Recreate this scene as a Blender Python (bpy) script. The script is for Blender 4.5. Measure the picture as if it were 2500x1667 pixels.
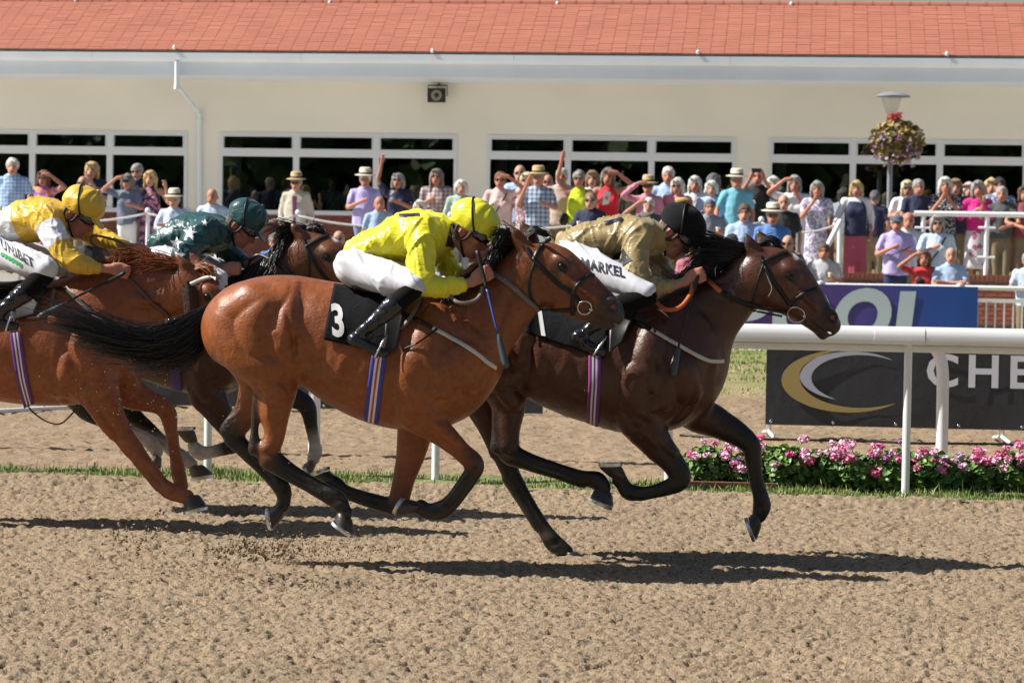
import bpy, bmesh, math, random
import numpy as np
from mathutils import Vector, Matrix
from mathutils.bvhtree import BVHTree
R = math.radians
rng = np.random.default_rng(7); random.seed(7)
scene = bpy.context.scene
COL = scene.collection
for o in list(bpy.data.objects): bpy.data.objects.remove(o)

# ------------------------------------------------------------ camera
FPX = 6370.0; IW, IH = 2500, 1667
CAM = np.array([0, 0, 1.8])
YAW, PITCH, ROLL = 6.6, 2.43, 0.87
cam_rot = Matrix.Rotation(R(YAW), 3, 'Z') @ Matrix.Rotation(R(90 - PITCH), 3, 'X') @ Matrix.Rotation(R(ROLL), 3, 'Z')
cd = bpy.data.cameras.new('camera'); cam = bpy.data.objects.new('camera', cd); COL.objects.link(cam)
cam.matrix_world = Matrix.Translation(CAM) @ cam_rot.to_4x4()
cd.sensor_width = 36; cd.lens = 36 * FPX / IW; cd.clip_end = 1000; cd.clip_start = .1
cd.dof.use_dof = True; cd.dof.focus_distance = 14.3; cd.dof.aperture_fstop = 6.2
scene.camera = cam
# ------------------------------------------------------------ light
SUN_EL, SUN_AZ = 45.0, 7.0          # azimuth: how far the light leans away from the camera, off the track direction
sdir = Vector((math.cos(R(SUN_EL)) * math.cos(R(SUN_AZ)), math.cos(R(SUN_EL)) * math.sin(R(SUN_AZ)), -math.sin(R(SUN_EL))))
ld = bpy.data.lights.new('sun', 'SUN'); ld.energy = 5.0; ld.angle = R(.5); ld.color = (1, .95, .87)
sun = bpy.data.objects.new('sun', ld); COL.objects.link(sun)
sun.rotation_euler = sdir.to_track_quat('-Z', 'Y').to_euler(); sun.location = (-20, -8, 30)
world = bpy.data.worlds.new('World'); scene.world = world; world.use_nodes = True
wn = world.node_tree.nodes; wl = world.node_tree.links
sky = wn.new('ShaderNodeTexSky'); sky.sky_type = 'NISHITA'; sky.sun_disc = False
sky.sun_elevation = R(SUN_EL); sky.sun_rotation = math.atan2(-sdir.x, -sdir.y); sky.air_density = 1.2; sky.dust_density = 1.5
wl.new(sky.outputs[0], wn['Background'].inputs[0]); wn['Background'].inputs[1].default_value = .05
scene.view_settings.view_transform = 'Standard'; scene.view_settings.look = 'None'
scene.view_settings.exposure = 0.72; scene.view_settings.gamma = 1.0; scene.view_settings.use_curve_mapping = False
scene.render.engine = 'CYCLES'; scene.cycles.use_denoising = True

# ------------------------------------------------------------ pixel helpers (photograph pixels to points on a plane)
MR = np.array(cam_rot)
def ray(px, py): return MR @ np.array([(px - IW / 2) / FPX, -(py - IH / 2) / FPX, -1.0])
def onY(px, py, Y): d = ray(px, py); return CAM + d * ((Y - CAM[1]) / d[1])
def onZ(px, py, Z): d = ray(px, py); return CAM + d * ((Z - CAM[2]) / d[2])
def mpx(px, py, Y): return float(np.linalg.norm(onY(px, py, Y) - CAM)) / FPX   # metres in a pixel there

# ------------------------------------------------------------ objects
def tag(o, label=None, cat=None, group=None, kind=None):
    for k, v in (('label', label), ('category', cat), ('group', group), ('kind', kind)):
        if v: o[k] = v
    return o
def thing(name, loc, label, cat, group=None, rz=0):
    o = bpy.data.objects.new(name, None); COL.objects.link(o); o.location = [float(c) for c in loc]; o.rotation_euler.z = rz
    o.empty_display_size = .1
    return tag(o, label, cat, group)
ROOT = {}
def origin(o):
    p = Vector((0, 0, 0))
    while o: p = p + o.location; o = o.parent
    return np.array(p)
def newmesh(V, F, smooth=True, cols=None):
    me = bpy.data.meshes.new('m')
    V = np.asarray(V, dtype=np.float32).reshape(-1, 3)
    if isinstance(F, np.ndarray) and F.ndim == 2:
        n = F.shape[1]; nf = len(F)
        me.vertices.add(len(V)); me.vertices.foreach_set('co', V.ravel())
        me.loops.add(nf * n); me.loops.foreach_set('vertex_index', F.astype(np.int32).ravel())
        me.polygons.add(nf); me.polygons.foreach_set('loop_start', np.arange(0, nf * n, n, dtype=np.int32))
        me.update(calc_edges=True); me.validate()
    else:
        me.from_pydata([tuple(map(float, v)) for v in V], [], [tuple(map(int, f)) for f in F]); me.update()
    if smooth is True: me.polygons.foreach_set('use_smooth', np.ones(len(me.polygons), dtype=bool))
    if cols is not None and len(me.vertices) == len(V):
        a = me.color_attributes.new('Col', 'FLOAT_COLOR', 'POINT')
        c = np.ones((len(V), 4), dtype=np.float32); c[:, :3] = np.asarray(cols); a.data.foreach_set('color', c.ravel())
    return me
def put(name, me, m, parent=None, loc=None, world=True):
    """link a mesh; its vertices are in world space and are moved into the parent's frame"""
    me.name = name
    o = bpy.data.objects.new(name, me); COL.objects.link(o)
    if m is not None and not me.materials: me.materials.append(m)
    if parent is not None:
        o.parent = parent
        if world:
            off = origin(parent); me.transform(Matrix.Translation(-Vector(off)))
    elif loc is not None:
        if world: me.transform(Matrix.Translation(-Vector([float(c) for c in loc])))
        o.location = [float(c) for c in loc]
    return o
class MB:
    """collects boxes, tubes and lathes into one mesh"""
    def __init__(s): s.V = []; s.F = []
    def add(s, V, F):
        n = len(s.V); s.V += [tuple(map(float, v)) for v in V]; s.F += [tuple(i + n for i in f) for f in F]; return s
    def box(s, a, b):
        (x0, y0, z0), (x1, y1, z1) = a, b
        return s.add([(x0, y0, z0), (x1, y0, z0), (x1, y1, z0), (x0, y1, z0), (x0, y0, z1), (x1, y0, z1), (x1, y1, z1), (x0, y1, z1)],
                     [(0, 3, 2, 1), (4, 5, 6, 7), (0, 1, 5, 4), (1, 2, 6, 5), (2, 3, 7, 6), (3, 0, 4, 7)])
    def tube(s, pts, r, n=8, cap=True):
        P = [Vector([float(c) for c in p]) for p in pts]; rs = r if hasattr(r, '__len__') else [r] * len(P)
        V = []; F = []; prev = None
        for i, p in enumerate(P):
            t = (P[min(i + 1, len(P) - 1)] - P[max(i - 1, 0)]).normalized()
            if prev is None: u = t.orthogonal().normalized()
            else: u = (prev - t * prev.dot(t)).normalized()
            prev = u; v = t.cross(u)
            for k in range(n):
                a = 2 * math.pi * k / n; V.append(p + (u * math.cos(a) + v * math.sin(a)) * rs[i])
        for i in range(len(P) - 1):
            for k in range(n):
                a, b = i * n + k, i * n + (k + 1) % n; F.append((a, b, b + n, a + n))
        if cap: F.append(tuple(range(n - 1, -1, -1))); F.append(tuple(range((len(P) - 1) * n, len(P) * n)))
        return s.add(V, F)
    def lathe(s, prof, c, n=20, sx=1, sy=1, M=None):
        V = []; F = []
        for r, z in prof:
            for k in range(n):
                a = 2 * math.pi * k / n; p = Vector((r * math.cos(a) * sx, r * math.sin(a) * sy, z))
                if M: p = M @ p
                V.append(p + Vector([float(q) for q in c]))
        for i in range(len(prof) - 1):
            for k in range(n):
                a, b = i * n + k, i * n + (k + 1) % n; F.append((a, b, b + n, a + n))
        F.append(tuple(range(n - 1, -1, -1))); F.append(tuple(range((len(prof) - 1) * n, len(prof) * n)))
        return s.add(V, F)
    def obj(s, name, m, parent=None, smooth=False, loc=None, world=True):
        me = newmesh(s.V, s.F, smooth)
        if smooth == 'auto':
            me.polygons.foreach_set('use_smooth', np.ones(len(me.polygons), dtype=bool)); me.set_sharp_from_angle(angle=R(38))
        return put(name, me, m, parent, loc, world)
def catmull(P, sub):
    P = np.asarray(P, dtype=float); n = len(P)
    if n < 3 or sub < 2:
        t = np.linspace(0, n - 1, (n - 1) * max(sub, 1) + 1); return np.stack([np.interp(t, np.arange(n), P[:, i]) for i in range(P.shape[1])], 1)
    out = []
    for i in range(n - 1):
        p0, p1, p2, p3 = P[max(i - 1, 0)], P[i], P[i + 1], P[min(i + 2, n - 1)]
        for k in range(sub):
            t = k / sub
            out.append(.5 * (2 * p1 + (p2 - p0) * t + (2 * p0 - 5 * p1 + 4 * p2 - p3) * t * t + (3 * p1 - p0 - 3 * p2 + p3) * t ** 3))
    out.append(P[-1]); return np.array(out)

# ------------------------------------------------------------ noise
_T = rng.random((4, 64, 64, 64)).astype(np.float32)
def noise3(P, s=1.0, seed=0):
    P = np.asarray(P, dtype=np.float32) * s + 17.3 * (seed + 1)
    i = np.floor(P).astype(int); f = P - i; f = f * f * (3 - 2 * f); i &= 63; j = (i + 1) & 63; T = _T[seed & 3]
    x0, y0, z0 = i[..., 0], i[..., 1], i[..., 2]; x1, y1, z1 = j[..., 0], j[..., 1], j[..., 2]
    fx, fy, fz = f[..., 0], f[..., 1], f[..., 2]
    def L(a, b, t): return a + (b - a) * t
    return L(L(L(T[x0, y0, z0], T[x1, y0, z0], fx), L(T[x0, y1, z0], T[x1, y1, z0], fx), fy),
             L(L(T[x0, y0, z1], T[x1, y0, z1], fx), L(T[x0, y1, z1], T[x1, y1, z1], fx), fy), fz) * 2 - 1

# ------------------------------------------------------------ implicit bodies: smooth unions turned into one continuous mesh
class Sdf:
    def __init__(s, vs): s.vs = vs; s.pr = []
    def tube(s, pts, k=.02, col=None, op=1, sub=4):
        P = np.array([tuple(p) if len(p) == 5 else tuple(p) + (p[3],) for p in pts], dtype=float)
        C = None
        if col is not None:
            C = np.array([col] * len(P) if not hasattr(col[0], '__len__') else col, dtype=float)
            Q = catmull(np.hstack([P, C]), sub); P, C = Q[:, :5], np.clip(Q[:, 5:], 0, 1)
        else: P = catmull(P, sub)
        P[:, 3:] = np.maximum(P[:, 3:], .002)
        s.pr.append(('t', P, C, k, op)); return s
    def ell(s, c, r, ang=0, k=.02, col=None, op=1, M=None):
        a = R(ang)
        if M is None: M = np.array([[math.cos(a), 0, math.sin(a)], [0, 1, 0], [-math.sin(a), 0, math.cos(a)]])  # rows: local axes; ang tips the long x axis up
        s.pr.append(('e', (np.array(c, float), np.array(r, float), np.array(M, float)), None if col is None else np.array(col, float), k, op)); return s
    @staticmethod
    def _bounds(p):
        if p[0] == 't':
            P = p[1]; m = np.maximum(P[:, 3], P[:, 4])[:, None]; return (P[:, :3] - m).min(0), (P[:, :3] + m).max(0)
        c, r, M = p[1]; e = np.sqrt(((M * r[:, None]) ** 2).sum(0)); return c - e, c + e
    @staticmethod
    def _seg(a, b, x, y, z):
        ab = b[:3] - a[:3]; L = float(ab @ ab) + 1e-12
        t = np.clip(((x - a[0]) * ab[0] + (y - a[1]) * ab[1] + (z - a[2]) * ab[2]) / L, 0, 1)
        r = a[3] + (b[3] - a[3]) * t; w = a[4] + (b[4] - a[4]) * t; f = r / w
        d = np.sqrt((x - a[0] - ab[0] * t) ** 2 + ((y - a[1] - ab[1] * t) * f) ** 2 + (z - a[2] - ab[2] * t) ** 2) - r
        return d * np.minimum(1, 1 / f), t
    @staticmethod
    def _ell(p, x, y, z):
        c, r, M = p; x, y, z = x - c[0], y - c[1], z - c[2]
        l = [M[i, 0] * x + M[i, 1] * y + M[i, 2] * z for i in range(3)]
        k0 = np.sqrt(sum((l[i] / r[i]) ** 2 for i in range(3))); k1 = np.sqrt(sum((l[i] / r[i] ** 2) ** 2 for i in range(3))) + 1e-9
        return k0 * (k0 - 1) / k1
    cut = ()
    def field(s):
        vs = s.vs; B = [s._bounds(p) for p in s.pr if p[4] > 0]
        lo = np.min([b[0] for b in B], 0) - 4 * vs; hi = np.max([b[1] for b in B], 0) + 4 * vs
        n = np.ceil((hi - lo) / vs).astype(int) + 1
        D = np.full(n, .5, dtype=np.float32)
        ax = [(lo[i] + vs * np.arange(n[i])).astype(np.float32) for i in range(3)]
        def sl(b0, b1, m):
            i0 = np.clip(np.floor((b0 - m - lo) / vs).astype(int), 0, n - 1); i1 = np.clip(np.ceil((b1 + m - lo) / vs).astype(int) + 1, 1, n)
            return tuple(slice(a, b) for a, b in zip(i0, i1))
        for p in s.pr:
            k = p[3]; S = sl(*s._bounds(p), k + 2.5 * vs)
            x, y, z = ax[0][S[0]][:, None, None], ax[1][S[1]][None, :, None], ax[2][S[2]][None, None, :]
            if x.size * y.size * z.size == 0: continue
            if p[0] == 'e': T = s._ell(p[1], x, y, z).astype(np.float32)
            else:
                T = np.full((x.size, y.size, z.size), .5, dtype=np.float32); P = p[1]
                for a, b in zip(P[:-1], P[1:]):
                    m = max(a[3], b[3], a[4], b[4]); q = sl(np.minimum(a[:3], b[:3]) - m, np.maximum(a[:3], b[:3]) + m, k + 2.5 * vs)
                    q = tuple(slice(max(u.start - v.start, 0), max(u.stop - v.start, 0)) for u, v in zip(q, S))
                    T[q] = np.minimum(T[q], s._seg(a, b, x[q[0]], y[:, q[1]], z[:, :, q[2]])[0])
            A = D[S]
            if p[4] > 0: h = np.maximum(k - np.abs(A - T), 0) / k; D[S] = np.minimum(A, T) - h * h * k * .25
            else: T = -T; h = np.maximum(k - np.abs(A - T), 0) / k; D[S] = np.maximum(A, T) + h * h * k * .25
        for pt, nr in s.cut: D = np.maximum(D, ((ax[0][:, None, None] - pt[0]) * nr[0] + (ax[1][None, :, None] - pt[1]) * nr[1] + (ax[2][None, None, :] - pt[2]) * nr[2]).astype(np.float32))
        return D, lo
    def colors(s, V, c=.012):
        W = np.zeros(len(V)); O = np.zeros((len(V), 3)); x, y, z = V.T
        for p in s.pr:
            if p[2] is None or p[4] < 0: continue
            if p[0] == 'e': d = s._ell(p[1], x, y, z); cc = np.broadcast_to(p[2], (len(V), 3))
            else:
                d = np.full(len(V), 9.); cc = np.zeros((len(V), 3)); P, C = p[1], p[2]
                for i in range(len(P) - 1):
                    e, t = s._seg(P[i], P[i + 1], x, y, z); m = e < d; d = np.where(m, e, d)
                    cc[m] = (C[i] + (C[i + 1] - C[i]) * t[:, None])[m]
            w = np.exp(-np.clip(d, -.03, .3) / c); W += w; O += cc * w[:, None]
        return O / (W[:, None] + 1e-12)
    def mesh(s, disp=None, smooth=1, col=True, colfn=None, cc=.012):
        D, lo = s.field(); V, F = surfnets(D, lo, s.vs)
        V = relax(V, F, smooth)
        C = s.colors(V, cc) if col and any(p[2] is not None for p in s.pr) else None
        if disp is not None:
            N = vnormals(V, F); V = V + N * disp(V, N)[:, None]
        if colfn is not None: C = colfn(V, C)
        return V, F, C
def surfnets(D, lo, vs):
    S = D < 0; n = np.array(D.shape)
    c = np.zeros(n - 1, dtype=np.int8); off = [(i, j, k) for i in (0, 1) for j in (0, 1) for k in (0, 1)]
    for o in off: c += S[o[0]:n[0] - 1 + o[0], o[1]:n[1] - 1 + o[1], o[2]:n[2] - 1 + o[2]]
    I = np.argwhere((c > 0) & (c < 8)); idx = np.full(n - 1, -1, dtype=np.int32); idx[tuple(I.T)] = np.arange(len(I))
    val = {o: D[I[:, 0] + o[0], I[:, 1] + o[1], I[:, 2] + o[2]] for o in off}
    P = np.zeros((len(I), 3)); W = np.zeros(len(I))
    for a in off:
        for d in range(3):
            if a[d]: continue
            b = list(a); b[d] = 1; b = tuple(b); da, db = val[a], val[b]; m = (da < 0) != (db < 0)
            t = da / (da - db + 1e-12); q = np.tile(np.array(a, float), (len(I), 1)); q[:, d] = t
            P[m] += q[m]; W[m] += 1
    V = lo + (I + P / W[:, None]) * vs; Fs = []
    for d in range(3):
        u, v = (d + 1) % 3, (d + 2) % 3
        A = [slice(None)] * 3; B = [slice(None)] * 3; A[d] = slice(0, -1); B[d] = slice(1, None)
        sa, sb = S[tuple(A)], S[tuple(B)]
        E = np.argwhere(sa != sb); E = E[(E[:, u] > 0) & (E[:, v] > 0) & (E[:, u] < n[u] - 1) & (E[:, v] < n[v] - 1)]
        ins = sa[tuple(E.T)]
        def cell(du, dv): q = E.copy(); q[:, u] -= du; q[:, v] -= dv; return idx[tuple(q.T)]
        Q = np.stack([cell(1, 1), cell(0, 1), cell(0, 0), cell(1, 0)], 1); Q[~ins] = Q[~ins][:, ::-1]; Fs.append(Q)
    return V, np.concatenate(Fs)
def relax(V, F, it):
    for _ in range(it):
        A = np.zeros_like(V); W = np.zeros(len(V))
        for i in range(4):
            a, b = F[:, i], F[:, (i + 1) % 4]
            for d in range(3): A[:, d] += np.bincount(a, V[b, d], len(V)) + np.bincount(b, V[a, d], len(V))
            W += np.bincount(a, minlength=len(V)) + np.bincount(b, minlength=len(V))
        V = V * .45 + .55 * A / np.maximum(W, 1)[:, None]
    return V
def vnormals(V, F):
    n = np.cross(V[F[:, 2]] - V[F[:, 0]], V[F[:, 3]] - V[F[:, 1]]); N = np.zeros_like(V)
    for i in range(4):
        for d in range(3): N[:, d] += np.bincount(F[:, i], n[:, d], len(V))
    return N / (np.linalg.norm(N, axis=1)[:, None] + 1e-12)
def bvh_of(V, F): return BVHTree.FromPolygons([tuple(v) for v in V], [tuple(f) for f in F.tolist()])
def hit(bvhs, px, py, Y):
    d = Vector(ray(px, py)).normalized(); best = None
    for b in bvhs if isinstance(bvhs, (list, tuple)) else [bvhs]:
        h = b.ray_cast(Vector(CAM), d)
        if h[0] is not None and (best is None or h[3] < best[2]): best = (np.array(h[0]), np.array(h[1]), h[3])
    if best is None: return onY(px, py, Y), np.array([0, -1., 0])
    n = best[1]
    return best[0], n if n @ np.array(d) < 0 else -n

# ------------------------------------------------------------ materials
MATS = {}
def mat(name, base=(.5, .5, .5), rough=.6, spec=.5, bump=(), var=None, attr=False, metal=0, sheen=0, coat=0, coord='Object', trans=0, subs=0, fn=None):
    if name in MATS: return MATS[name]
    m = bpy.data.materials.new(name); m.use_nodes = True; MATS[name] = m
    nt = m.node_tree; N, L = nt.nodes, nt.links; b = N['Principled BSDF']
    b.inputs['Base Color'].default_value = (*base, 1); b.inputs['Roughness'].default_value = rough
    b.inputs['Specular IOR Level'].default_value = spec; b.inputs['Metallic'].default_value = metal
    b.inputs['Sheen Weight'].default_value = sheen; b.inputs['Coat Weight'].default_value = coat
    if subs: b.inputs['Subsurface Weight'].default_value = subs; b.inputs['Subsurface Radius'].default_value = (.02, .008, .004); b.inputs['Subsurface Scale'].default_value = .3
    tc = N.new('ShaderNodeTexCoord'); co = tc.outputs[coord]; src = None
    if attr: a = N.new('ShaderNodeVertexColor'); a.layer_name = 'Col'; src = a.outputs[0]
    if fn: src = fn(N, L, co, src)
    if var:
        nz = N.new('ShaderNodeTexNoise'); nz.inputs['Scale'].default_value = var[0]; nz.inputs['Detail'].default_value = 5; L.new(co, nz.inputs['Vector'])
        mr = N.new('ShaderNodeMapRange'); mr.inputs[1].default_value = .3; mr.inputs[2].default_value = .7; mr.inputs[3].default_value = 1 - var[1]; mr.inputs[4].default_value = 1 + var[1]
        L.new(nz.outputs[0], mr.inputs[0])
        mx = N.new('ShaderNodeVectorMath'); mx.operation = 'SCALE'
        if src is not None: L.new(src, mx.inputs[0])
        else: mx.inputs[0].default_value = base
        L.new(mr.outputs[0], mx.inputs['Scale']); src = mx.outputs[0]
    if src is not None: L.new(src, b.inputs['Base Color'])
    nrm = None
    for bp in bump:      # (scale, strength, distance, kind, stretch)
        kind = bp[3] if len(bp) > 3 else 'noise'; vec = co
        if len(bp) > 4: mp = N.new('ShaderNodeMapping'); mp.inputs['Scale'].default_value = bp[4]; L.new(co, mp.inputs['Vector']); vec = mp.outputs[0]
        if kind == 'voronoi': t = N.new('ShaderNodeTexVoronoi'); t.inputs['Scale'].default_value = bp[0]; o = t.outputs['Distance']
        else:
            t = N.new('ShaderNodeTexNoise'); t.inputs['Scale'].default_value = bp[0]; t.inputs['Detail'].default_value = 6 if kind != 'fold' else 2; o = t.outputs[0]
            if kind == 'fold': t.inputs['Distortion'].default_value = 1.2
            if kind == 'fold':
                ma = N.new('ShaderNodeMath'); ma.operation = 'SUBTRACT'; ma.inputs[1].default_value = .5; L.new(o, ma.inputs[0])
                mb = N.new('ShaderNodeMath'); mb.operation = 'ABSOLUTE'; L.new(ma.outputs[0], mb.inputs[0]); o = mb.outputs[0]
        L.new(vec, t.inputs['Vector'])
        bn = N.new('ShaderNodeBump'); bn.inputs['Strength'].default_value = bp[1]; bn.inputs['Distance'].default_value = bp[2]; L.new(o, bn.inputs['Height'])
        if nrm is not None: L.new(nrm, bn.inputs['Normal'])
        nrm = bn.outputs[0]
    if nrm is not None: L.new(nrm, b.inputs['Normal'])
    return m
def ramp(N, L, fac, stops, interp='LINEAR'):
    r = N.new('ShaderNodeValToRGB'); r.color_ramp.interpolation = interp; e = r.color_ramp.elements
    while len(e) < len(stops): e.new(.5)
    for i, (p, c) in enumerate(stops): e[i].position = p; e[i].color = (*c, 1)
    L.new(fac, r.inputs[0]); return r.outputs[0]
def pat(kind, cols, scale):
    """cloth prints: check, stripe, dots, floral"""
    def f(N, L, co, src):
        if kind in ('check', 'stripe'):
            sp = N.new('ShaderNodeSeparateXYZ'); L.new(co, sp.inputs[0]); outs = []
            for ax in ((0, 2) if kind == 'check' else (2,)):
                ml = N.new('ShaderNodeMath'); ml.operation = 'MULTIPLY'; ml.inputs[1].default_value = scale; L.new(sp.outputs[ax], ml.inputs[0])
                fr = N.new('ShaderNodeMath'); fr.operation = 'FRACT'; L.new(ml.outputs[0], fr.inputs[0])
                gt = N.new('ShaderNodeMath'); gt.operation = 'GREATER_THAN'; gt.inputs[1].default_value = .62; L.new(fr.outputs[0], gt.inputs[0]); outs.append(gt.outputs[0])
            if len(outs) > 1:
                ad = N.new('ShaderNodeMath'); ad.operation = 'ADD'; L.new(outs[0], ad.inputs[0]); L.new(outs[1], ad.inputs[1])
                dv = N.new('ShaderNodeMath'); dv.operation = 'MULTIPLY'; dv.inputs[1].default_value = .5; L.new(ad.outputs[0], dv.inputs[0]); o = dv.outputs[0]
            else: o = outs[0]
            return ramp(N, L, o, [(0, cols[0]), (1, cols[1])])
        v = N.new('ShaderNodeTexVoronoi'); v.inputs['Scale'].default_value = scale; L.new(co, v.inputs['Vector'])
        if kind == 'dots': return ramp(N, L, v.outputs['Distance'], [(0, cols[1]), (.38, cols[1]), (.42, cols[0])])
        sp = N.new('ShaderNodeSeparateColor'); L.new(v.outputs['Color'], sp.inputs[0])
        return ramp(N, L, sp.outputs[0], [(i / len(cols), c) for i, c in enumerate(cols)], 'CONSTANT')
    return f
white_paint = mat('white_paint', (.78, .79, .8), .35, var=(3, .05), bump=((40, .05, .002),))
# ============================================================ horses
def coat_mat(name):
    m = mat(name, attr=True, rough=.42, spec=.42, bump=((330, .22, .003, 'noise', (1, 1, 2.4)), (60, .38, .007, 'noise', (1, 1, 1.8)), (13, .30, .012, 'fold', (1, 1, .6))), var=(30, .20))
    b = m.node_tree.nodes['Principled BSDF']; b.inputs['Coat Weight'].default_value = .12; b.inputs['Coat Roughness'].default_value = .30
    N, L = m.node_tree.nodes, m.node_tree.links; t = N.new('ShaderNodeTexNoise'); t.inputs['Scale'].default_value = 16; t.inputs['Detail'].default_value = 8; t.inputs['Roughness'].default_value = .75
    tc = N.new('ShaderNodeTexCoord'); L.new(tc.outputs['Object'], t.inputs['Vector']); r = N.new('ShaderNodeMapRange'); r.inputs[1].default_value = .3; r.inputs[2].default_value = .7; r.inputs[3].default_value = .27; r.inputs[4].default_value = .55
    L.new(t.outputs[0], r.inputs[0]); L.new(r.outputs[0], N['Principled BSDF'].inputs['Roughness']); return m
COATS = {k: coat_mat(k + '_coat') for k in ('bay', 'dark_bay', 'chestnut', 'brown')}
black_hair = mat('black_hair', (.006, .0055, .006), .33, .5, var=(60, .3))
chestnut_hair = mat('chestnut_hair', (.25, .082, .028), .45, .4, var=(60, .35))
hoof_mat = mat('hoof_horn', (.035, .03, .028), .4, bump=((60, .3, .002, 'noise', (.3, .3, 4)),), var=(20, .3))
pale_hoof = mat('pale_hoof_horn', (.10, .075, .055), .5, bump=((60, .3, .002),), var=(20, .3))
steel = mat('steel', (.62, .63, .65), .22, metal=1)
shoe_mat = mat('aluminium_shoe', (.7, .72, .76), .3, metal=.9)
eye_mat = mat('horse_eye', (.006, .004, .003), .1, spec=.5)
black_leather = mat('black_leather', (.008, .0075, .0075), .42, spec=.4, var=(40, .2), bump=((180, .15, .001),))
brown_leather = mat('brown_leather', (.12, .05, .03), .45, var=(30, .2), bump=((150, .2, .001),))
orange_rubber = mat('orange_rein_rubber', (.50, .12, .03), .55, bump=((300, .4, .002),))
grey_rubber = mat('grey_rein_rubber', (.16, .13, .12), .6, bump=((300, .4, .002),))
white_web = mat('white_webbing', (.62, .58, .52), .7, bump=((400, .3, .001),), var=(20, .12))
black_cloth = mat('black_cloth', (.006, .006, .008), .9, spec=.2, bump=((350, .2, .001), (9, .5, .02, 'fold')))
white_cloth = mat('white_number_cloth', (.72, .72, .74), .75, bump=((350, .2, .001),))
web_col = mat('striped_webbing', attr=True, rough=.6, bump=((500, .2, .001),))
fleece = mat('brown_fleece', (.05, .025, .017), .95, bump=((70, 1, .01), (220, .8, .006)))
dark_lip = mat('nostril_lining', (.22, .05, .05), .5)

def resample(P, step):
    P = np.asarray(P, float); d = np.r_[0, np.cumsum(np.linalg.norm(np.diff(P, axis=0), axis=1))]
    t = np.linspace(0, d[-1], max(int(d[-1] / step), 2) + 1); return np.stack([np.interp(t, d, P[:, i]) for i in range(P.shape[1])], 1)
def ribbon(name, px, width, bv, Y, m, parent, off=.006, thick=.004, cols=None, free=None, sm=2):
    """a strap laid on a body along a line; free: list of Y per point where it hangs in the air"""
    Q = resample(catmull(px, 6), 5); pts = []; nrm = []
    if free is not None:
        yy = np.interp(np.linspace(0, 1, len(Q)), np.linspace(0, 1, len(free)), free)
    for i, q in enumerate(Q):
        if free is not None: p, n = onY(q[0], q[1], yy[i]), np.array([0, -1., .15])
        else: p, n = hit(bv, q[0], q[1], Y)
        pts.append(p); nrm.append(n)
    P, Nn = np.array(pts), np.array(nrm)
    for _ in range(sm):
        for A in (P, Nn): A[1:-1] = (A[:-2] + 2 * A[1:-1] + A[2:]) / 4
    P = P + Nn * off
    T = np.gradient(P, axis=0); T /= np.linalg.norm(T, axis=1)[:, None] + 1e-9
    S = np.cross(T, Nn); S /= np.linalg.norm(S, axis=1)[:, None] + 1e-9; Nn = np.cross(S, T)
    nc = len(cols) if cols else 1; V = []; C = []; F = []
    u = np.linspace(-.5, .5, nc + 1)
    for i in range(len(P)):
        for k in range(nc):
            for uu in (u[k], u[k + 1]):
                V.append(P[i] + S[i] * width * uu + Nn[i] * thick * (1 - 1.6 * abs(uu) ** 2)); C.append(cols[k] if cols else (1, 1, 1))
        for uu in (-.5, .5): V.append(P[i] + S[i] * width * uu - Nn[i] * thick); C.append(cols[0] if cols else (1, 1, 1))
    st = 2 * nc + 2
    for i in range(len(P) - 1):
        a, b = i * st, (i + 1) * st
        for k in range(nc): F.append((a + 2 * k, a + 2 * k + 1, b + 2 * k + 1, b + 2 * k))
        F += [(a + 2 * nc, a, b, b + 2 * nc), (a + 2 * nc - 1, a + 2 * nc + 1, b + 2 * nc + 1, b + 2 * nc - 1), (a + 2 * nc + 1, a + 2 * nc, b + 2 * nc, b + 2 * nc + 1)]
    return put(name, newmesh(V, np.array(F), True, C if cols else None), m, parent)
def patch(name, quad, nu, nv, bv, Y, m, parent, off=.015, wr=.008, seed=0):
    """a cloth laid on a body: quad of four photo corners TL TR BR BL"""
    q = np.array(quad, float); V = []
    for j in range(nv + 1):
        for i in range(nu + 1):
            u, v = i / nu, j / nv
            p = (q[0] * (1 - u) + q[1] * u) * (1 - v) + (q[3] * (1 - u) + q[2] * u) * v
            h, n = hit(bv, p[0], p[1], Y); V.append(np.r_[h, n])
    V = np.array(V).reshape(nv + 1, nu + 1, 6)
    for _ in range(6): V[1:-1, 1:-1] = (V[:-2, 1:-1] + V[2:, 1:-1] + V[1:-1, :-2] + V[1:-1, 2:]) / 4
    P, N = V[..., :3].reshape(-1, 3), V[..., 3:].reshape(-1, 3); N /= np.linalg.norm(N, axis=1)[:, None] + 1e-9
    w = noise3(P * np.array([1, 1, .35]), 14, seed) * wr
    T = P + N * (off + w)[:, None]; B = P + N * (off + w - .006)[:, None]; n = len(P); F = []
    for j in range(nv):
        for i in range(nu): a = j * (nu + 1) + i; F.append((a, a + nu + 1, a + nu + 2, a + 1)); F.append((a + n, a + 1 + n, a + nu + 2 + n, a + nu + 1 + n))
    ring = [i for i in range(nu + 1)] + [(j + 1) * (nu + 1) - 1 for j in range(1, nv + 1)] + [nv * (nu + 1) + i for i in range(nu - 1, -1, -1)] + [j * (nu + 1) for j in range(nv - 1, 0, -1)]
    for a, b in zip(ring, ring[1:] + ring[:1]): F.append((a, b, b + n, a + n))
    o = put(name, newmesh(np.r_[T, B], np.array(F), True), m, parent)
    return o, bvh_of(np.r_[T, B], np.array(F))
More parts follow.
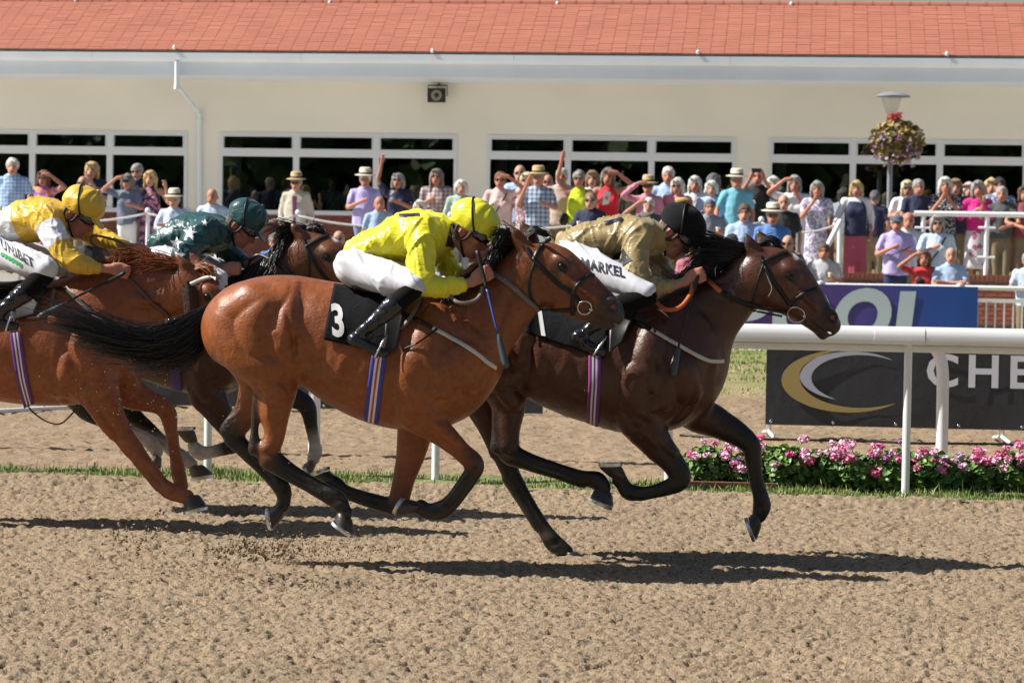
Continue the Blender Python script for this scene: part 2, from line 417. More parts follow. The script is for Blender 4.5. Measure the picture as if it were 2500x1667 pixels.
def text2d(s, bold=.012, spacing=1.0, res=3):
    c = bpy.data.curves.new('t', 'FONT'); c.body = s; c.offset = bold; c.space_character = spacing; c.resolution_u = res; c.align_x = 'CENTER'; c.align_y = 'CENTER'
    o = bpy.data.objects.new('t', c); COL.objects.link(o); dg = bpy.context.evaluated_depsgraph_get(); me = bpy.data.meshes.new_from_object(o.evaluated_get(dg))
    bm = bmesh.new(); bm.from_mesh(me); bmesh.ops.triangulate(bm, faces=bm.faces)
    V = np.array([v.co[:2] for v in bm.verts]).reshape(-1, 2); F = [[v.index for v in f.verts] for f in bm.faces]
    bm.free(); bpy.data.objects.remove(o); bpy.data.curves.remove(c); bpy.data.meshes.remove(me); return V, F
def decal(name, V2, F, o, ex, ey, bv, Y, m, parent, off=.004, cut=0):
    """flat print laid on a surface: 2-D outline placed in the photo at o with axes ex, ey"""
    bm = bmesh.new(); vs = [bm.verts.new((v[0], v[1], 0)) for v in V2]
    for f in F:
        try: bm.faces.new([vs[i] for i in f])
        except ValueError: pass
    for _ in range(cut):
        bmesh.ops.subdivide_edges(bm, edges=bm.edges[:], cuts=1, use_grid_fill=True); bmesh.ops.triangulate(bm, faces=bm.faces)
    bm.verts.ensure_lookup_table(); bm.verts.index_update(); P = []
    for v in bm.verts:
        q = np.array(o) + v.co[0] * np.array(ex) + v.co[1] * np.array(ey); h, n = hit(bv, q[0], q[1], Y); P.append(h + n * off)
    Fs = [[v.index for v in f.verts] for f in bm.faces]; bm.free()
    return put(name, newmesh(P, Fs, True), m, parent)
def hair(name, guides, count, m, parent, r=.0026, jit=.012, seg=7, frizz=.012, lens=(.65, 1.05), seed=1, sub='tail'):
    G = np.array([catmull(g, 5) for g in guides]); rg = np.random.default_rng(seed); V = []; F = []
    ng, L = G.shape[0], G.shape[1]
    for _ in range(count):
        u = rg.random() * (ng - 1); i = min(int(u), ng - 2); f = u - i; c = G[i] * (1 - f) + G[i + 1] * f
        t = np.linspace(0, rg.uniform(*lens), seg + 1) * (L - 1); t = np.clip(t, 0, (L - 1) * 1.12)
        P = np.stack([np.interp(t, np.arange(L), c[:, d]) for d in range(3)], 1)
        ex = np.clip(t - (L - 1), 0, None)[:, None]; P = P + ex * (c[-1] - c[-2])
        g = np.linspace(0, 1, seg + 1)[:, None]
        P += rg.normal(0, jit, 3) * (.35 + g) + np.cumsum(rg.normal(0, frizz, (seg + 1, 3)), 0) * g * .6
        rr = r * rg.uniform(.7, 1.3) * (1 - .75 * g[:, 0] ** 2); b = len(V)
        T = np.gradient(P, axis=0); T /= np.linalg.norm(T, axis=1)[:, None] + 1e-9
        A = np.cross(T, [0.3, .9, .3]); A /= np.linalg.norm(A, axis=1)[:, None] + 1e-9; B = np.cross(T, A)
        for j in range(seg + 1):
            for k in range(3): a = 2.094 * k; V.append(P[j] + (A[j] * math.cos(a) + B[j] * math.sin(a)) * rr[j])
        for j in range(seg):
            for k in range(3): p, q = b + j * 3 + k, b + j * 3 + (k + 1) % 3; F.append((p, q, q + 3, p + 3))
    return put(name, newmesh(V, np.array(F), True), m, parent)

def hoof(cor, heel, toe, Y, parent, m, s=1.0):
    c, h, t = (onY(*p, Y) for p in (cor, heel, toe)); ax = t - h; ln = np.linalg.norm(ax); ax = ax / ln
    mid = (h + t) / 2; up = c - mid; up = up - ax * (up @ ax); H = max(np.linalg.norm(up), .03); up /= np.linalg.norm(up) + 1e-9
    sd = np.cross(ax, up); mb = MB(); V = []; F = []; n = 16; prof = ((-.006, 1.0), (.0, 1.03), (.25, .97), (.6, .86), (.93, .74), (1.06, .62)); shift = c - mid
    la = float(shift @ ax)
    for hh, sc in prof:
        for k in range(n):
            a = 2 * math.pi * k / n; x = math.cos(a) * ln / 2 * (1 if math.cos(a) > 0 else .92); y = math.sin(a) * .058 * s * (1 - .12 * (math.cos(a) < -.4))
            V.append(mid + ax * (x * sc + la * max(hh, 0)) + sd * y * sc + up * H * hh)
    for i in range(len(prof) - 1):
        for k in range(n): a, b = i * n + k, i * n + (k + 1) % n; F.append((a, b, b + n, a + n))
    F.append(tuple(range(n - 1, -1, -1))); F.append(tuple(range((len(prof) - 1) * n, len(prof) * n)))
    o = mb.add(V, F).obj('hoof', m, parent, smooth='auto')
    sh = MB(); V = []; F = []
    for k in range(n):
        a = 2 * math.pi * k / n
        for sc, hh in ((1.06, -.004), (1.06, -.02), (.74, -.02), (.74, -.004)):
            V.append(mid + ax * math.cos(a) * ln / 2 * sc + sd * math.sin(a) * .058 * s * sc + up * (hh - .002))
    for k in range(n - 1):
        if abs(k - n // 2 + .5) < 1.1: continue
        for j in range(4): a = k * 4 + j; b = k * 4 + (j + 1) % 4; F.append((a, b, b + 4, a + 4))
    for j in range(4): a = (n - 1) * 4 + j; b = (n - 1) * 4 + (j + 1) % 4; F.append((a, b, (j + 1) % 4, j))
    sh.add(V, F).obj('shoe', shoe_mat, o, smooth='auto')

def horse(H):
    Y = H['Y']; coat, dark, leg = np.array(H['coat']), np.array(H['dark']), np.array(H.get('leg', H['dark']))
    base = onY(*H['mid'], Y); base[2] = 0
    root = thing('racehorse', base, H['label'], 'horse', 'racehorses galloping on the sand track')
    S = Sdf(H.get('vs', .0097))
    def st(l, y=0, wk=1):
        out = []
        for tx, ty, bx, by, w in l:
            a, b = onY(tx, ty, Y + y), onY(bx, by, Y + y); c = (a + b) / 2; out.append((*c, float(np.linalg.norm(a - b)) / 2, w * wk))
        return out
    under = coat * np.array([1.08, 1.1, 1.1])
    S.tube(st(H['torso']), k=.03, col=[coat] * len(H['torso']), sub=4)
    S.tube(st(H['neck']), k=.07, col=[coat, coat * .85, coat * .8, coat * .85, coat * .9][:len(H['neck'])], sub=4)
    hc = H.get('face', coat); nh = len(H['head'])
    S.tube(st(H['head']), k=.025, col=[hc] * (nh - 3) + [hc * .5 + dark * .5, hc * .12 + dark * .88, dark], sub=4)
    def e(px, py, rx, rz, w, dy, ang=0, k=.03, col=None, op=1):
        c = onY(px, py, Y + dy); m = mpx(px, py, Y); S.ell(c, (rx * m, w, rz * m), ang, k, col, op)
    for q in H.get('ells', []):
        px, py, rx, rz, w, dy, ang, k, op = q
        for sg in (-1, 1): e(px, py, rx, rz, w, dy * sg, ang, k, coat if op > 0 else None, op)
    # head details on both sides
    a = H['hang']; ex, ey = H['eye']; sc = H['hs']
    def hp(u, v):   # head frame: u towards the muzzle, v up the face, in photo pixels
        c, s_ = math.cos(R(a)), math.sin(R(a)); return ex + (u * c + v * s_) * sc, ey + (u * s_ - v * c) * sc
    for sg in (-1, 1):
        e(*hp(-52, -48), 50 * sc, 44 * sc, .035, .070 * sg, -a, .035, hc)                  # jowl
        e(*hp(-3, 10), 27 * sc, 13 * sc, .026, .080 * sg, -a, .03, hc * .9)                   # brow bone
        e(*hp(48, -12), 62 * sc, 7 * sc, .022, .072 * sg, -a, .03, hc)                       # facial crest
        e(*hp(4, -1), 14 * sc, 9 * sc, .022, .113 * sg, -a, .012, None, -1)                   # eye socket
        nx, ny = H['nostril']
        e(nx, ny, 22 * sc, 18 * sc, .026, .045 * sg, -a - 20, .016, dark)
        e(nx + 2 * sc, ny, 16 * sc, 11.5 * sc, .036, .074 * sg, -a - 30, .006, None, -1)
    mx, my = H['mouth']
    e(my[0] - 8 * sc, my[1] + 4 * sc, 16 * sc, 9 * sc, .034, 0, -a, .012, dark); e(my[0] + 14 * sc, my[1] - 2 * sc, 8 * sc, 3 * sc, .06, 0, -a + 15, .008, None, -1)
    for sg in (-1, 1): S.tube([(*onY(mx[0], mx[1], Y + .055 * sg), .004), (*onY(my[0], my[1], Y + .05 * sg), .006)], .008, None, -1, 1)
    for sg, pts in ((-1, H['ears'][0]), (1, H['ears'][1])):
        (bx, by), (mx_, my_), (tx, ty) = pts; m = mpx(bx, by, Y)
        S.tube([(*onY(bx, by, Y + .055 * sg), 18 * m * sc, 15 * m * sc), (*onY(mx_, my_, Y + .065 * sg), 17 * m * sc, 10 * m * sc), (*onY(tx, ty, Y + .06 * sg), 4 * m * sc, 4 * m * sc)], .02, [hc, hc * .6, dark])
        S.tube([(*onY(bx + 10 * sc, by - 6 * sc, Y + .085 * sg), 8 * m * sc), (*onY(mx_ + 5 * sc, my_, Y + .09 * sg), 8 * m * sc)], .01, None, -1)
    for L in H['legs']:
        y = L['dy']; P = []; n = len(L['p']); C = []
        for i, (cx, cy, r, w) in enumerate(L['p']):
            yy = Y + y * (.75 if i == 0 else .95 if i == 1 else 1); m = mpx(cx, cy, yy); P.append((*onY(cx, cy, yy), r * m * .97, w))
            f = min(max((i - L['dk']) / 2.0 + .5, 0), 1); cl = coat * (1 - f) + leg * f
            if 'sock' in L and i >= L['sock']: cl = np.array((.45, .42, .4))
            C.append(cl)
        S.tube(P, L.get('k', .035), C, sub=4)
        for t in L.get('ten', []):
            S.tube([(*onY(cx, cy, Y + y), r * mpx(cx, cy, Y)) for cx, cy, r in t], .02, leg)
    # relief of the muscles, cut into the surface on both sides
    RL = []
    for pl, sg, amp in H.get('relief', []):
        q = np.array([onY(x, y_, Y - .18) for x, y_ in catmull(pl, 5)])[:, [0, 2]]; RL.append((q, sg * mpx(900, 900, Y), amp * 1.25))
    for L in H['legs']:      # tendons and joints of the lower legs
        pp = [(x, y_) for x, y_, r, w in L['p']]; rr = [r for x, y_, r, w in L['p']]; n = len(pp); j = int(np.argmin(rr[2:n - 2])) + 2
        q = np.array([onY(x, y_, Y + L['dy']) for x, y_ in catmull(pp[max(j - 1, 1):j + 2], 5)])[:, [0, 2]]; RL.append((q, 5 * mpx(900, 900, Y), -.007))
        for i in range(3, n - 1):
            if rr[i] > rr[i - 1] and rr[i] >= rr[min(i + 1, n - 1)]:
                for k, am in ((-.45, .006), (.45, .006), (0, -.004)):
                    c = (pp[i][0] + (pp[i + 1][0] - pp[i - 1][0]) * .12 * np.sign(k), pp[i][1] + (pp[i + 1][1] - pp[i - 1][1]) * .12 * np.sign(k) + rr[i] * k * .5); q = np.array([onY(c[0] + e_, c[1], Y + L['dy']) for e_ in (-3, 0, 3)])[:, [0, 2]]; RL.append((q, rr[i] * .42 * mpx(900, 900, Y), am))
    ML = []
    for pts, w, k in H.get('muscles', []):
        q = catmull([(*onY(x, y, Y - .2)[[0, 2]], r * mpx(x, y, Y)) for x, y, r, _ in pts], 5); ML.append((q, min(.42 * q[:, 2].mean(), .028) + .005))
    def disp(V, N):
        X = V[:, [0, 2]]; ms = np.zeros(len(V))
        for q, amp in ML:
            rm = q[:, 2].max(); lo, hi = q[:, :2].min(0) - rm * 1.3, q[:, :2].max(0) + rm * 1.3; I = np.where(((X > lo) & (X < hi)).all(1))[0]
            if not len(I): continue
            p = X[I]; u = np.full(len(I), 9.)
            for a_, b_ in zip(q[:-1], q[1:]):
                ab = b_[:2] - a_[:2]; t = np.clip(((p - a_[:2]) @ ab) / (ab @ ab + 1e-12), 0, 1); u = np.minimum(u, np.linalg.norm(p - a_[:2] - t[:, None] * ab, axis=1) / (a_[2] + (b_[2] - a_[2]) * t))
            h = amp * np.clip(1 - (u / 1.18) ** 2, 0, 1) ** .75; k = .004; A = ms[I]; g = np.maximum(k - np.abs(A - h), 0) / k; ms[I] = np.maximum(A, h) + g * g * k * .25
        d = ms * 1.0; w = np.clip(np.abs(N[:, 1]) * 1.3 - .15, 0, 1); X = V[:, [0, 2]]
        for q, sg, amp in RL:
            lo, hi = q.min(0) - 3 * sg, q.max(0) + 3 * sg; I = np.where(((X > lo) & (X < hi)).all(1))[0]
            if not len(I): continue
            p = X[I]; best = np.full(len(I), 9.)
            for u, v in zip(q[:-1], q[1:]):
                ab = v - u; t = np.clip(((p - u) @ ab) / (ab @ ab + 1e-12), 0, 1); best = np.minimum(best, np.linalg.norm(p - u - t[:, None] * ab, axis=1))
            ends = np.minimum(np.linalg.norm(p - q[0], axis=1), np.linalg.norm(p - q[-1], axis=1))
            ln = np.linalg.norm(np.diff(q, axis=0), axis=1).sum(); tp = np.clip(ends / (.28 * ln), 0, 1) if ln > 5 * sg else 1
            d[I] += amp * np.exp(-(best / sg) ** 2) * tp
        d = d * w + noise3(V, 9, 1) * .0025 + noise3(V, 22, 2) * .0012
        return d
    B = H.get('blaze')
    def colfn(V, C):
        if B:
            for (bx, by, br, bz) in B:
                c = onY(bx, by, Y); m = mpx(bx, by, Y); d = np.sqrt(((V[:, 0] - c[0]) / (br * m)) ** 2 + ((V[:, 2] - c[2]) / (bz * m)) ** 2 + ((V[:, 1] - Y) / .045) ** 2)
                f = np.clip((1.15 - d) / .25, 0, 1)[:, None]; C = C * (1 - f) + np.array((.7, .68, .66)) * f
        # sun-bleached and darker areas of the coat
        c = onY(*hp(4, -1), Y); m = mpx(ex, ey, Y); d = np.hypot(V[:, 0] - c[0], (V[:, 2] - c[2]) * 1.2) / (24 * m * sc); f = (np.clip(1.25 - d, 0, 1) * .85)[:, None] * (np.abs(V[:, 1] - Y) > .05)[:, None]; C = C * (1 - f) + dark * f
        n = noise3(V, 3.2, 3)[:, None]; C = C * (1 + .12 * n + .06 * noise3(V, 11, 2)[:, None])
        f = (np.clip(.62 - V[:, 2], 0, .6) * .32 * np.clip(.45 + noise3(V, 14, 0) + .7 * noise3(V, 45, 1), 0, 1))[:, None]; C = C * (1 - f) + np.array((.20, .145, .10)) * f   # sand sticking to the legs
        return C
    V, F, C = S.mesh(disp, smooth=2, colfn=colfn)
    body = put('body', newmesh(V, F, True, C), COATS[H['mat']], root)
    bv = bvh_of(V, F)
    for sg in (-1, 1):
        c = onY(*hp(4, -1), Y + .0915 * sg); eb = MB(); m = mpx(ex, ey, Y)
        eb.lathe([(.0001, -1), (.5, -.86), (.86, -.5), (1, 0), (.86, .5), (.5, .86), (.0001, 1)], (0, 0, 0), 14)
        me = newmesh(np.array(eb.V) * np.array([.030, .016, .022]) @ np.array(Matrix.Rotation(R(a), 3, 'Y')).T + c, eb.F, True); put('eye', me, eye_mat, root)
        nx, ny = H['nostril']; c = onY(nx + 2 * sc, ny + 1, Y + .040 * sg)
        me = newmesh(np.array(eb.V) * np.array([.026, .010, .019]) + c, eb.F, True); put('nostril_lining', me, dark_lip, root)
    for L in H['legs']:
        if 'hoof' in L: hoof(*L['hoof'], Y + L['dy'], root, pale_hoof if L.get('pale') else hoof_mat)
    for i, (g, n, r, j) in enumerate(H.get('hair', [])):
        gs = [[onY(p[0], p[1], Y + (p[2] if len(p) > 2 else 0)) for p in gg] for gg in g['g']]
        hair(g['name'], gs, n, g['m'], root, r=r, jit=j, seed=i + 3, lens=g.get('lens', (.65, 1.05)), frizz=g.get('frizz', .012))
    # tack
    br = None
    for t in H.get('tack', []):
        nm, px, w, m = t[:4]; kw = t[4] if len(t) > 4 else {}
        ribbon(nm, px, w, bv, Y - .1, m, root, **kw)
    if 'bit' in H:
        x, y = H['bit']; h, n = hit(bv, x, y, Y - .08); m = mpx(x, y, Y); rr = H['bitr'] * m; q = Vector(n).to_track_quat('Z', 'Y')
        ring = MB().tube([Vector(h + n * .016) + q @ Vector((math.cos(k * .2618) * rr, math.sin(k * .2618) * rr, 0)) for k in range(25)], .0042, 6, False)
        o = ring.obj('bit_ring', steel, root, True)
        x2, y2 = x + H['bitr'] * .9, y + 5; h2, n2 = hit(bv, x2, y2, Y - .08)
        MB().tube([h2 + n2 * .022, h2 - n2 * .01], [.009, .012], 8).obj('bit_mouthpiece', steel, o, True)
    return root, bv

# ============================================================ setting
def sand_mat(name, base, dk, sc):
    def f(N, L, co, src):
        n1 = N.new('ShaderNodeTexNoise'); n1.inputs['Scale'].default_value = sc; n1.inputs['Detail'].default_value = 8; n1.inputs['Roughness'].default_value = .7; L.new(co, n1.inputs['Vector'])
        c1 = ramp(N, L, n1.outputs[0], [(.28, dk), (.5, base), (.75, tuple(min(1, c * 1.2) for c in base))])
        n2 = N.new('ShaderNodeTexNoise'); n2.inputs['Scale'].default_value = sc * .75; n2.inputs['Detail'].default_value = 3; mp = N.new('ShaderNodeMapping'); mp.inputs['Scale'].default_value = (.6, 1.2, 1); L.new(co, mp.inputs['Vector']); L.new(mp.outputs[0], n2.inputs['Vector'])
        f2 = ramp(N, L, n2.outputs[0], [(.60, (0, 0, 0)), (.68, (1, 1, 1))]); mx = N.new('ShaderNodeMix'); mx.data_type = 'RGBA'; L.new(f2, mx.inputs['Factor']); L.new(c1, mx.inputs['A']); mx.inputs['B'].default_value = (*[c * .55 for c in dk], 1)
        return mx.outputs['Result']
    return mat(name, rough=.95, spec=.15, fn=f, bump=((120, .9, .014), (300, .6, .005)), var=(.7, .07))
sand = sand_mat('track_sand', (.315, .238, .160), (.165, .12, .078), 60)
sand2 = sand_mat('far_track_sand', (.32, .235, .155), (.20, .14, .09), 30)
def smooth(a, b, x): t = np.clip((x - a) / (b - a), 0, 1); return t * t * (3 - 2 * t)
def axis(lo, a, b, hi, fine, coarse): return np.r_[np.arange(lo, a, coarse), np.arange(a, b, fine), np.arange(b, hi + coarse, coarse)]
def terrain(name, xs, ys, fn, m):
    X, Yg = np.meshgrid(xs, ys, indexing='ij'); Z = fn(X, Yg); V = np.stack([X, Yg, Z], -1).reshape(-1, 3); n, k = len(xs), len(ys)
    i = np.arange(n - 1)[:, None] * k + np.arange(k - 1)[None]; F = np.stack([i, i + k, i + k + 1, i + 1], -1).reshape(-1, 4)
    return tag(put(name, newmesh(V, F, True), m), kind='structure')
def clods(X, Y, amp=1.0):
    P = np.stack([X, Y, 0 * X], -1)
    E = P * np.array([.72, 1.15, 1]); a = noise3(E, 3.5, 0); b = noise3(E + a[..., None] * .03, 24, 1); c = noise3(E + b[..., None] * .012, 62, 2); d = noise3(E + 3.3, 42, 3)
    z = .005 * a + .007 * smooth(-.2, .4, b) + .011 * smooth(-.1, .28, c) - .024 * smooth(.28, .46, d) - .010 * smooth(.3, .6, -b)
    hp = noise3(P, 2.2, 2); z -= .02 * smooth(.45, .7, hp) * smooth(0, .4, b + .3)
    return z * amp * .95
def trackz(X, Y):
    z = clods(X, Y)
    return z - .004 + .05 * smooth(17.1, 17.55, Y) * (1 + .5 * noise3(np.stack([X, Y, 0 * X], -1), 3, 1))
def xs_yvar(): return np.r_[np.arange(2, 9.6, .3), 9.6 + np.cumsum(np.linspace(.0135, .024, 430))]
ys = xs_yvar(); ys = ys[ys < 17.62]
ground = tag(MB().box((-400, -200, -1.2), (400, 400, -.08)).obj('ground', mat('meadow_soil', (.11, .13, .05), .95, var=(.3, .3))), kind='structure')
us = np.r_[np.arange(-9, -1.18, .3), np.linspace(-1.16, 1.16, 580), np.arange(1.48, 9.3, .3)]; yy = np.r_[ys, 17.62]
Yg = np.broadcast_to(yy[None, :], (len(us), len(yy))); Xg = -.045 - .113 * Yg + us[:, None] * .205 * Yg; Zg = trackz(Xg, Yg); k = len(yy)
i = np.arange(len(us) - 1)[:, None] * k + np.arange(k - 1)[None]; F = np.stack([i, i + k, i + k + 1, i + 1], -1).reshape(-1, 4)
tag(put('sand_track', newmesh(np.stack([Xg, Yg, Zg], -1).reshape(-1, 3), F, True), sand), kind='structure')
def strip(X, Y): return .03 + .03 * noise3(np.stack([X, Y, 0 * X], -1), 2.3, 2) + .012 * noise3(np.stack([X, Y, 0 * X], -1), 9, 1)
turf_soil = mat('turf_soil', (.16, .17, .06), .95, var=(6, .35), bump=((60, .8, .02),))
terrain('grass_strip', axis(-40, -7, 2.6, 40, .06, .6), np.arange(17.5, 18.62, .06), strip, turf_soil)
terrain('far_sand_track', axis(-60, -8.5, 3, 50, .045, .6), np.arange(18.55, 29.4, .06), lambda X, Y: clods(X * .8, Y * .8, 1.25) - .01, sand2)
def lawnz(X, Y): return (.05 + .05 * noise3(np.stack([X, Y, 0 * X], -1), .9, 2) + .02 * noise3(np.stack([X, Y, 0 * X], -1), 4, 1)) * smooth(29.1, 30.2, Y) - .035 * (1 - smooth(29.1, 29.7, Y))
def lawnf(N, L, co, src):
    n1 = N.new('ShaderNodeTexNoise'); n1.inputs['Scale'].default_value = 1.6; n1.inputs['Detail'].default_value = 6; L.new(co, n1.inputs['Vector'])
    return ramp(N, L, n1.outputs[0], [(.40, (.36, .27, .15)), (.52, (.25, .25, .09)), (.66, (.13, .20, .04))])
terrain('lawn', axis(-60, -9, 4, 50, .12, .8), np.arange(29.2, 39.4, .12), lawnz, mat('worn_lawn', fn=lawnf, rough=.95, bump=((40, 1, .05),)))

def blades(name, n, pos, hfn, cols, wd, seed, label=None):
    rg = np.random.default_rng(seed); P = pos(rg, n); h = hfn(rg, n, P); a = rg.uniform(0, 6.283, n); ln = rg.normal(0, .35, (n, 2)) * h[:, None]
    s = np.stack([np.cos(a), np.sin(a), 0 * a], 1) * wd * rg.uniform(.6, 1.4, (n, 1))
    mid = P + np.c_[ln * .35, h * .6]; tip = P + np.c_[ln, h]
    V = np.stack([P - s, P + s, mid + s * .8, mid - s * .8, tip], 1).reshape(-1, 3); b = np.arange(n) * 5
    F4 = np.stack([b, b + 1, b + 2, b + 3], 1); F3 = np.stack([b + 3, b + 2, b + 4, b + 4], 1)
    C = np.repeat(np.array(cols)[rg.integers(0, len(cols), n)] * rg.uniform(.7, 1.3, (n, 1)), 5, 0)
    F = [tuple(f) for f in F4.tolist()] + [tuple(f[:3]) for f in F3.tolist()]
    return tag(put(name, newmesh(V, F, True, C), mat('grass_blade', attr=True, rough=.6, spec=.3)), label, 'grass' if label else None, kind='stuff')
GC = [(.12, .20, .03), (.20, .28, .06), (.27, .31, .10), (.34, .33, .16), (.10, .17, .03)]
def gpos(rg, n):
    x = rg.uniform(-7.5, 3, n * 2); y = 17.78 + .26 * rg.normal(0, 1, n * 2) ; k = (noise3(np.stack([x, y, 0 * x], 1), 1.7, 1) + .55 + .9 * (x > -1.2)) > rg.uniform(0, 1.2, n * 2)
    x, y = x[k & (y > 17.45) & (y < 18.5)][:n], y[k & (y > 17.45) & (y < 18.5)][:n]
    z = strip(x, y) * (y > 17.6) ; return np.stack([x, y, z], 1)
def ghf(rg, n, P): n = len(P); return np.clip((.022 + .03 * noise3(P * np.array([1, 1, 0]), 2.1, 3) + rg.exponential(.012, n)), .012, .13)
_bl = blades
def blades(name, n, pos, hfn, cols, wd, seed, label=None):
    rg = np.random.default_rng(seed); P = pos(rg, n)
    return _bl(name, len(P), lambda r, k: P, lambda r, k, p: hfn(r, k, p), cols, wd, seed, label)
blades('grass', 26000, gpos, ghf, GC, .0032, 5, 'ragged green grass growing in a strip along the running rail')
def lpos(rg, n): x = rg.uniform(-14, 6, n); y = rg.uniform(29.3, 39.2, n); k = noise3(np.stack([x, y, 0 * x], 1), .8, 2) > -.25; x, y = x[k], y[k]; return np.stack([x, y, lawnz(x, y) + .02], 1)
blades('lawn_grass', 24000, lpos, lambda rg, n, P: rg.uniform(.015, .05, len(P)), GC, .008, 6, 'thin patchy lawn grass in front of the spectators\' fence')

# ---------------- running rails
def post_label(i): return
rail_w = mat('rail_plastic', (.80, .81, .82), .3, var=(2, .04), bump=((30, .05, .002),))
def oval(c, ry, rz, n=14): return [(c[0] + ry * math.cos(6.2832 * k / n), c[1] + rz * math.sin(6.2832 * k / n)) for k in range(n)]
def beam(mb, x0, x1, prof):
    n = len(prof); mb.add([(x0, y, z) for y, z in prof] + [(x1, y, z) for y, z in prof], [(k, (k + 1) % n, (k + 1) % n + n, k + n) for k in range(n)] + [tuple(range(n - 1, -1, -1)), tuple(range(n, 2 * n))])
def rprof(Y, z, k): return [(Y + a * k, z + b * k) for a, b in ((-.030, .060), (.030, .060), (.046, .044), (.048, -.03), (.030, -.056), (-.030, -.056), (-.046, -.042), (-.052, .0), (-.046, .040))]
def rail(Y, z, xs_posts, label, goose, joints):
    root = thing('running_rail', (xs_posts[0], Y, 0), label, 'rail', 'white running rails')
    jx = [-22] + joints + [14]
    for a, b in zip(jx[:-1], jx[1:]):
        mb = MB(); beam(mb, a + .004, b - .004, rprof(Y, z, 1)); o = mb.obj('rail_section', rail_w, root, smooth='auto')
    for j in joints:
        mb = MB(); beam(mb, j - .34, j, rprof(Y, z, 1.05)); mb.obj('rail_sleeve', rail_w, root, smooth='auto')
    mb = MB(); beam(mb, -22, 14, oval((Y + .03, z - .085), .02, .026, 8)); mb.obj('rail_lower_lip', rail_w, root, smooth='auto')
    for x in xs_posts:
        if goose:
            pts = [(x - .30, Y, z - .09), (x - .16, Y + .02, z - .06), (x - .04, Y + .04, z - .10), (x + .02, Y + .05, z - .24), (x + .03, Y + .06, z - .55), (x + .03, Y + .06, -.02)]
            MB().tube(catmull(pts, 5), .048, 10).obj('post', rail_w, root, True)
        else: MB().tube([(x, Y + .02, -.02), (x, Y + .02, z - .02)], .028, 12).obj('post', rail_w, root, smooth='auto')
xp = [onZ(515, 1170, 0)[0], onZ(1130, 1180, 0)[0], None, onZ(2212, 1225, 0)[0]]; stp = (xp[3] - xp[0]) / 3
YR = 18.02
rail(YR, 1.12, [xp[0] + stp * k for k in range(-3, 6)], 'near white plastic running rail on slim straight posts along the grass strip', False, [onY(2258, 820, YR)[0] - 9.0, onY(2258, 820, YR)[0] - 4.5, onY(2258, 820, YR)[0], onY(2258, 820, YR)[0] + 4.5])
gx = onY(2292, 1000, 20.2)[0]
rail(20.2, 1.05, [gx - 9.8, gx - 4.9, gx, gx + 4.9], 'second white running rail behind the flowers with thick gooseneck posts', True, [gx - 7.4, gx - 2.5, gx + 2.4])
# ---------------- banners along the far track
banner_dk = mat('charcoal_banner_vinyl', (.028, .031, .037), .42, bump=((2.5, .35, .05), (9, .2, .01)))
def banner(px0, px1, yt, yb, Y, label, group='trackside advertising banners'):
    a, b = onY(px0, yt, Y), onY(px1, yt, Y); zb = onY(px0, yb, Y)[2]; x0, x1, zt = a[0], b[0], a[2]
    root = thing('advertising_banner', (x0, Y, 0), label, 'banner', group); nx, nz = int((x1 - x0) / .12), 10
    xs, zs = np.linspace(x0, x1, nx + 1), np.linspace(zb, zt, nz + 1); Xg, Zg = np.meshgrid(xs, zs, indexing='ij')
    Yg = Y + .012 * noise3(np.stack([Xg, 0 * Xg, Zg], -1), 2.2, 1) + .006 * np.sin(Xg * 9) * (Zg - zb < .12)
    f = np.stack([Xg, Yg, Zg], -1).reshape(-1, 3); i = (np.arange(nx)[:, None] * (nz + 1) + np.arange(nz)[None]).ravel(); n = len(f)
    F = np.r_[np.stack([i, i + nz + 1, i + nz + 2, i + 1], 1), np.stack([i + n, i + 1 + n, i + nz + 2 + n, i + nz + 1 + n], 1)]
    V = np.r_[f, f + np.array([0, .006, 0])]; o = put('sheet', newmesh(V, F, True), banner_dk, root)
    for k in range(int((x1 - x0) / .55) + 1):
        MB().lathe([(.0001, 0), (.014, .002), (.012, .006), (.0001, .007)], (x0 + .05 + k * .55, Y - .016, zb + .03), 10, M=Matrix.Rotation(R(90), 3, 'X')).obj('eyelet', steel, o, True)
    for x in np.arange(x0 + .03, x1, 2.05):
        MB().tube([(x, Y + .03, .0), (x, Y + .03, zt)], .022, 8).tube([(x + .05, Y - .28, .02), (x, Y + .03, .05), (x - .05, Y + .3, .02)], .018, 6).obj('stand', white_paint, root, True)
    return root, x0, zt, zb, Y
bA = banner(1872, 3100, 842, 1036, 23.3, 'charcoal banner with gold and silver crescent logo and white capital lettering')
bB = banner(250, 1328, 800, 985, 25.3, 'plain charcoal banner on stands half hidden by the racing horses')
def flat(name, P2, F, Y, m, parent, thick=.003):
    V = np.array([(p[0], Y - thick, p[1]) for p in P2]); return put(name, newmesh(V, F, False), m, parent)
gold_v = mat('gold_vinyl', (.36, .27, .10), .5); silver_v = mat('silver_vinyl', (.40, .42, .50), .5); white_v = mat('white_vinyl', (.62, .64, .70), .5)
def crescent(c, a0, a1, rx, ry, w, Y, m, parent, n=44, rot=0):
    V = []; F = []
    for i in range(n + 1):
        t = i / n; a = R(a0 + (a1 - a0) * t); k = math.sin(math.pi * t) ** .75 * w
        for s in (1, 1 - k):
            V.append((c[0] + rx * s * math.cos(a) + (rx * (1 - s) * .25), Y - .016, c[1] + ry * s * math.sin(a)))
    F = [(2 * i, 2 * i + 1, 2 * i + 3, 2 * i + 2) for i in range(n)]
    return put('crescent_logo', newmesh(V, F, False), m, parent)
YA = 23.3; root = bA[0]; mA = mpx(2000, 930, YA)
c = onY(2068, 930, YA); crescent((c[0], c[2]), 97, 318, 158 * mA, 76 * mA, .24, YA, gold_v, root)
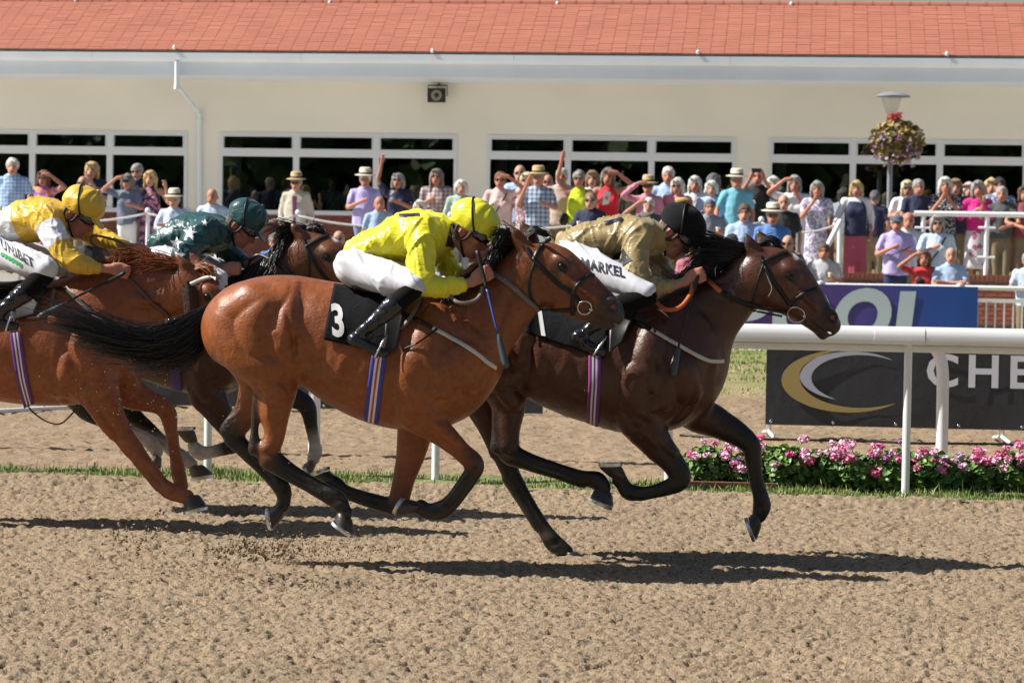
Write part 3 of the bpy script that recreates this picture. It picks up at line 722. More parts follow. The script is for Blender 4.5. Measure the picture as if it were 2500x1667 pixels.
c = onY(2082, 918, YA); crescent((c[0], c[2]), 42, 252, 128 * mA, 60 * mA, .20, YA, silver_v, root)
V2, F2 = text2d('CHELMSFORD', .022, 1.28); V2 = np.array(V2); V2[:, 0] -= V2[:, 0].min(); s = 81 * mA / (V2[:, 1].max() - V2[:, 1].min()); c = onY(2262, 908, YA)
flat('lettering', [(c[0] + v[0] * s * 1.05, c[2] + v[1] * s) for v in V2], F2, YA, white_v, root, .016)
MB().tube(catmull([onZ(-300, 1012, .03), onZ(0, 1003, .03), onZ(90, 998, .03), onZ(172, 994, .03)], 4), .022, 8).obj('ground_pipe', white_paint, smooth=True, loc=onZ(0, 1003, 0))
tag(bpy.data.objects['ground_pipe'], 'pale pipe lying along the far sand track', 'pipe')
cab = [onZ(x, y, .012) for x, y in ((1660, 1062), (1800, 1070), (1960, 1074), (2100, 1076), (2240, 1082), (2380, 1083), (2700, 1090))]
tag(MB().tube(catmull(cab, 5), .012, 6).obj('cable', black_leather, smooth=True, loc=cab[0]), 'thin black cable laid across the far sand track', 'cable')

# ---------------- terrace, fence and steps
paving = mat('grey_paving', (.58, .55, .49), .9, var=(2, .15), bump=((30, .3, .005),))
tag(MB().box((-45, 39.3, -.3), (40, 41.3, .0)).obj('pavement', paving), kind='structure')
tag(MB().box((-45, 41.3, -.3), (40, 42.2, .32)).obj('lower_step', paving), kind='structure')
xst = onY(2030, 600, 43.0)[0]
tag(MB().box((-45, 42.2, -.3), (xst, 43.2, .65)).obj('middle_step', paving), kind='structure')
tag(MB().box((xst, 42.2, -.3), (40, 43.3, .319)).obj('lower_landing', paving), kind='structure')
tag(MB().box((-45, 43.2, -.3), (xst, 51.05, .97)).box((xst, 43.53, -.3), (40, 51.05, .97)).obj('terrace', paving), kind='structure')
brick_m = mat('red_brick', (.26, .085, .055), .85, var=(7, .25), bump=((60, .5, .004),)); mortar = mat('mortar', (.34, .28, .23), .95, bump=((120, .4, .003),))
def brick_mesh(L, H, D):
    mb = MB().box((-L / 2, -D, -H / 2), (L / 2, 0, H / 2)); return newmesh(mb.V, mb.F, False)
def bricks(parent, x0, x1, z0, z1, Y, vis, maxn):
    """courses of bricks standing 6 mm proud of the mortar; the ones in plain view are single objects"""
    L, H = .215, .065; me = brick_mesh(L, H, .03); me.materials.append(brick_m); rest = MB(); k = 0; off = origin(parent); rg = random.Random(4)
    nz = int((z1 - z0) / .075)
    for j in range(nz):
        z = z0 + (j + .5) * .075; x = x0 - (.1125 if j % 2 else 0)
        while x < x1:
            cx, y = x + L / 2, Y + rg.uniform(-.003, .002)
            if k < maxn and vis(cx, z):
                o = bpy.data.objects.new('brick', me); COL.objects.link(o); o.parent = parent; o.location = Vector((cx, y, z)) - Vector(off); k += 1
            else: rest.box((x, y - .03, z - H / 2), (x + L, y, z + H / 2))
            x += .225
    if rest.V: o = rest.obj('brickwork', brick_m, parent); o['kind'] = 'stuff'
# low wall under the terrace on the right
tw = thing('terrace_wall', (xst, 43.5, .38), 'low red brick wall below the terrace railing', 'wall')
MB().box((xst, 43.402, .38), (14, 43.53, 1.17)).obj('core', mortar, tw)
bricks(tw, xst + .02, 13, .38, 1.08, 43.4, lambda x, z: 2.6 < x < 5.5, 200)
me = brick_mesh(.065, .10, .15); me.materials.append(brick_m)
for i in range(62):
    o = bpy.data.objects.new('coping_brick', me); COL.objects.link(o); o.parent = tw; o.location = (.06 + i * .075, 0, .76)
# spectators' fence
YF = 39.7; xa, xb = -17.5, 9.5
fence = thing('spectator_fence', (xa, YF, 0), 'white picket fence with round top rail holding back the crowd', 'fence')
MB().tube([(xa, YF, 1.05), (xb, YF, 1.05)], .035, 12).obj('top_rail', white_paint, fence, smooth='auto')
for z in (.86, .10): MB().box((xa, YF - .02, z - .03), (xb, YF + .02, z + .03)).obj('rail', white_paint, fence)
pk = newmesh(*(lambda m: (m.V, m.F))(MB().box((-.011, -.011, -.45), (.011, .011, .40))), False); pk.materials.append(white_paint)
x = xa; i = 0
while x < xb:
    o = bpy.data.objects.new('picket', pk); COL.objects.link(o); o.parent = fence; o.location = (x - xa, -.005, .47); x += .132
for x in np.arange(onY(2344, 690, YF)[0] - 2.08 * 9, xb, 2.08):
    MB().tube([(x, YF + .06, 0), (x, YF + .06, 1.06)], .03, 8).lathe([(.0001, -.05), (.05, -.05), (.055, .0), (.05, .035), (.0001, .05)], (x, YF, 1.07), 12).obj('post', white_paint, fence, smooth='auto')
# the pool banner tied to the fence
pa, pb = onY(1560, 705, YF - .06), onY(2388, 703, YF - .06); zb = onY(1850, 842, YF - .06)[2]
def poolf(N, L, co, src):
    sp = N.new('ShaderNodeSeparateXYZ'); L.new(co, sp.inputs[0]); mr = N.new('ShaderNodeMapRange'); mr.inputs[1].default_value = 2.6; mr.inputs[2].default_value = 5.2; L.new(sp.outputs[0], mr.inputs[0])
    return ramp(N, L, mr.outputs[0], [(0, (.10, .05, .24)), (.45, (.065, .06, .30)), (.7, (.02, .07, .33)), (1, (.014, .07, .30))])
pool = thing('advertising_banner', (pa[0], YF - .05, zb), 'purple to blue banner with big pale slanted POOL lettering on the fence', 'banner', 'trackside advertising banners')
xs = np.linspace(pa[0], pb[0], 60); zs = np.linspace(zb, pb[2] + .015, 9); Xg, Zg = np.meshgrid(xs, zs, indexing='ij'); Yg = YF - .055 + .006 * noise3(np.stack([Xg, 0 * Xg, Zg], -1), 3, 1)
f = np.stack([Xg, Yg, Zg], -1).reshape(-1, 3); i = (np.arange(59)[:, None] * 9 + np.arange(8)[None]).ravel(); n = len(f)
put('sheet', newmesh(np.r_[f, f + [0, .006, 0]], np.r_[np.stack([i, i + 9, i + 10, i + 1], 1), np.stack([i + n, i + 1 + n, i + 10 + n, i + 9 + n], 1)], True), mat('pool_banner_vinyl', fn=poolf, rough=.4), pool)
mF = mpx(2100, 760, YF); pale = mat('pale_blue_vinyl', (.50, .58, .64), .5)
for ch, x0, x1, yt, yb in (('P', 1752, 1878, 708, 832), ('O', 1886, 2026, 701, 838), ('O', 2036, 2176, 703, 840), ('L', 2190, 2290, 711, 836)):
    V2, F2 = text2d(ch, .05, 1, 6); V2 = np.array(V2); V2 = (V2 - V2.min(0)) / (V2.max(0) - V2.min(0)); V2[:, 0] += (V2[:, 1] - .5) * .16
    P = [onY(x0 + (x1 - x0) * v[0], yb + (yt - yb) * v[1], YF - .085) for v in V2]; flat('letter', [(p[0], p[2]) for p in P], F2, YF - .066, pale, pool, .004)
# railings on the terrace
tr = thing('terrace_railing', (onY(2230, 520, 43.45)[0], 43.46, 1.15), 'white tubular terrace railing at the top of the brick wall', 'railing')
xl = onY(2232, 522, 43.46)[0]; zt = onY(2300, 522, 43.46)[2]
MB().tube([(xl, 43.46, zt), (xl + 9, 43.46, zt)], .045, 12).obj('handrail', white_paint, tr, smooth='auto')
for k, pxx in enumerate((2253, 2408, 2563, 2718, 2873)):
    x = onY(pxx, 600, 43.46)[0]; MB().tube([(x, 43.46, 1.15), (x, 43.46, zt)], .04, 10).obj('post', white_paint, tr, smooth='auto')
    for pz in (556, 628):
        z = onY(pxx, pz, 43.46)[2]; MB().tube([(x - .14, 43.44, z), (x + .14, 43.44, z)], .02, 8).obj('clamp_bar', white_paint, tr, smooth='auto')
# stair rail and rope barrier
sr = thing('stair_handrail', (onY(2048, 640, 43.1)[0], 43.1, .4), 'white tubular handrail sloping down the terrace steps beside the post', 'handrail')
x = onY(2050, 600, 43.1)[0]; zt2 = onY(2050, 540, 43.1)[2]
MB().tube([(x, 43.1, .38), (x, 43.1, zt2)], .042, 10).obj('post', white_paint, sr, smooth='auto')
MB().tube([(x, 43.1, zt2), (x - .22, 42.4, zt2 - .45)], .045, 10).obj('handrail', white_paint, sr, smooth='auto')
rope_m = mat('white_rope', (.68, .68, .70), .8, bump=((60, 1, .02, 'noise', (3, 1, 1)),))
rb = thing('rope_barrier', (-15, 43.45, 1.15), 'white rope barrier slung between posts along the front of the terrace', 'barrier')
posts = [-16.5, -13.9, -11.3, -8.7, -6.1, -3.5, -.9, x - .02]
for pxx in posts[:-1]: MB().tube([(pxx, 43.45, 1.15), (pxx, 43.45, 2.03)], .035, 10).lathe([(.0001, -.04), (.045, -.03), (.05, .01), (.03, .04), (.0001, .05)], (pxx, 43.45, 2.05), 10).obj('post', white_paint, rb, smooth='auto')
for a, b in zip(posts[:-1], posts[1:] ):
    MB().tube([(a + (b - a) * t, 43.42, 2.0 - .16 * 4 * t * (1 - t)) for t in np.linspace(0, 1, 16)], .018, 8).obj('rope', rope_m, rb, True)

# ---------------- grandstand building
render_m = mat('cream_render', (.86, .82, .735), .9, var=(.5, .05), bump=((50, .25, .003), (2, .15, .01)))
upvc = mat('white_window_frame', (.74, .76, .80), .35); fascia_m = mat('white_fascia', (.80, .85, .93), .4, var=(1.2, .04))
tile_m = mat('clay_roof_tile', (.375, .145, .10), .9, spec=.2, var=(1.5, .07)); dark_gap = mat('dark_void', (.012, .011, .011), .9)
YW = 51.05; bx0, bx1 = -26.0, 15.0
bd = thing('grandstand', (bx0, YW, 1.15), 'long cream rendered grandstand with red tiled roof and white framed windows', 'building')
def wx(px): return onY(px, 420, YW)[0]
zs_, zh = onY(800, 520, YW)[2], onY(800, 326, YW)[2]; ztr = onY(800, 375, YW)[2]; ze = 4.98
groups = [(-760, -565, -370, -200), (-115, 79, 268, 457), (536, 723, 918, 1115), (1189, 1386, 1590, 1795), (1877, 2082, 2294, 2505), (2585, 2790, 3000, 3200)]
edges = []
for g in groups: edges.append((wx(g[0]), wx(g[-1])))
mbw = MB(); prev = bx0
for a, b in edges: mbw.box((prev, YW, zs_ - .02), (a, YW + .3, zh)); prev = b
mbw.box((prev, YW, zs_ - .02), (bx1, YW + .3, zh)); mbw.box((bx0, YW, zh), (bx1, YW + .3, ze))
mbw.obj('wall', render_m, bd)
MB().box((bx0, YW + .008, 1.15), (bx1, YW + .28, zs_ - .022)).obj('dado', mortar, bd)
bricks(bd, bx0, bx1, 1.16, zs_ - .03, YW, lambda x, z: (-9.9 < x < -5.2 or 0 < x < 1.4) and z > 1.5, 300)
glass = bpy.data.materials.new('window_glass'); glass.use_nodes = True; gn = glass.node_tree.nodes; gl = glass.node_tree.links; gn.remove(gn['Principled BSDF'])
tb = gn.new('ShaderNodeBsdfTransparent'); tb.inputs[0].default_value = (.62, .66, .64, 1); gg = gn.new('ShaderNodeBsdfGlossy'); gg.inputs[1].default_value = .01; gg.inputs[0].default_value = (.9, .95, .92, 1)
fr = gn.new('ShaderNodeFresnel'); fr.inputs[0].default_value = 1.85; mxs = gn.new('ShaderNodeMixShader'); gl.new(fr.outputs[0], mxs.inputs[0]); gl.new(tb.outputs[0], mxs.inputs[1]); gl.new(gg.outputs[0], mxs.inputs[2]); gl.new(mxs.outputs[0], gn['Material Output'].inputs[0])
for g in groups:
    xs = [wx(p) for p in g]; w = MB(); f = .06; y0, y1 = YW - .025, YW + .09
    w.box((xs[0], y0, zh - f), (xs[-1], y1, zh)); w.box((xs[0] - .05, y0 - .06, zs_ - .045), (xs[-1] + .05, y1, zs_ + .04)); w.box((xs[0] + f, y0 + .002, ztr - .075), (xs[-1] - f, y1 - .002, ztr + .065))
    for i, x in enumerate(xs):
        h = .085 if 0 < i < len(xs) - 1 else .0; a, b = (x - .06, x + .06) if h else ((x, x + f) if i == 0 else (x - f, x)); w.box((a, y0 - .003, zs_ + .04), (b, y1 + .003, zh - f))
    wo = w.obj('window', upvc, bd)
    for a, b in zip(xs[:-1], xs[1:]):
        for z0, z1 in ((zs_ + .04, ztr - .075), (ztr + .065, zh - f)):
            a2, b2 = a + .065, b - .065
            if z0 > ztr:
                fb = MB(); t = .02
                for q in (((a2, z0), (b2, z0 + t)), ((a2, z1 - t), (b2, z1)), ((a2, z0 + t), (a2 + t, z1 - t)), ((b2 - t, z0 + t), (b2, z1 - t))): fb.box((q[0][0], y0 - .012, q[0][1]), (q[1][0], y1 - .01, q[1][1]))
                fb.obj('opening_light', upvc, wo)
            MB().box((a2, YW + .03, z0), (b2, YW + .045, z1)).obj('pane', glass, wo)
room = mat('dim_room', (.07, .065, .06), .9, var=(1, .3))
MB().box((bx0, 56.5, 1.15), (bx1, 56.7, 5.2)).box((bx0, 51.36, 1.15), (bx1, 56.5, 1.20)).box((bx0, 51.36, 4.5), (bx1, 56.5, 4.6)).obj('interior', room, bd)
for g in (-115, 536, 1189, 1877): # pale curtains drawn back at the left of each window
    x = wx(g); V = []; mb = MB()
    for k in range(4): mb.tube([(x + .14 + k * .055, YW + .5, 1.25), (x + .14 + k * .055, YW + .5, 4.3)], .036, 8)
    mb.obj('curtain', mat('pale_curtain', (.34, .36, .35), .9), bd, True)
# eaves, gutter, downpipe
YE = 49.0; zg0, zg1 = onY(1250, 158, YE)[2], onY(1250, 136, YE)[2]; zg2 = onY(1250, 190, YE)[2]
MB().box((bx0, YE, zg2 - .01), (bx1, YE + .03, zg0 + .02)).obj('fascia_board', fascia_m, bd)
MB().box((bx0, YE + .03, zg2), (bx1, YW + .29, zg2 + .04)).obj('soffit', fascia_m, bd)
gl_w = 4.06
xg = bx0
while xg < bx1:
    mb = MB(); pr = [(YE - .004, zg0), (YE - .09, zg0 + .01), (YE - .135, zg0 + .06), (YE - .137, zg1), (YE - .128, zg1), (YE - .12, zg0 + .07), (YE - .004, zg0 + .03)]
    beam(mb, xg, xg + gl_w - .006, pr); mb.obj('gutter', fascia_m, bd); xg += gl_w
def pp(x, y, Yp): return onY(x, y, Yp)
d0, d1 = pp(432, 150, 48.9), pp(432, 212, 48.9); d2, d3 = pp(486, 276, YW - .06), pp(487, 520, YW - .06)
MB().tube([d0, d1], .045, 10).tube([d1 + [0, 0, .02], d2 - [0, 0, -.01]], .045, 10).tube([d2, d3, d3 - [0, 0, 1.0]], .045, 10).obj('downpipe', fascia_m, bd, smooth='auto')
for p in (d1, d2, d2 - [0, 0, .18]): MB().lathe([(.052, -.05), (.058, -.05), (.058, .05), (.052, .05)], p, 12).obj('pipe_collar', fascia_m, bd, smooth='auto')
# roof: flat tiles in straight columns, the three lowest rows single
zr0 = onY(1250, 127, YE - .12)[2]; pitch = 26; tw_, gauge = .265, .113; cp, sp_ = math.cos(R(pitch)), math.sin(R(pitch)); rows = 23
roof = MB().add([(bx0, YE - .10, zr0 - .03), (bx1, YE - .10, zr0 - .03), (bx1, YE - .10 + rows * gauge * cp, zr0 - .03 + rows * gauge * sp_), (bx0, YE - .10 + rows * gauge * cp, zr0 - .03 + rows * gauge * sp_)], [(0, 1, 2, 3)]).box((bx0, YE - .1, zr0 - .06), (bx1, YE + .3, zr0 - .035)).obj('roof', dark_gap, bd)
tm = newmesh(*(lambda V: (V, [(0, 1, 3, 2), (0, 4, 5, 1), (4, 6, 7, 5), (0, 2, 6, 4), (1, 5, 7, 3)]))(np.array([(-.129, 0, .0), (.129, 0, .0), (-.129, .18 * cp, .18 * sp_ - .012), (.129, .18 * cp, .18 * sp_ - .012), (-.129, 0, -.020), (.129, 0, -.020), (-.129, .18 * cp, .18 * sp_ - .024), (.129, .18 * cp, .18 * sp_ - .024)])), False); tm.materials.append(tile_m)
rest = MB(); k = 0; rg = random.Random(9); ro = np.array(origin(roof)); tv = np.array([v.co for v in tm.vertices]); tf = [tuple(p.vertices) for p in tm.polygons]
for j in range(rows):
    x = bx0 + rg.uniform(-.004, .004)
    while x < bx1:
        y, z = YE - .14 + j * gauge * cp, zr0 + j * gauge * sp_ + rg.uniform(-.002, .003)
        if j < 3 and k < 290 and -17 < x < 5:
            o = bpy.data.objects.new('tile', tm); COL.objects.link(o); o.parent = roof; o.location = Vector((x, y, z)) - Vector(ro); k += 1
        else:
            q = tv + [x, y, z]; q[:, 2] += rg.uniform(-.002, .002); rest.add(q, tf)
        x += tw_
rt = rest.obj('tiling', tile_m, roof); rt['kind'] = 'stuff'
yr, zr = YE - .12 + rows * gauge * cp, zr0 + rows * gauge * sp_
for i in range(int((bx1 - bx0) / .36)):
    x = bx0 + i * .36; mb = MB(); mb.tube([(x, yr, zr - .06), (x + .32, yr, zr - .06)], .11, 10); mb.tube([(x + .315, yr, zr - .06), (x + .365, yr, zr - .06)], .12, 10); mb.obj('ridge_tile', tile_m, roof, smooth='auto')
for pxx, pyy in ((426, 116), (1056, 125), (1704, 128), (2312, 132), (185, 2), (805, 7), (1361, 9), (1932, 10)):
    p = onY(pxx, pyy, YE - .14 if pyy > 60 else yr - .1); b = onY(pxx, 136, YE - .13) if pyy > 60 else p
    bird = thing('gull_deterrent', p - [0, 0, .05], 'small white wire clip standing on the ' + ('eaves tiles' if pyy > 60 else 'roof ridge'), 'clip', 'wire clips on the eaves' if pyy > 60 else 'wire clips on the ridge')
    z0 = zr0 - .01 if pyy > 60 else zr - .05; MB().tube([(p[0] - .02, p[1], z0), (p[0], p[1], p[2] - .02)], .012, 6).lathe([(.0001, -.045), (.03, -.03), (.036, 0), (.025, .035), (.0001, .045)], p, 8).obj('wire_knob', white_paint, bird, True)
# speaker under the eaves
sp = onY(1068, 234, YW - .25); spk = thing('loudspeaker', sp, 'black outdoor loudspeaker on a bracket high on the cream wall', 'loudspeaker'); bk = mat('black_plastic', (.016, .016, .017), .5)
V = [(sp[0] + x * .18 * (1 if y < 0 else .7), sp[1] + y, sp[2] + z * .14 * (1 if y < 0 else .75)) for y in (-.13, .13) for x, z in ((-1, -1), (1, -1), (1, 1), (-1, 1))]
MB().add(V, [(0, 1, 2, 3), (7, 6, 5, 4), (0, 4, 5, 1), (1, 5, 6, 2), (2, 6, 7, 3), (3, 7, 4, 0)]).obj('cabinet', bk, spk)
rx = Matrix.Rotation(R(90), 3, 'X'); gre = mat('speaker_cone', (.30, .29, .22), .6)
MB().lathe([(.105, 0), (.105, .02), (.085, .02), (.05, -.005), (.0001, -.01)][::-1], sp + [0, -.131, 0], 20, M=rx).obj('cone', gre, spk, True)
MB().lathe([(.04, 0), (.038, .03), (.0001, .04)][::-1], sp + [0, -.135, 0], 14, M=rx).obj('dust_cap', bk, spk, True)
MB().tube([sp + [-.19, 0, .0], sp + [-.19, .02, .20], sp + [.19, .02, .20], sp + [.19, 0, 0]], .014, 6).tube([sp + [0, .02, .20], sp + [0, .25, .24]], .02, 6).obj('bracket', bk, spk, True)
# lamp post with hanging basket
YL = 47.2; lb = onY(2168, 640, YL); lx = lb[0]; lamp = thing('lamp_post', (lx, YL, 1.15), 'slender grey lamp post with a flat mushroom hood on the terrace', 'lamp post'); lgrey = mat('grey_lamp_metal', (.22, .24, .27), .45)
zc = onY(2172, 300, YL)[2]; zhd = onY(2176, 236, YL)[2]
MB().tube([(lx, YL, 1.15), (lx, YL, zc)], .048, 12).obj('pole', lgrey, lamp, smooth='auto')
MB().lathe([(.0001, zc - .02), (.07, zc), (.075, zc + .12), (.05, zc + .15), (.0001, zc + .16)], (lx, YL, 0), 14).obj('lamp_holder', bk, lamp, smooth='auto')
cg = mat('clear_diffuser', (.75, .75, .74), .2, spec=.3); cgb = cg.node_tree.nodes['Principled BSDF']; cgb.inputs['Transmission Weight'].default_value = .85; cgb.inputs['Alpha'].default_value = .16
MB().lathe([(.09, zc + .15), (.19, zhd - .02), (.185, zhd - .02), (.085, zc + .15)], (lx, YL, 0), 18).obj('diffuser', cg, lamp, True)
MB().lathe([(.30, zhd - .01), (.305, zhd + .01), (.22, zhd + .055), (.10, zhd + .085), (.0001, zhd + .09)], (lx + .03, YL, 0), 24).obj('hood', lgrey, lamp, smooth='auto')
leafm = [mat('leaf_green', (.075, .15, .03), .5, var=(8, .4)), mat('leaf_olive', (.27, .19, .06), .6, var=(8, .35)), mat('leaf_bright', (.14, .25, .05), .5, var=(8, .35))]
petm = {n: mat('petal_' + n, c, .55, var=(12, .15)) for n, c in (('lilac', (.52, .40, .54)), ('pale_pink', (.78, .46, .60)), ('pink', (.76, .25, .44)), ('hot_pink', (.72, .11, .29)), ('coral', (.65, .12, .11)), ('mauve', (.42, .13, .42)))}
def leaves(mb, rg, c, rad, n, s, up=.3):
    for _ in range(n):
        d = rg.normal(0, 1, 3); d /= np.linalg.norm(d); p = np.array(c) + d * np.array(rad) * rg.uniform(.55, 1.0) ** .6; nn = d * .6 + rg.normal(0, .5, 3) + [0, 0, up]; nn /= np.linalg.norm(nn)
        u = np.cross(nn, rg.normal(0, 1, 3)); u /= np.linalg.norm(u); v = np.cross(nn, u); q = s * rg.uniform(.6, 1.3)
        mb.add([p - u * q, p - u * .4 * q + v * .7 * q + nn * .12 * q, p + u * .5 * q + v * .6 * q, p + u * q + nn * -.1 * q, p + u * .5 * q - v * .6 * q, p - u * .4 * q - v * .7 * q + nn * .12 * q], [(0, 1, 2, 3), (0, 3, 4, 5)])
bk0 = onY(2190, 352, YL - .05); bas = thing('hanging_basket', bk0, 'full hanging flower basket of lilac blooms and browning foliage on the lamp post', 'flower basket')
rgn = np.random.default_rng(3)
mb = MB(); leaves(mb, rgn, bk0 + [0, 0, .05], (.50, .40, .40), 1500, .042); mb.obj('foliage', leafm[1], bas)
mb = MB(); leaves(mb, rgn, bk0, (.38, .32, .32), 500, .045); mb.obj('green_leaves', leafm[0], bas)
MB().lathe([(.0001, -.22), (.15, -.2), (.26, -.05), (.28, .05), (.0001, .05)], bk0, 16).obj('basket', lgrey, bas, True)
for i in range(60):
    a = rgn.uniform(0, 6.28); z = rgn.uniform(-.42, .2); r = .44 * math.sqrt(max(0.1, 1 - (z / .5) ** 2)); p = bk0 + [r * math.cos(a), -abs(r * math.sin(a)) * .9, z]
    mb = MB(); leaves(mb, rgn, p, (.028, .028, .025), 9, .022); mb.obj('bloom', petm['lilac' if i % 9 else 'mauve'], bas)
for i in range(6): mb = MB(); leaves(mb, rgn, bk0 + [rgn.uniform(-.15, .12), -.1, .42 + rgn.uniform(0, .1)], (.05, .05, .05), 14, .035); mb.obj('bloom', petm['coral'], bas)

# ---------------- geranium bed behind the near rail
def flower_mesh(seed, n=26):
    rg = np.random.default_rng(seed); mb = MB(); leaves(mb, rg, (0, 0, 0), (.05, .05, .036), n * 2, .0185, .5); return newmesh(mb.V, mb.F, False)
FM = {k: [] for k in petm}
for k in petm:
    for s in range(3): me = flower_mesh(s + 11); me.materials.append(petm[k]); FM[k].append(me)
terra = mat('terracotta_trough', (.22, .09, .05), .85, var=(8, .2))
x0, x1 = onZ(1668, 1215, 0)[0], 2.6
PL = [('pale_pink', 'pink', 'hot_pink'), ('pink', 'pale_pink', 'lilac'), ('hot_pink', 'pale_pink', 'pink'), ('pale_pink', 'lilac', 'pink'), ('pink', 'hot_pink', 'pale_pink'), ('pale_pink', 'hot_pink', 'mauve')]
PN = {'pale_pink': 'pale pink', 'hot_pink': 'deep pink', 'pink': 'pink', 'lilac': 'lilac', 'mauve': 'mauve', 'coral': 'coral'}
rg = np.random.default_rng(21); npl = 13
for i in range(npl):
    x = x0 + .14 + (x1 - x0) * i / npl; y = 18.45 + rg.uniform(-.05, .12) - (.09 if i in (5, 6) else 0); h = rg.uniform(.22, .30); cs = PL[i % 6]
    label = 'geranium with ' + PN[cs[0]] + ' and ' + PN[cs[1]] + ' blooms, ' + ('at the trough end of the bed' if i == 0 else '%s along from the trough' % ('second third fourth fifth sixth seventh eighth ninth tenth eleventh twelfth thirteenth'.split()[i - 1]))
    pl = thing('geranium_plant', (x, y, .02), label, 'plant', 'geraniums in the trackside flower bed')
    mb = MB(); leaves(mb, rg, (x, y, h * .55), (.19, .20, h * .52), 620, .032, .5); mb.obj('foliage', leafm[0], pl)
    mb = MB(); leaves(mb, rg, (x, y, h * .6), (.19, .20, h * .5), 300, .03, .7); mb.obj('young_leaves', leafm[2], pl)
    nb = rg.integers(13, 18)
    for k in range(nb):
        tall = rg.random() < .3; p = np.array((x + rg.uniform(-.19, .19), y + rg.uniform(-.22, .1), h * rg.uniform(.55, 1.0) + (.10 if tall else .02))); p[1] = min(p[1], y - .08) if not tall else p[1]
        c = cs[0] if rg.random() < .55 else cs[1] if rg.random() < .6 else cs[2]
        o = bpy.data.objects.new('flower_head', FM[c][rg.integers(3)]); COL.objects.link(o); o.parent = pl; o.location = Vector(p) - pl.location; o.rotation_euler.z = rg.uniform(0, 6); s = rg.uniform(.5, .92); o.scale = (s, s, s)
        if tall: MB().tube([(x, y, h * .6), p - [0, 0, .02]], .004, 5).obj('stalk', leafm[2], pl, True)
tr0 = thing('planting_trough', (x0 + .1, 18.35, .0), 'low terracotta trough at the end of the geranium bed', 'trough')
MB().box((x0 + .0, 18.20, .0), (x0 + .62, 18.24, .07)).box((x0, 18.241, 0), (x0 + .04, 18.7, .07)).box((x0, 18.701, 0), (x0 + .62, 18.74, .07)).obj('side', terra, tr0)
# ---------------- the wood behind the photographer, mirrored in the windows
wood = MB(); rg = np.random.default_rng(8)
for i in range(40): leaves(wood, rg, (-80 + i * 3.0 + rg.uniform(-1, 1), -34 + rg.uniform(-3, 3), rg.uniform(4, 7)), (3.2, 2.5, 6.5), 240, .9)
tag(wood.obj('wood', mat('wood_leaf', (.09, .14, .05), .7)), 'dark belt of trees across the infield behind the photographer', 'trees', kind='stuff')
# ---------------- sand thrown up by the hooves
def grains(name, spec, label):
    mb = MB(); rg = np.random.default_rng(2)
    for (px, py, sx, sy, Y, sY, n, r0, r1) in spec:
        for _ in range(n):
            p = onY(rg.normal(px, sx), rg.normal(py, sy), Y + rg.normal(0, sY)); r = rg.uniform(r0, r1)
            if p[2] < .012: continue
            q = rg.normal(0, 1, (6, 3)) * .25 + np.array([(1, 0, 0), (-1, 0, 0), (0, 1, 0), (0, -1, 0), (0, 0, 1), (0, 0, -1)])
            mb.add(p + q * r, [(0, 2, 4), (2, 1, 4), (1, 3, 4), (3, 0, 4), (2, 0, 5), (1, 2, 5), (3, 1, 5), (0, 3, 5)])
    return tag(mb.obj(name, sand), label, 'sand', kind='stuff')
grains('flying_sand', [(290, 1000, 90, 90, 14.7, .2, 260, .0015, .0045), (200, 900, 120, 60, 14.7, .2, 120, .001, .003), (700, 1150, 120, 90, 13.8, .3, 120, .001, .0035), (1300, 1100, 160, 80, 14.0, .3, 80, .001, .003)], 'loose grains of sand thrown up around the galloping legs')
grains('kicked_up_clods', [(620, 1345, 60, 14, 13.0, .12, 150, .006, .016), (690, 1340, 110, 22, 13.0, .2, 260, .003, .008), (820, 1340, 130, 16, 13.0, .2, 260, .002, .007), (330, 1310, 60, 18, 13.2, .2, 130, .003, .011), (390, 1250, 10, 6, 14.6, .05, 8, .006, .012)], 'dark clods and crumbs of sand kicked up above the track')
# ============================================================ the four horses, traced in photo pixels
A3 = np.array
SHOULDER = [([(1062, 770, 26, .165), (1048, 845, 36, .19), (1052, 895, 32, .195)], .065, .022), ([(1022, 885, 34, .19), (1010, 945, 34, .19), (1022, 985, 26, .17)], .07, .02), ([(1078, 880, 26, .175), (1088, 925, 28, .165), (1086, 948, 22, .155)], .06, .018),
            ([(1018, 966, 17, .19), (1055, 956, 19, .185), (1088, 938, 14, .175)], .05, .016), ([(1132, 872, 34, .10), (1146, 925, 32, .09)], .08, .02), ([(1050, 998, 17, .150), (1072, 1030, 18, .145), (1108, 1078, 13, .14)], .042, .014), ([(984, 990, 18, .15), (990, 1022, 20, .14)], .06, .02)]
QUARTER = [([(549, 772, 32, .13), (552, 822, 42, .165), (576, 868, 43, .19), (622, 893, 36, .20), (674, 902, 24, .195)], .075, .02), ([(646, 745, 24, .20), (612, 797, 36, .205), (628, 843, 28, .21)], .068, .02), ([(556, 752, 34, .11), (618, 722, 42, .16), (682, 712, 34, .175)], .08, .035),
           ([(714, 696, 13, .205), (713, 750, 19, .212), (703, 808, 21, .215), (692, 846, 19, .21)], .058, .02), ([(680, 814, 13, .235), (688, 846, 15, .235)], .045, .016), ([(655, 936, 20, .125), (676, 960, 22, .12)], .07, .025)]
def mus(L, ref, to, k): return [([(to[0] + (x - ref[0]) * k, to[1] + (y - ref[1]) * k, r * k, d) for x, y, r, d in pts], w, kk) for pts, w, kk in L]
BAY, BLK = A3((.232, .067, .018)), A3((.008, .0065, .006))
def G(name, m, g, **k): return dict(name=name, m=m, g=g, **k)
BLUE, WHT, RED, PUR = (.05, .05, .32), (.7, .7, .75), (.45, .06, .08), (.13, .03, .22)

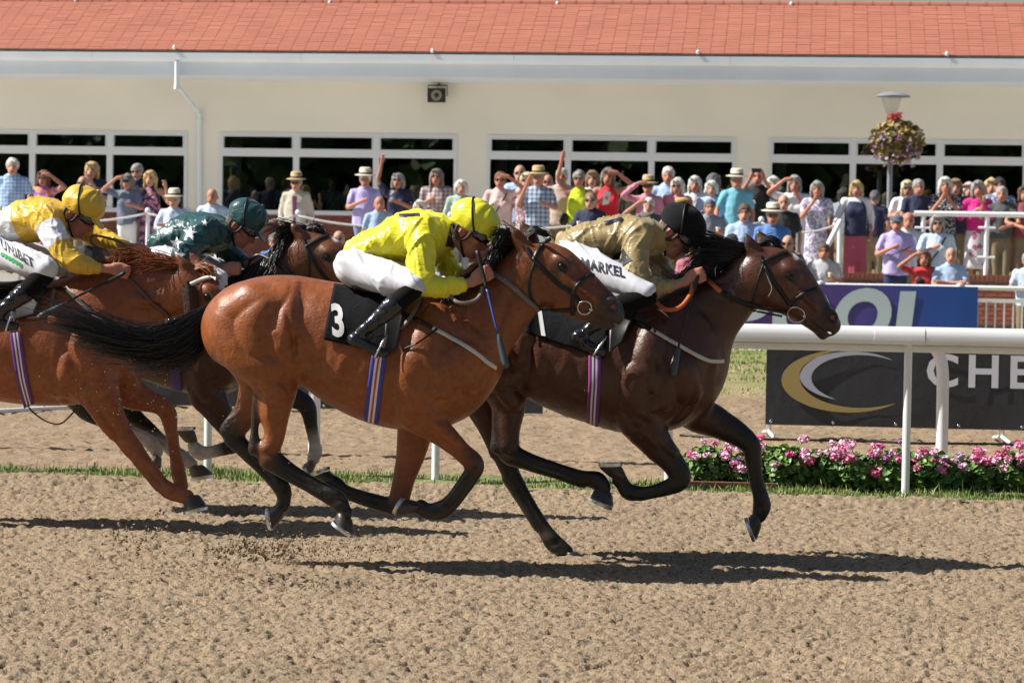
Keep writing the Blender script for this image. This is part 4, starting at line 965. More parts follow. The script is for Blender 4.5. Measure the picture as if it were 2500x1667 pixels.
H3 = dict(Y=13.6, mid=(850, 1300), label='bright bay racehorse wearing number cloth 3, ridden by the yellow-capped jockey', mat='bay', coat=BAY, dark=BLK * 1.6 + .008, leg=BLK, face=BAY * .72,
  torso=[(592, 703, 592, 905, .19), (640, 678, 640, 925, .25), (690, 671, 695, 930, .285), (760, 679, 750, 925, .275), (830, 693, 825, 975, .28), (900, 706, 895, 1018, .29), (970, 716, 962, 1044, .28), (1035, 722, 1045, 1050, .255), (1090, 745, 1095, 1010, .225), (1130, 780, 1130, 962, .19)],
  neck=[(1020, 735, 1190, 910, .16), (1115, 700, 1228, 868, .125), (1178, 668, 1262, 818, .105), (1226, 638, 1288, 778, .092), (1266, 606, 1304, 748, .085)],
  head=[(1296, 592, 1302, 728, .08), (1345, 592, 1322, 748, .095), (1378, 614, 1352, 760, .095), (1430, 659, 1392, 774, .075), (1465, 693, 1432, 786, .06), (1495, 720, 1460, 798, .056), (1507, 742, 1484, 796, .05)],
  eye=(1372, 650), hang=39, hs=1.0, nostril=(1493, 748), mouth=((1446, 766), (1487, 792)),
  ears=([(1278, 602), (1262, 578), (1247, 551)], [(1300, 588), (1286, 566), (1273, 546)]),
  muscles=SHOULDER + QUARTER,
  ells=[(640, 780, 95, 62, .10, .165, -62, .05, 1), (600, 835, 92, 52, .11, .13, -70, .05, 1), (1095, 900, 82, 62, .10, .13, 62, .06, 1), (1150, 880, 55, 55, .10, .085, 0, .05, 1), (1030, 880, 55, 100, .08, .175, 8, .06, 1), (700, 865, 40, 45, .07, .2, 20, .05, 1), (1010, 1010, 48, 36, .07, .13, -30, .05, 1)],
  relief=[([(1440, 762), (1465, 780), (1490, 795)], 3.2, -.008), ([(735, 705), (741, 730), (739, 752)], 18, -.007),
          ([(706, 758), (720, 800), (727, 840), (726, 900)], 6, -.014), ([(742, 800), (748, 850), (742, 890)], 14, .006), ([(625, 962), (650, 950), (680, 952)], 7, -.006), ([(1020, 1045), (1060, 1065), (1105, 1095)], 5, -.008), ([(1060, 1040), (1095, 1070), (1130, 1100)], 5, .006), ([(1092, 905), (1091, 935), (1096, 965)], 5, -.008),
          ([(760, 880), (800, 920), (850, 935), (890, 975)], 3.5, .005), ([(1030, 1000), (1052, 1030), (1085, 1050), (1120, 1085)], 3.5, .005), ([(1045, 870), (1062, 900), (1058, 930), (1075, 955)], 3.5, .005), ([(640, 950), (655, 990), (650, 1030)], 3.5, .004), ([(600, 900), (640, 915), (668, 945)], 3.5, .004), ([(1345, 700), (1380, 715), (1405, 740), (1420, 765)], 3, .004), ([(1395, 680), (1420, 712), (1450, 722)], 3, .004),
          ([(1145, 850), (1180, 880), (1196, 905)], 15, .009), ([(1125, 930), (1140, 965), (1150, 985)], 7, -.010), ([(860, 1000), (890, 960), (915, 890)], 9, -.004), ([(800, 950), (835, 900), (850, 850)], 11, .004), ([(840, 970), (870, 920), (885, 860)], 9, -.004), ([(770, 920), (800, 870), (810, 820)], 10, -.004),
          ([(1110, 760), (1150, 785), (1195, 830)], 10, -.010), ([(1100, 785), (1145, 815), (1180, 855)], 14, .008), ([(1125, 720), (1128, 770), (1140, 815)], 5, -.005), ([(1145, 715), (1150, 760), (1165, 800)], 5, -.005), ([(1240, 700), (1230, 760), (1200, 830)], 8, -.007), ([(1225, 680), (1215, 730), (1195, 775)], 10, .006), ([(1330, 720), (1370, 735), (1410, 742)], 5, .004), ([(1340, 690), (1345, 720), (1335, 745)], 7, -.004), ([(1390, 690), (1425, 715), (1455, 735)], 5, .006), ([(1400, 705), (1430, 735), (1440, 755)], 7, -.005)],
  legs=[dict(dy=-.125, dk=5, p=[(606, 800, 112, .15), (650, 870, 84, .14), (676, 945, 52, .095), (671, 1010, 38, .066), (670, 1062, 26, .048), (656, 1108, 30, .042), (686, 1136, 24, .036), (738, 1168, 19, .028), (790, 1199, 20, .029), (823, 1220, 25, .035), (838, 1242, 20, .03), (842, 1252, 21, .036)],
             ten=[[(630, 965, 15), (622, 1040, 10), (621, 1096, 16)], [(650, 1130, 13), (735, 1182, 9), (800, 1220, 10)]], hoof=((842, 1258), (815, 1268), (866, 1304))),
        dict(dy=.12, dk=3, p=[(620, 830, 95, .14), (640, 920, 62, .11), (618, 985, 42, .07), (592, 1025, 31, .05), (570, 1062, 28, .042), (592, 1092, 23, .034), (645, 1148, 18, .027), (688, 1190, 23, .034), (694, 1222, 18, .028), (690, 1234, 19, .034)],
             ten=[[(600, 985, 12), (560, 1030, 12), (550, 1050, 14)]], hoof=((692, 1240), (659, 1238), (668, 1291))),
        dict(dy=-.13, dk=4.5, p=[(1100, 880, 80, .10), (1035, 985, 56, .10), (1032, 1022, 42, .075), (1088, 1066, 31, .052), (1130, 1104, 25, .044), (1157, 1133, 26, .044), (1150, 1160, 22, .036), (1114, 1215, 19, .029), (1078, 1243, 24, .034), (1045, 1247, 20, .03), (1028, 1238, 20, .034)],
             ten=[[(1140, 1165, 10), (1095, 1222, 10)]], hoof=((1020, 1238), (990, 1216), (967, 1256))),
        dict(dy=.125, dk=3.5, p=[(1060, 940, 75, .10), (1018, 1040, 48, .085), (1002, 1110, 37, .06), (985, 1175, 28, .045), (970, 1228, 26, .042), (940, 1231, 21, .035), (850, 1203, 18, .028), (820, 1187, 23, .034), (802, 1172, 19, .03)],
             hoof=((806, 1172), (806, 1148), (762, 1164)))],
  hair=[(G('tail', black_hair, [[(516, 745, 0), (460, 772, -.02), (390, 806, -.04), (310, 803, -.05), (220, 770, -.06), (130, 752, -.06)], [(514, 757, -.02), (460, 795, -.05), (390, 832, -.08), (300, 825, -.1), (210, 795, -.1), (112, 768, -.1)],
        [(508, 775, 0), (465, 825, -.03), (400, 850, -.05), (310, 850, -.06), (230, 826, -.07), (150, 800, -.08)], [(502, 795, .02), (478, 845, 0), (430, 872, -.02), (360, 872, -.02), (290, 862, -.02), (225, 848, -.02)], [(500, 800, .03), (488, 850, .02), (466, 880, .02), (445, 895, .02), (425, 905, .02), (405, 905, .02)]], lens=(.4, 1.15), frizz=.020), 900, .0026, .013),
        (G('mane', black_hair, [[(1275, 585, 0), (1252, 568, -.04), (1232, 560, -.06), (1215, 556, -.07), (1200, 560, -.07)], [(1266, 605, -.01), (1240, 585, -.05), (1222, 585, -.07), (1208, 600, -.07), (1200, 620, -.08)], [(1245, 622, 0), (1222, 612, -.06), (1205, 622, -.09), (1196, 645, -.09), (1188, 665, -.08)], [(1215, 645, 0), (1195, 640, -.08), (1180, 660, -.1), (1172, 690, -.1), (1165, 700, -.1)], [(1150, 690, 0), (1110, 700, -.1), (1085, 740, -.14), (1075, 780, -.15), (1070, 820, -.15)]], lens=(.4, 1.0)), 520, .0028, .012),
        (G('forelock', black_hair, [[(1280, 575, .02), (1300, 558, .03), (1325, 566, .03), (1350, 582, .03)], [(1285, 582, -.03), (1305, 566, -.02), (1328, 572, -.01), (1348, 586, 0)]], lens=(.5, 1.0), frizz=.004), 130, .003, .006)],
  tack=[('cheek_strap', [(1285, 606), (1304, 635), (1329, 660), (1361, 691), (1397, 717), (1417, 741)], 0.024, black_leather), ('browband', [(1304, 634), (1314, 612), (1328, 592), (1344, 582)], 0.024, black_leather),
        ('throat_strap', [(1307, 638), (1296, 670), (1292, 700), (1298, 728), (1312, 753)], 0.015, black_leather), ('noseband', [(1398, 768), (1398, 740), (1400, 714), (1418, 688), (1443, 670), (1450, 675)], 0.022, black_leather),
        ('rein', [(1196, 662), (1225, 683), (1250, 700), (1292, 737), (1315, 755)], 0.025, grey_rubber, dict(off=.012)), ('rein', [(1312, 754), (1360, 757), (1407, 755), (1413, 752)], 0.019, black_leather),
        ('breastplate_strap', [(975, 764), (1010, 778), (1045, 795), (1066, 807)], .018, black_leather, dict(off=.01)), ('breastplate', [(1055, 802), (1100, 826), (1150, 855), (1190, 886), (1208, 898)], .022, white_web, dict(off=.01)),
        ('strap_end', [(1064, 806), (1040, 825), (1015, 842), (986, 856)], .008, black_leather, dict(off=.016)),
        ('girth', [(927, 862), (921, 900), (914, 960), (906, 1028)], .078, web_col, dict(cols=[BLUE, BLUE, WHT, RED, WHT, BLUE, BLUE]))],
  bit=(1427, 749), bitr=17)

DB = A3((.066, .0225, .0115))
H1 = dict(Y=14.3, mid=(1600, 1320), label='dark bay racehorse out in front with orange-gripped reins, under the gold-shirted jockey', mat='dark_bay', coat=DB, dark=BLK * 1.5 + .004, leg=BLK * .9, face=DB * 1.35,
  torso=[(1190, 735, 1190, 925, .18), (1250, 728, 1255, 945, .25), (1320, 740, 1325, 975, .285), (1400, 752, 1395, 1013, .29), (1480, 757, 1470, 1038, .29), (1550, 752, 1550, 1058, .27), (1620, 745, 1622, 1045, .24), (1665, 788, 1672, 976, .19)],
  neck=[(1590, 738, 1738, 912, .16), (1668, 702, 1768, 852, .125), (1733, 675, 1795, 806, .105), (1780, 652, 1825, 768, .092), (1828, 618, 1848, 752, .085)],
  head=[(1855, 604, 1852, 738, .08), (1902, 602, 1870, 752, .095), (1936, 632, 1905, 766, .095), (1976, 682, 1945, 784, .075), (2007, 727, 1975, 803, .06), (2032, 757, 1996, 818, .056), (2041, 770, 2013, 815, .05)],
  eye=(1928, 672), hang=43, hs=.96, nostril=(2030, 774), mouth=((1975, 783), (2012, 814)),
  ears=([(1848, 618), (1832, 598), (1820, 571)], [(1866, 600), (1858, 584), (1850, 566)]),
  muscles=mus(SHOULDER, (1035, 985), (1574, 1012), .97) + mus(QUARTER, (620, 880), (1200, 905), .95),
  ells=[(1640, 900, 82, 62, .10, .13, 62, .06, 1), (1690, 880, 55, 55, .10, .085, 0, .05, 1), (1570, 890, 55, 100, .08, .175, 8, .06, 1), (1240, 800, 90, 62, .10, .165, -62, .05, 1), (1200, 850, 85, 52, .10, .13, -70, .05, 1), (1560, 1040, 46, 36, .07, .13, -30, .05, 1)],
  relief=[([(1970, 780), (1994, 800), (2016, 817)], 3.2, -.008), ([(1600, 860), (1615, 905), (1600, 960)], 10, -.010), ([(1640, 850), (1660, 890), (1690, 905)], 18, .010), ([(1692, 930), (1690, 965), (1670, 1005), (1640, 1030), (1610, 1048)], 6, -.014), ([(1700, 920), (1702, 960), (1685, 1005), (1650, 1038)], 7, .009), ([(1735, 870), (1728, 920), (1712, 965)], 9, -.008), ([(1745, 850), (1745, 895), (1730, 940)], 9, .008), ([(1560, 990), (1600, 1000), (1640, 985)], 13, .010), ([(1540, 1010), (1580, 1030), (1600, 1055)], 9, -.010), ([(1565, 1040), (1590, 1070), (1620, 1100)], 8, .007),
          ([(1400, 980), (1440, 930), (1450, 880)], 10, -.004), ([(1340, 940), (1380, 900), (1390, 850)], 11, .005), ([(1370, 960), (1405, 915), (1415, 870)], 9, -.004), ([(1690, 740), (1735, 775), (1755, 820)], 10, -.011), ([(1720, 700), (1755, 715), (1785, 735)], 11, .010), ([(1735, 730), (1760, 760), (1765, 800)], 9, .008), ([(1700, 760), (1725, 800), (1738, 845)], 12, .009), ([(1720, 690), (1760, 690), (1800, 680)], 6, -.007), ([(1790, 660), (1775, 700), (1760, 745)], 8, -.006),
          ([(1280, 820), (1300, 870), (1290, 930)], 9, -.013), ([(1310, 830), (1322, 880), (1312, 940)], 12, .008), ([(1895, 690), (1905, 720), (1900, 745)], 7, -.005), ([(1945, 710), (1975, 735), (2000, 752)], 5, .006), ([(1950, 730), (1980, 760), (1990, 780)], 7, -.005), ([(1870, 690), (1880, 720), (1872, 745)], 9, .004)],
  legs=[dict(dy=-.12, dk=3.5, p=[(1190, 850, 92, .14), (1222, 930, 60, .11), (1245, 990, 40, .07), (1242, 1050, 29, .05), (1243, 1104, 30, .042), (1285, 1123, 23, .034), (1355, 1145, 18, .028), (1420, 1165, 19, .028), (1455, 1172, 24, .034), (1470, 1186, 19, .03), (1472, 1194, 20, .035)],
             ten=[[(1215, 985, 14), (1212, 1050, 11), (1212, 1092, 15)], [(1260, 1125, 12), (1350, 1158, 9), (1420, 1182, 10)]], hoof=((1474, 1196), (1441, 1210), (1497, 1236))),
        dict(dy=.12, dk=2.5, p=[(1150, 880, 80, .14), (1165, 960, 50, .09), (1195, 1035, 33, .055), (1228, 1105, 29, .042), (1250, 1160, 23, .034), (1292, 1232, 18, .028), (1328, 1290, 19, .028), (1352, 1325, 24, .034), (1382, 1346, 19, .03)],
             ten=[[(1165, 1010, 11), (1200, 1080, 12), (1208, 1105, 14)], [(1235, 1170, 10), (1310, 1285, 9)]], hoof=((1394, 1348), (1384, 1373), (1436, 1371))),
        dict(dy=-.13, dk=2.5, p=[(1620, 910, 82, .10), (1572, 1015, 58, .10), (1598, 1078, 42, .068), (1640, 1126, 31, .05), (1662, 1166, 27, .044), (1640, 1186, 22, .036), (1585, 1201, 17, .028), (1540, 1202, 22, .034), (1522, 1184, 18, .03), (1514, 1170, 19, .034)],
             ten=[[(1630, 1195, 9), (1565, 1212, 9)]], hoof=((1512, 1166), (1520, 1139), (1462, 1140))),
        dict(dy=.125, dk=1.8, p=[(1670, 930, 75, .10), (1695, 1000, 52, .09), (1748, 1030, 40, .065), (1802, 1060, 31, .048), (1832, 1086, 26, .042), (1838, 1115, 22, .034), (1845, 1165, 18, .028), (1857, 1212, 20, .028), (1860, 1236, 23, .034), (1853, 1260, 18, .03)],
             hoof=((1852, 1264), (1826, 1262), (1846, 1318)))],
  hair=[(G('mane', black_hair, [[(1870, 592, 0), (1835, 600, -.02), (1790, 596, -.04), (1745, 580, -.05), (1700, 572, -.05), (1660, 575, -.05)], [(1840, 610, 0), (1800, 612, -.03), (1755, 605, -.06), (1715, 600, -.07), (1685, 610, -.07), (1660, 630, -.07)], [(1812, 628, 0), (1775, 628, -.04), (1735, 625, -.07), (1705, 640, -.08), (1690, 655, -.08), (1680, 670, -.08)], [(1785, 645, 0), (1755, 645, -.05), (1730, 655, -.08), (1715, 670, -.1), (1700, 690, -.1), (1690, 705, -.1)], [(1740, 672, 0), (1712, 680, -.05), (1690, 690, -.08), (1660, 690, -.08), (1630, 680, -.08), (1600, 660, -.08)]], lens=(.45, 1.05)), 850, .003, .010),
        (G('forelock', black_hair, [[(1855, 585, .02), (1880, 578, .03), (1900, 592, .03), (1918, 612, .03)], [(1855, 596, -.03), (1880, 584, -.02), (1898, 600, -.02), (1912, 618, -.01)]], lens=(.5, 1.0), frizz=.004), 150, .003, .006),
        (G('tail', black_hair, [[(1100, 760, 0), (1050, 790, 0), (1000, 810, 0), (950, 800, 0), (900, 790, 0)], [(1095, 790, .02), (1060, 840, .02), (1010, 850, .02), (950, 840, .02), (900, 830, .02)]]), 400, .003, .014)],
  tack=[('cheek_strap', [(1858, 626), (1864, 645), (1884, 680), (1907, 712), (1929, 745)], 0.023, black_leather), ('browband', [(1861, 641), (1876, 633), (1891, 627), (1908, 619), (1922, 616)], 0.023, black_leather),
        ('throat_strap', [(1864, 646), (1851, 684), (1842, 717), (1838, 742)], 0.014, black_leather), ('noseband', [(1929, 744), (1944, 730), (1966, 716), (1994, 706)], 0.024, black_leather),
        ('cheek_buckle', [(1866, 650), (1872, 672), (1880, 692), (1884, 705), (1876, 722)], .007, steel), ('rein_grip', [(1722, 682), (1740, 699), (1760, 714)], .026, orange_rubber, dict(off=.016)), ('rein', [(1758, 713), (1806, 736), (1829, 743), (1875, 752), (1922, 760)], 0.022, black_leather, dict(off=.012)),
        ('jaw_strap', [(1838, 758), (1870, 764), (1910, 772)], .012, black_leather),
        ('breastplate_strap', [(1520, 768), (1550, 785), (1583, 802), (1600, 812)], .019, black_leather, dict(off=.01)), ('breastplate', [(1590, 806), (1630, 830), (1660, 846), (1708, 872), (1735, 881), (1764, 881)], .021, white_web, dict(off=.01)),
        ('girth', [(1452, 868), (1452, 930), (1449, 980), (1447, 1034)], .068, web_col, dict(cols=[PUR, PUR, WHT, PUR, WHT, PUR, (.3, .05, .2)]))],
  blaze=[(1940, 638, 12, 22)], bit=(1945, 765), bitr=21)

CH = A3((.245, .070, .022))
H4 = dict(vs=.0105, Y=15.1, mid=(0, 1230), label='chestnut racehorse with white browband and brown sheepskin cheekpiece', mat='chestnut', coat=CH, dark=CH * .6, leg=CH * .75, face=CH * .9,
  torso=[(-270, 705, -270, 890, .18), (-200, 680, -200, 915, .25), (-130, 685, -125, 930, .28), (-50, 695, -50, 970, .285), (40, 700, 40, 984, .29), (120, 692, 115, 990, .275), (190, 700, 185, 985, .24), (222, 765, 225, 950, .19)],
  neck=[(150, 690, 285, 880, .16), (245, 648, 330, 820, .125), (320, 632, 372, 795, .105), (390, 640, 415, 775, .092), (440, 652, 450, 770, .085)],
  head=[(470, 662, 455, 780, .08), (512, 672, 472, 795, .095), (541, 706, 498, 812, .095), (566, 752, 530, 835, .075), (585, 792, 552, 860, .06), (598, 820, 566, 880, .055), (598, 842, 578, 880, .048)],
  eye=(507, 724), hang=58, hs=.9, nostril=(590, 850), mouth=((548, 850), (575, 880)),
  ears=([(468, 676), (450, 652), (429, 621)], [(494, 662), (480, 640), (465, 618)]),
  muscles=mus(SHOULDER, (1100, 880), (258, 884), .92),
  ells=[(195, 880, 82, 62, .10, .13, 62, .06, 1), (235, 880, 55, 55, .10, .085, 0, .05, 1), (130, 860, 55, 100, .08, .175, 8, .06, 1), (-220, 790, 90, 62, .10, .165, -62, .05, 1)],
  relief=[([(300, 700), (330, 715), (400, 690)], 10, -.010), ([(300, 720), (350, 735), (410, 720)], 10, .010), ([(310, 745), (360, 750), (400, 740)], 8, -.009), ([(170, 840), (190, 900), (170, 950)], 12, -.012), ([(215, 850), (240, 900), (230, 960)], 14, .011), ([(262, 860), (280, 900), (275, 940)], 8, -.012), ([(230, 760), (280, 800), (300, 850)], 12, -.008), ([(120, 900), (150, 940), (185, 975)], 10, -.010)],
  legs=[dict(dy=-.13, dk=9, p=[(205, 870, 78, .10), (238, 945, 54, .095), (270, 1015, 37, .06), (300, 1062, 28, .046), (325, 1096, 26, .042), (352, 1128, 20, .034), (392, 1176, 17, .028), (412, 1197, 22, .034), (440, 1209, 19, .03), (456, 1212, 20, .034)],
             ten=[[(335, 1130, 9), (385, 1190, 9)]], hoof=((466, 1212), (448, 1246), (504, 1234))),
        dict(dy=.125, dk=9, p=[(270, 900, 65, .10), (310, 955, 42, .075), (352, 975, 31, .05), (388, 988, 25, .042), (409, 1008, 24, .04), (418, 1050, 17, .03), (428, 1110, 16, .027), (436, 1158, 20, .032), (444, 1186, 17, .03)], hoof=((448, 1196), (440, 1222), (476, 1226))),
        dict(dy=-.12, dk=9, p=[(-240, 850, 90, .14), (-225, 920, 58, .1), (-215, 985, 38, .06), (-225, 1060, 28, .042), (-170, 1110, 19, .03), (-100, 1160, 19, .03), (-70, 1185, 21, .034)], hoof=((-60, 1195), (-80, 1215), (-35, 1235))),
        dict(dy=.12, dk=9, p=[(-260, 850, 80, .14), (-270, 930, 50, .09), (-300, 1000, 30, .05), (-330, 1040, 26, .042), (-290, 1090, 19, .03), (-230, 1150, 19, .03), (-210, 1180, 21, .034)], hoof=((-205, 1190), (-225, 1212), (-180, 1220)))],
  hair=[(G('mane', chestnut_hair, [[(480, 655, 0), (450, 640, -.03), (410, 628, -.05), (370, 622, -.06), (330, 612, -.06)], [(450, 655, -.03), (420, 650, -.06), (385, 650, -.08), (350, 655, -.09), (330, 670, -.1)], [(400, 642, 0), (370, 628, -.04), (335, 615, -.06), (305, 608, -.06), (280, 612, -.06)], [(340, 634, 0), (310, 622, -.04), (290, 625, -.07), (280, 645, -.08), (275, 660, -.09)], [(260, 648, 0), (235, 655, -.05), (200, 665, -.08), (160, 675, -.09), (130, 690, -.1)]], lens=(.5, 1.05)), 700, .0028, .012),
        (G('forelock', chestnut_hair, [[(475, 650, .02), (500, 648, .02), (520, 662, .02), (535, 685, .02)], [(475, 660, -.03), (495, 655, -.02), (515, 670, -.02), (525, 690, -.02)]], lens=(.5, 1.0)), 150, .003, .008),
        (G('tail', chestnut_hair, [[(-340, 740, 0), (-390, 780, 0), (-440, 800, 0), (-500, 800, 0)], [(-345, 760, .02), (-390, 820, .02), (-440, 840, .02), (-500, 840, .02)]]), 300, .003, .014)],
  tack=[('browband', [(465, 695), (480, 688), (497, 682), (512, 679), (528, 680)], 0.024, white_web, dict(off=.01)), ('cheek_strap', [(458, 688), (470, 715), (480, 745), (492, 790)], 0.022, black_leather),
        ('sheepskin_cheekpiece', [(462, 702), (466, 730), (470, 755), (474, 775)], .085, fleece, dict(off=.02, thick=.02)), ('rein', [(312, 679), (340, 706), (372, 739), (405, 765), (438, 790)], 0.025, brown_leather, dict(off=.012)),
        ('breastplate_strap', [(100, 712), (135, 706), (164, 708)], .016, black_leather, dict(off=.012)), ('breastplate', [(160, 704), (182, 726), (215, 757), (250, 790), (290, 840)], .022, white_web, dict(off=.012)),
        ('girth', [(38, 812), (46, 870), (56, 930), (72, 990)], .07, web_col, dict(cols=[PUR, PUR, WHT, PUR, WHT, PUR, PUR])),
        ('girth_tie', [(68, 990), (80, 1005), (105, 1024), (130, 1034), (150, 1034), (172, 1015), (195, 988)], .008, black_leather, dict(free=[14.95, 15.0, 15.05, 15.1, 15.1, 15.1])),],
  blaze=[(541, 712, 12, 24)])

BRN = A3((.062, .024, .013))
H2 = dict(vs=.0125, Y=16.1, mid=(350, 1200), label='brown racehorse with white stockings and a white blaze, under the green-capped jockey', mat='brown', coat=BRN, dark=BLK * 1.5 + .003, leg=BLK, face=A3((.17, .06, .025)),
  torso=[(110, 720, 110, 890, .18), (170, 698, 170, 910, .25), (230, 700, 235, 905, .28), (300, 708, 300, 905, .285), (380, 712, 380, 930, .29), (450, 710, 450, 955, .275), (520, 715, 520, 965, .24), (550, 765, 550, 935, .19)],
  neck=[(490, 705, 610, 880, .16), (575, 668, 665, 830, .125), (635, 630, 715, 780, .105), (690, 590, 750, 735, .092), (730, 570, 765, 705, .085)],
  head=[(752, 565, 757, 680, .08), (792, 572, 778, 695, .095), (822, 596, 805, 705, .095), (862, 640, 836, 725, .075), (890, 676, 862, 740, .06), (912, 700, 885, 755, .056), (918, 718, 900, 755, .05)],
  eye=(799, 627), hang=42, hs=.83, nostril=(908, 722), mouth=((870, 735), (897, 756)),
  ears=([(734, 574), (722, 560), (712, 545)], [(760, 566), (757, 555), (756, 543)]),
  muscles=mus(SHOULDER, (1100, 880), (570, 866), .86),
  ells=[(525, 880, 76, 58, .10, .13, 62, .06, 1), (565, 860, 50, 50, .10, .085, 0, .05, 1), (140, 790, 85, 58, .10, .165, -62, .05, 1)],
  relief=[([(500, 840), (520, 890), (500, 940)], 11, -.012), ([(545, 850), (560, 900), (540, 950)], 12, .010)],
  legs=[dict(dy=-.13, dk=2.2, p=[(535, 860, 74, .10), (505, 945, 50, .095), (532, 1005, 36, .06), (562, 1050, 27, .045), (580, 1080, 23, .042), (550, 1094, 18, .034), (512, 1103, 16, .028), (487, 1104, 20, .034), (472, 1088, 16, .03)], sock=6, pale=1, hoof=((468, 1078), (476, 1051), (430, 1052))),
        dict(dy=.125, dk=2, p=[(590, 870, 64, .10), (640, 930, 44, .085), (695, 962, 32, .055), (735, 978, 25, .044), (752, 998, 22, .04), (760, 1040, 17, .03), (768, 1082, 16, .028), (770, 1102, 19, .032), (765, 1122, 16, .03)], sock=6, pale=1, hoof=((766, 1126), (746, 1130), (760, 1158))),
        dict(dy=-.12, dk=2, p=[(150, 850, 80, .14), (170, 925, 50, .09), (192, 972, 34, .055), (216, 1005, 26, .042), (275, 1035, 18, .03), (340, 1062, 17, .028), (372, 1085, 20, .034), (384, 1104, 16, .03)], sock=5, pale=1, hoof=((386, 1112), (370, 1118), (392, 1142))),
        dict(dy=.12, dk=2, p=[(215, 850, 76, .14), (258, 925, 48, .09), (294, 978, 33, .055), (326, 1018, 25, .042), (368, 1052, 19, .03), (415, 1094, 17, .028), (445, 1117, 20, .034), (468, 1132, 16, .03)], sock=5, pale=1, hoof=((478, 1138), (466, 1165), (519, 1157)))],
  hair=[(G('mane', black_hair, [[(755, 556, 0), (730, 550, -.03), (700, 545, -.05), (665, 540, -.05), (630, 545, -.05)], [(738, 572, 0), (710, 570, -.04), (690, 578, -.06), (680, 600, -.07), (675, 630, -.07)], [(710, 585, 0), (690, 590, -.05), (680, 620, -.08), (670, 650, -.09), (655, 680, -.1)], [(660, 620, 0), (640, 640, -.06), (625, 665, -.09), (610, 690, -.1), (590, 710, -.1)], [(580, 670, 0), (560, 690, -.06), (545, 710, -.09), (530, 730, -.1), (515, 745, -.1)]], lens=(.5, 1.05)), 560, .003, .011),
        (G('forelock', black_hair, [[(740, 552, .02), (765, 548, .02), (785, 562, .02), (800, 578, .02)], [(745, 562, -.03), (765, 556, -.02), (782, 568, -.02), (795, 582, -.01)]], lens=(.5, 1.0)), 130, .003, .006)],
  tack=[('cheek_strap', [(742, 587), (750, 606), (768, 640), (793, 675), (820, 705)], 0.022, black_leather), ('browband', [(746, 604), (758, 596), (772, 587), (786, 581), (801, 576)], 0.022, black_leather),
        ('throat_strap', [(751, 610), (755, 646), (757, 690)], 0.014, black_leather), ('rein', [(653, 628), (680, 645), (704, 665), (725, 690)], 0.025, black_leather, dict(off=.012)),
        ('girth', [(424, 850), (428, 900), (432, 950)], .07, web_col, dict(cols=[PUR, BLUE, BLUE, PUR]))],
  blaze=[(818, 605, 13, 30)])
HB = {}
for key, Hd in (('3', H3), ('1', H1), ('4', H4), ('2', H2)): HB[key] = horse(Hd)
# ============================================================ jockeys
def satin(name, rough=.33): return mat(name, attr=True, rough=rough, spec=.5, bump=((12, .45, .015, 'fold', (.6, 1, 2.0)), (700, .12, .0005)), sheen=.08)
SILK = satin('jockey_silk')
nylon = mat('white_breeches_nylon', (.58, .59, .65), .48, bump=((600, .1, .0005),), sheen=.1)
boot_leather = mat('polished_boot_leather', (.011, .012, .016), .16, spec=.6, bump=((24, .5, .01, 'fold', (1, 1, .6)),))
black_wool = mat('black_sock', (.006, .006, .006), .95, spec=.15, bump=((260, .4, .002),))
skin = mat('skin', attr=True, rough=.5, spec=.35, subs=.12, var=(35, .08), bump=((160, .12, .0015),))
lens = mat('goggle_lens', (.010, .010, .012), .07, spec=.8, coat=.6)
helmet_pad = mat('helmet_harness', (.035, .02, .015), .6, bump=((200, .3, .001),))
velvet = mat('black_velvet', (.006, .006, .008), .9, spec=.2, sheen=.06, bump=((300, .2, .001),))
grip_tape = mat('whip_grip', (.012, .012, .013), .45, bump=((120, .6, .003, 'noise', (1, 1, 4)),))
whip_blue = mat('whip_blue_shaft', (.03, .06, .25), .4)
whip_flap = mat('whip_flap', (.05, .06, .075), .4, bump=((90, .5, .003, 'noise', (6, 1, 1)),))
ink = mat('dark_print', (.012, .012, .02), .6); green_ink = mat('green_print', (.02, .32, .08), .6)
white_ink = mat('white_print', (.75, .75, .78), .6); navy_ink = mat('navy_print', (.012, .014, .05), .5)
maroon_patch = mat('maroon_patch', (.04, .012, .018), .6); gold_thread = mat('gold_tassel', (.42, .27, .09), .6, bump=((120, .8, .004, 'noise', (6, 1, 1)),))
SK = np.array((.46, .215, .15)); SKR = np.array((.44, .16, .115))

def hand_prims(S, wr, d, y, col, sg=1.0):
    d = d / np.linalg.norm(d); y = np.array([0, y, 0.]); n = np.cross(d, [0, 1, 0]); n = n / np.linalg.norm(n)
    if n[2] > 0: n = -n
    S.tube([(*wr, .026, .020), (*(wr + d * .035), .033, .020), (*(wr + d * .075), .040, .019)], .012, col)
    for i in range(4):
        o = n * (i - 1.4) * .0205; L = (1, 1.08, 1.0, .82)[i]
        k0 = wr + d * .078 + o; k1 = k0 + d * .032 * L - y * .010; k2 = k1 + d * .004 + y * .034 * L; k3 = k2 - d * .030 * L + y * .006
        S.tube([(*k0, .0115), (*k1, .0108), (*k2, .0098), (*k3, .0088)], .005, col * np.array((1.0, .92, .9)), sub=3)
    t0 = wr + d * .028 - n * .026; t1 = t0 + d * .040 - n * .010; t2 = t1 + d * .032 + n * .008 + y * .012
    S.tube([(*t0, .016), (*t1, .0125), (*t2, .010)], .008, col, sub=3)
def mirrorY(P, Y): return [(p[0], 2 * Y - p[1], *p[2:]) for p in P]

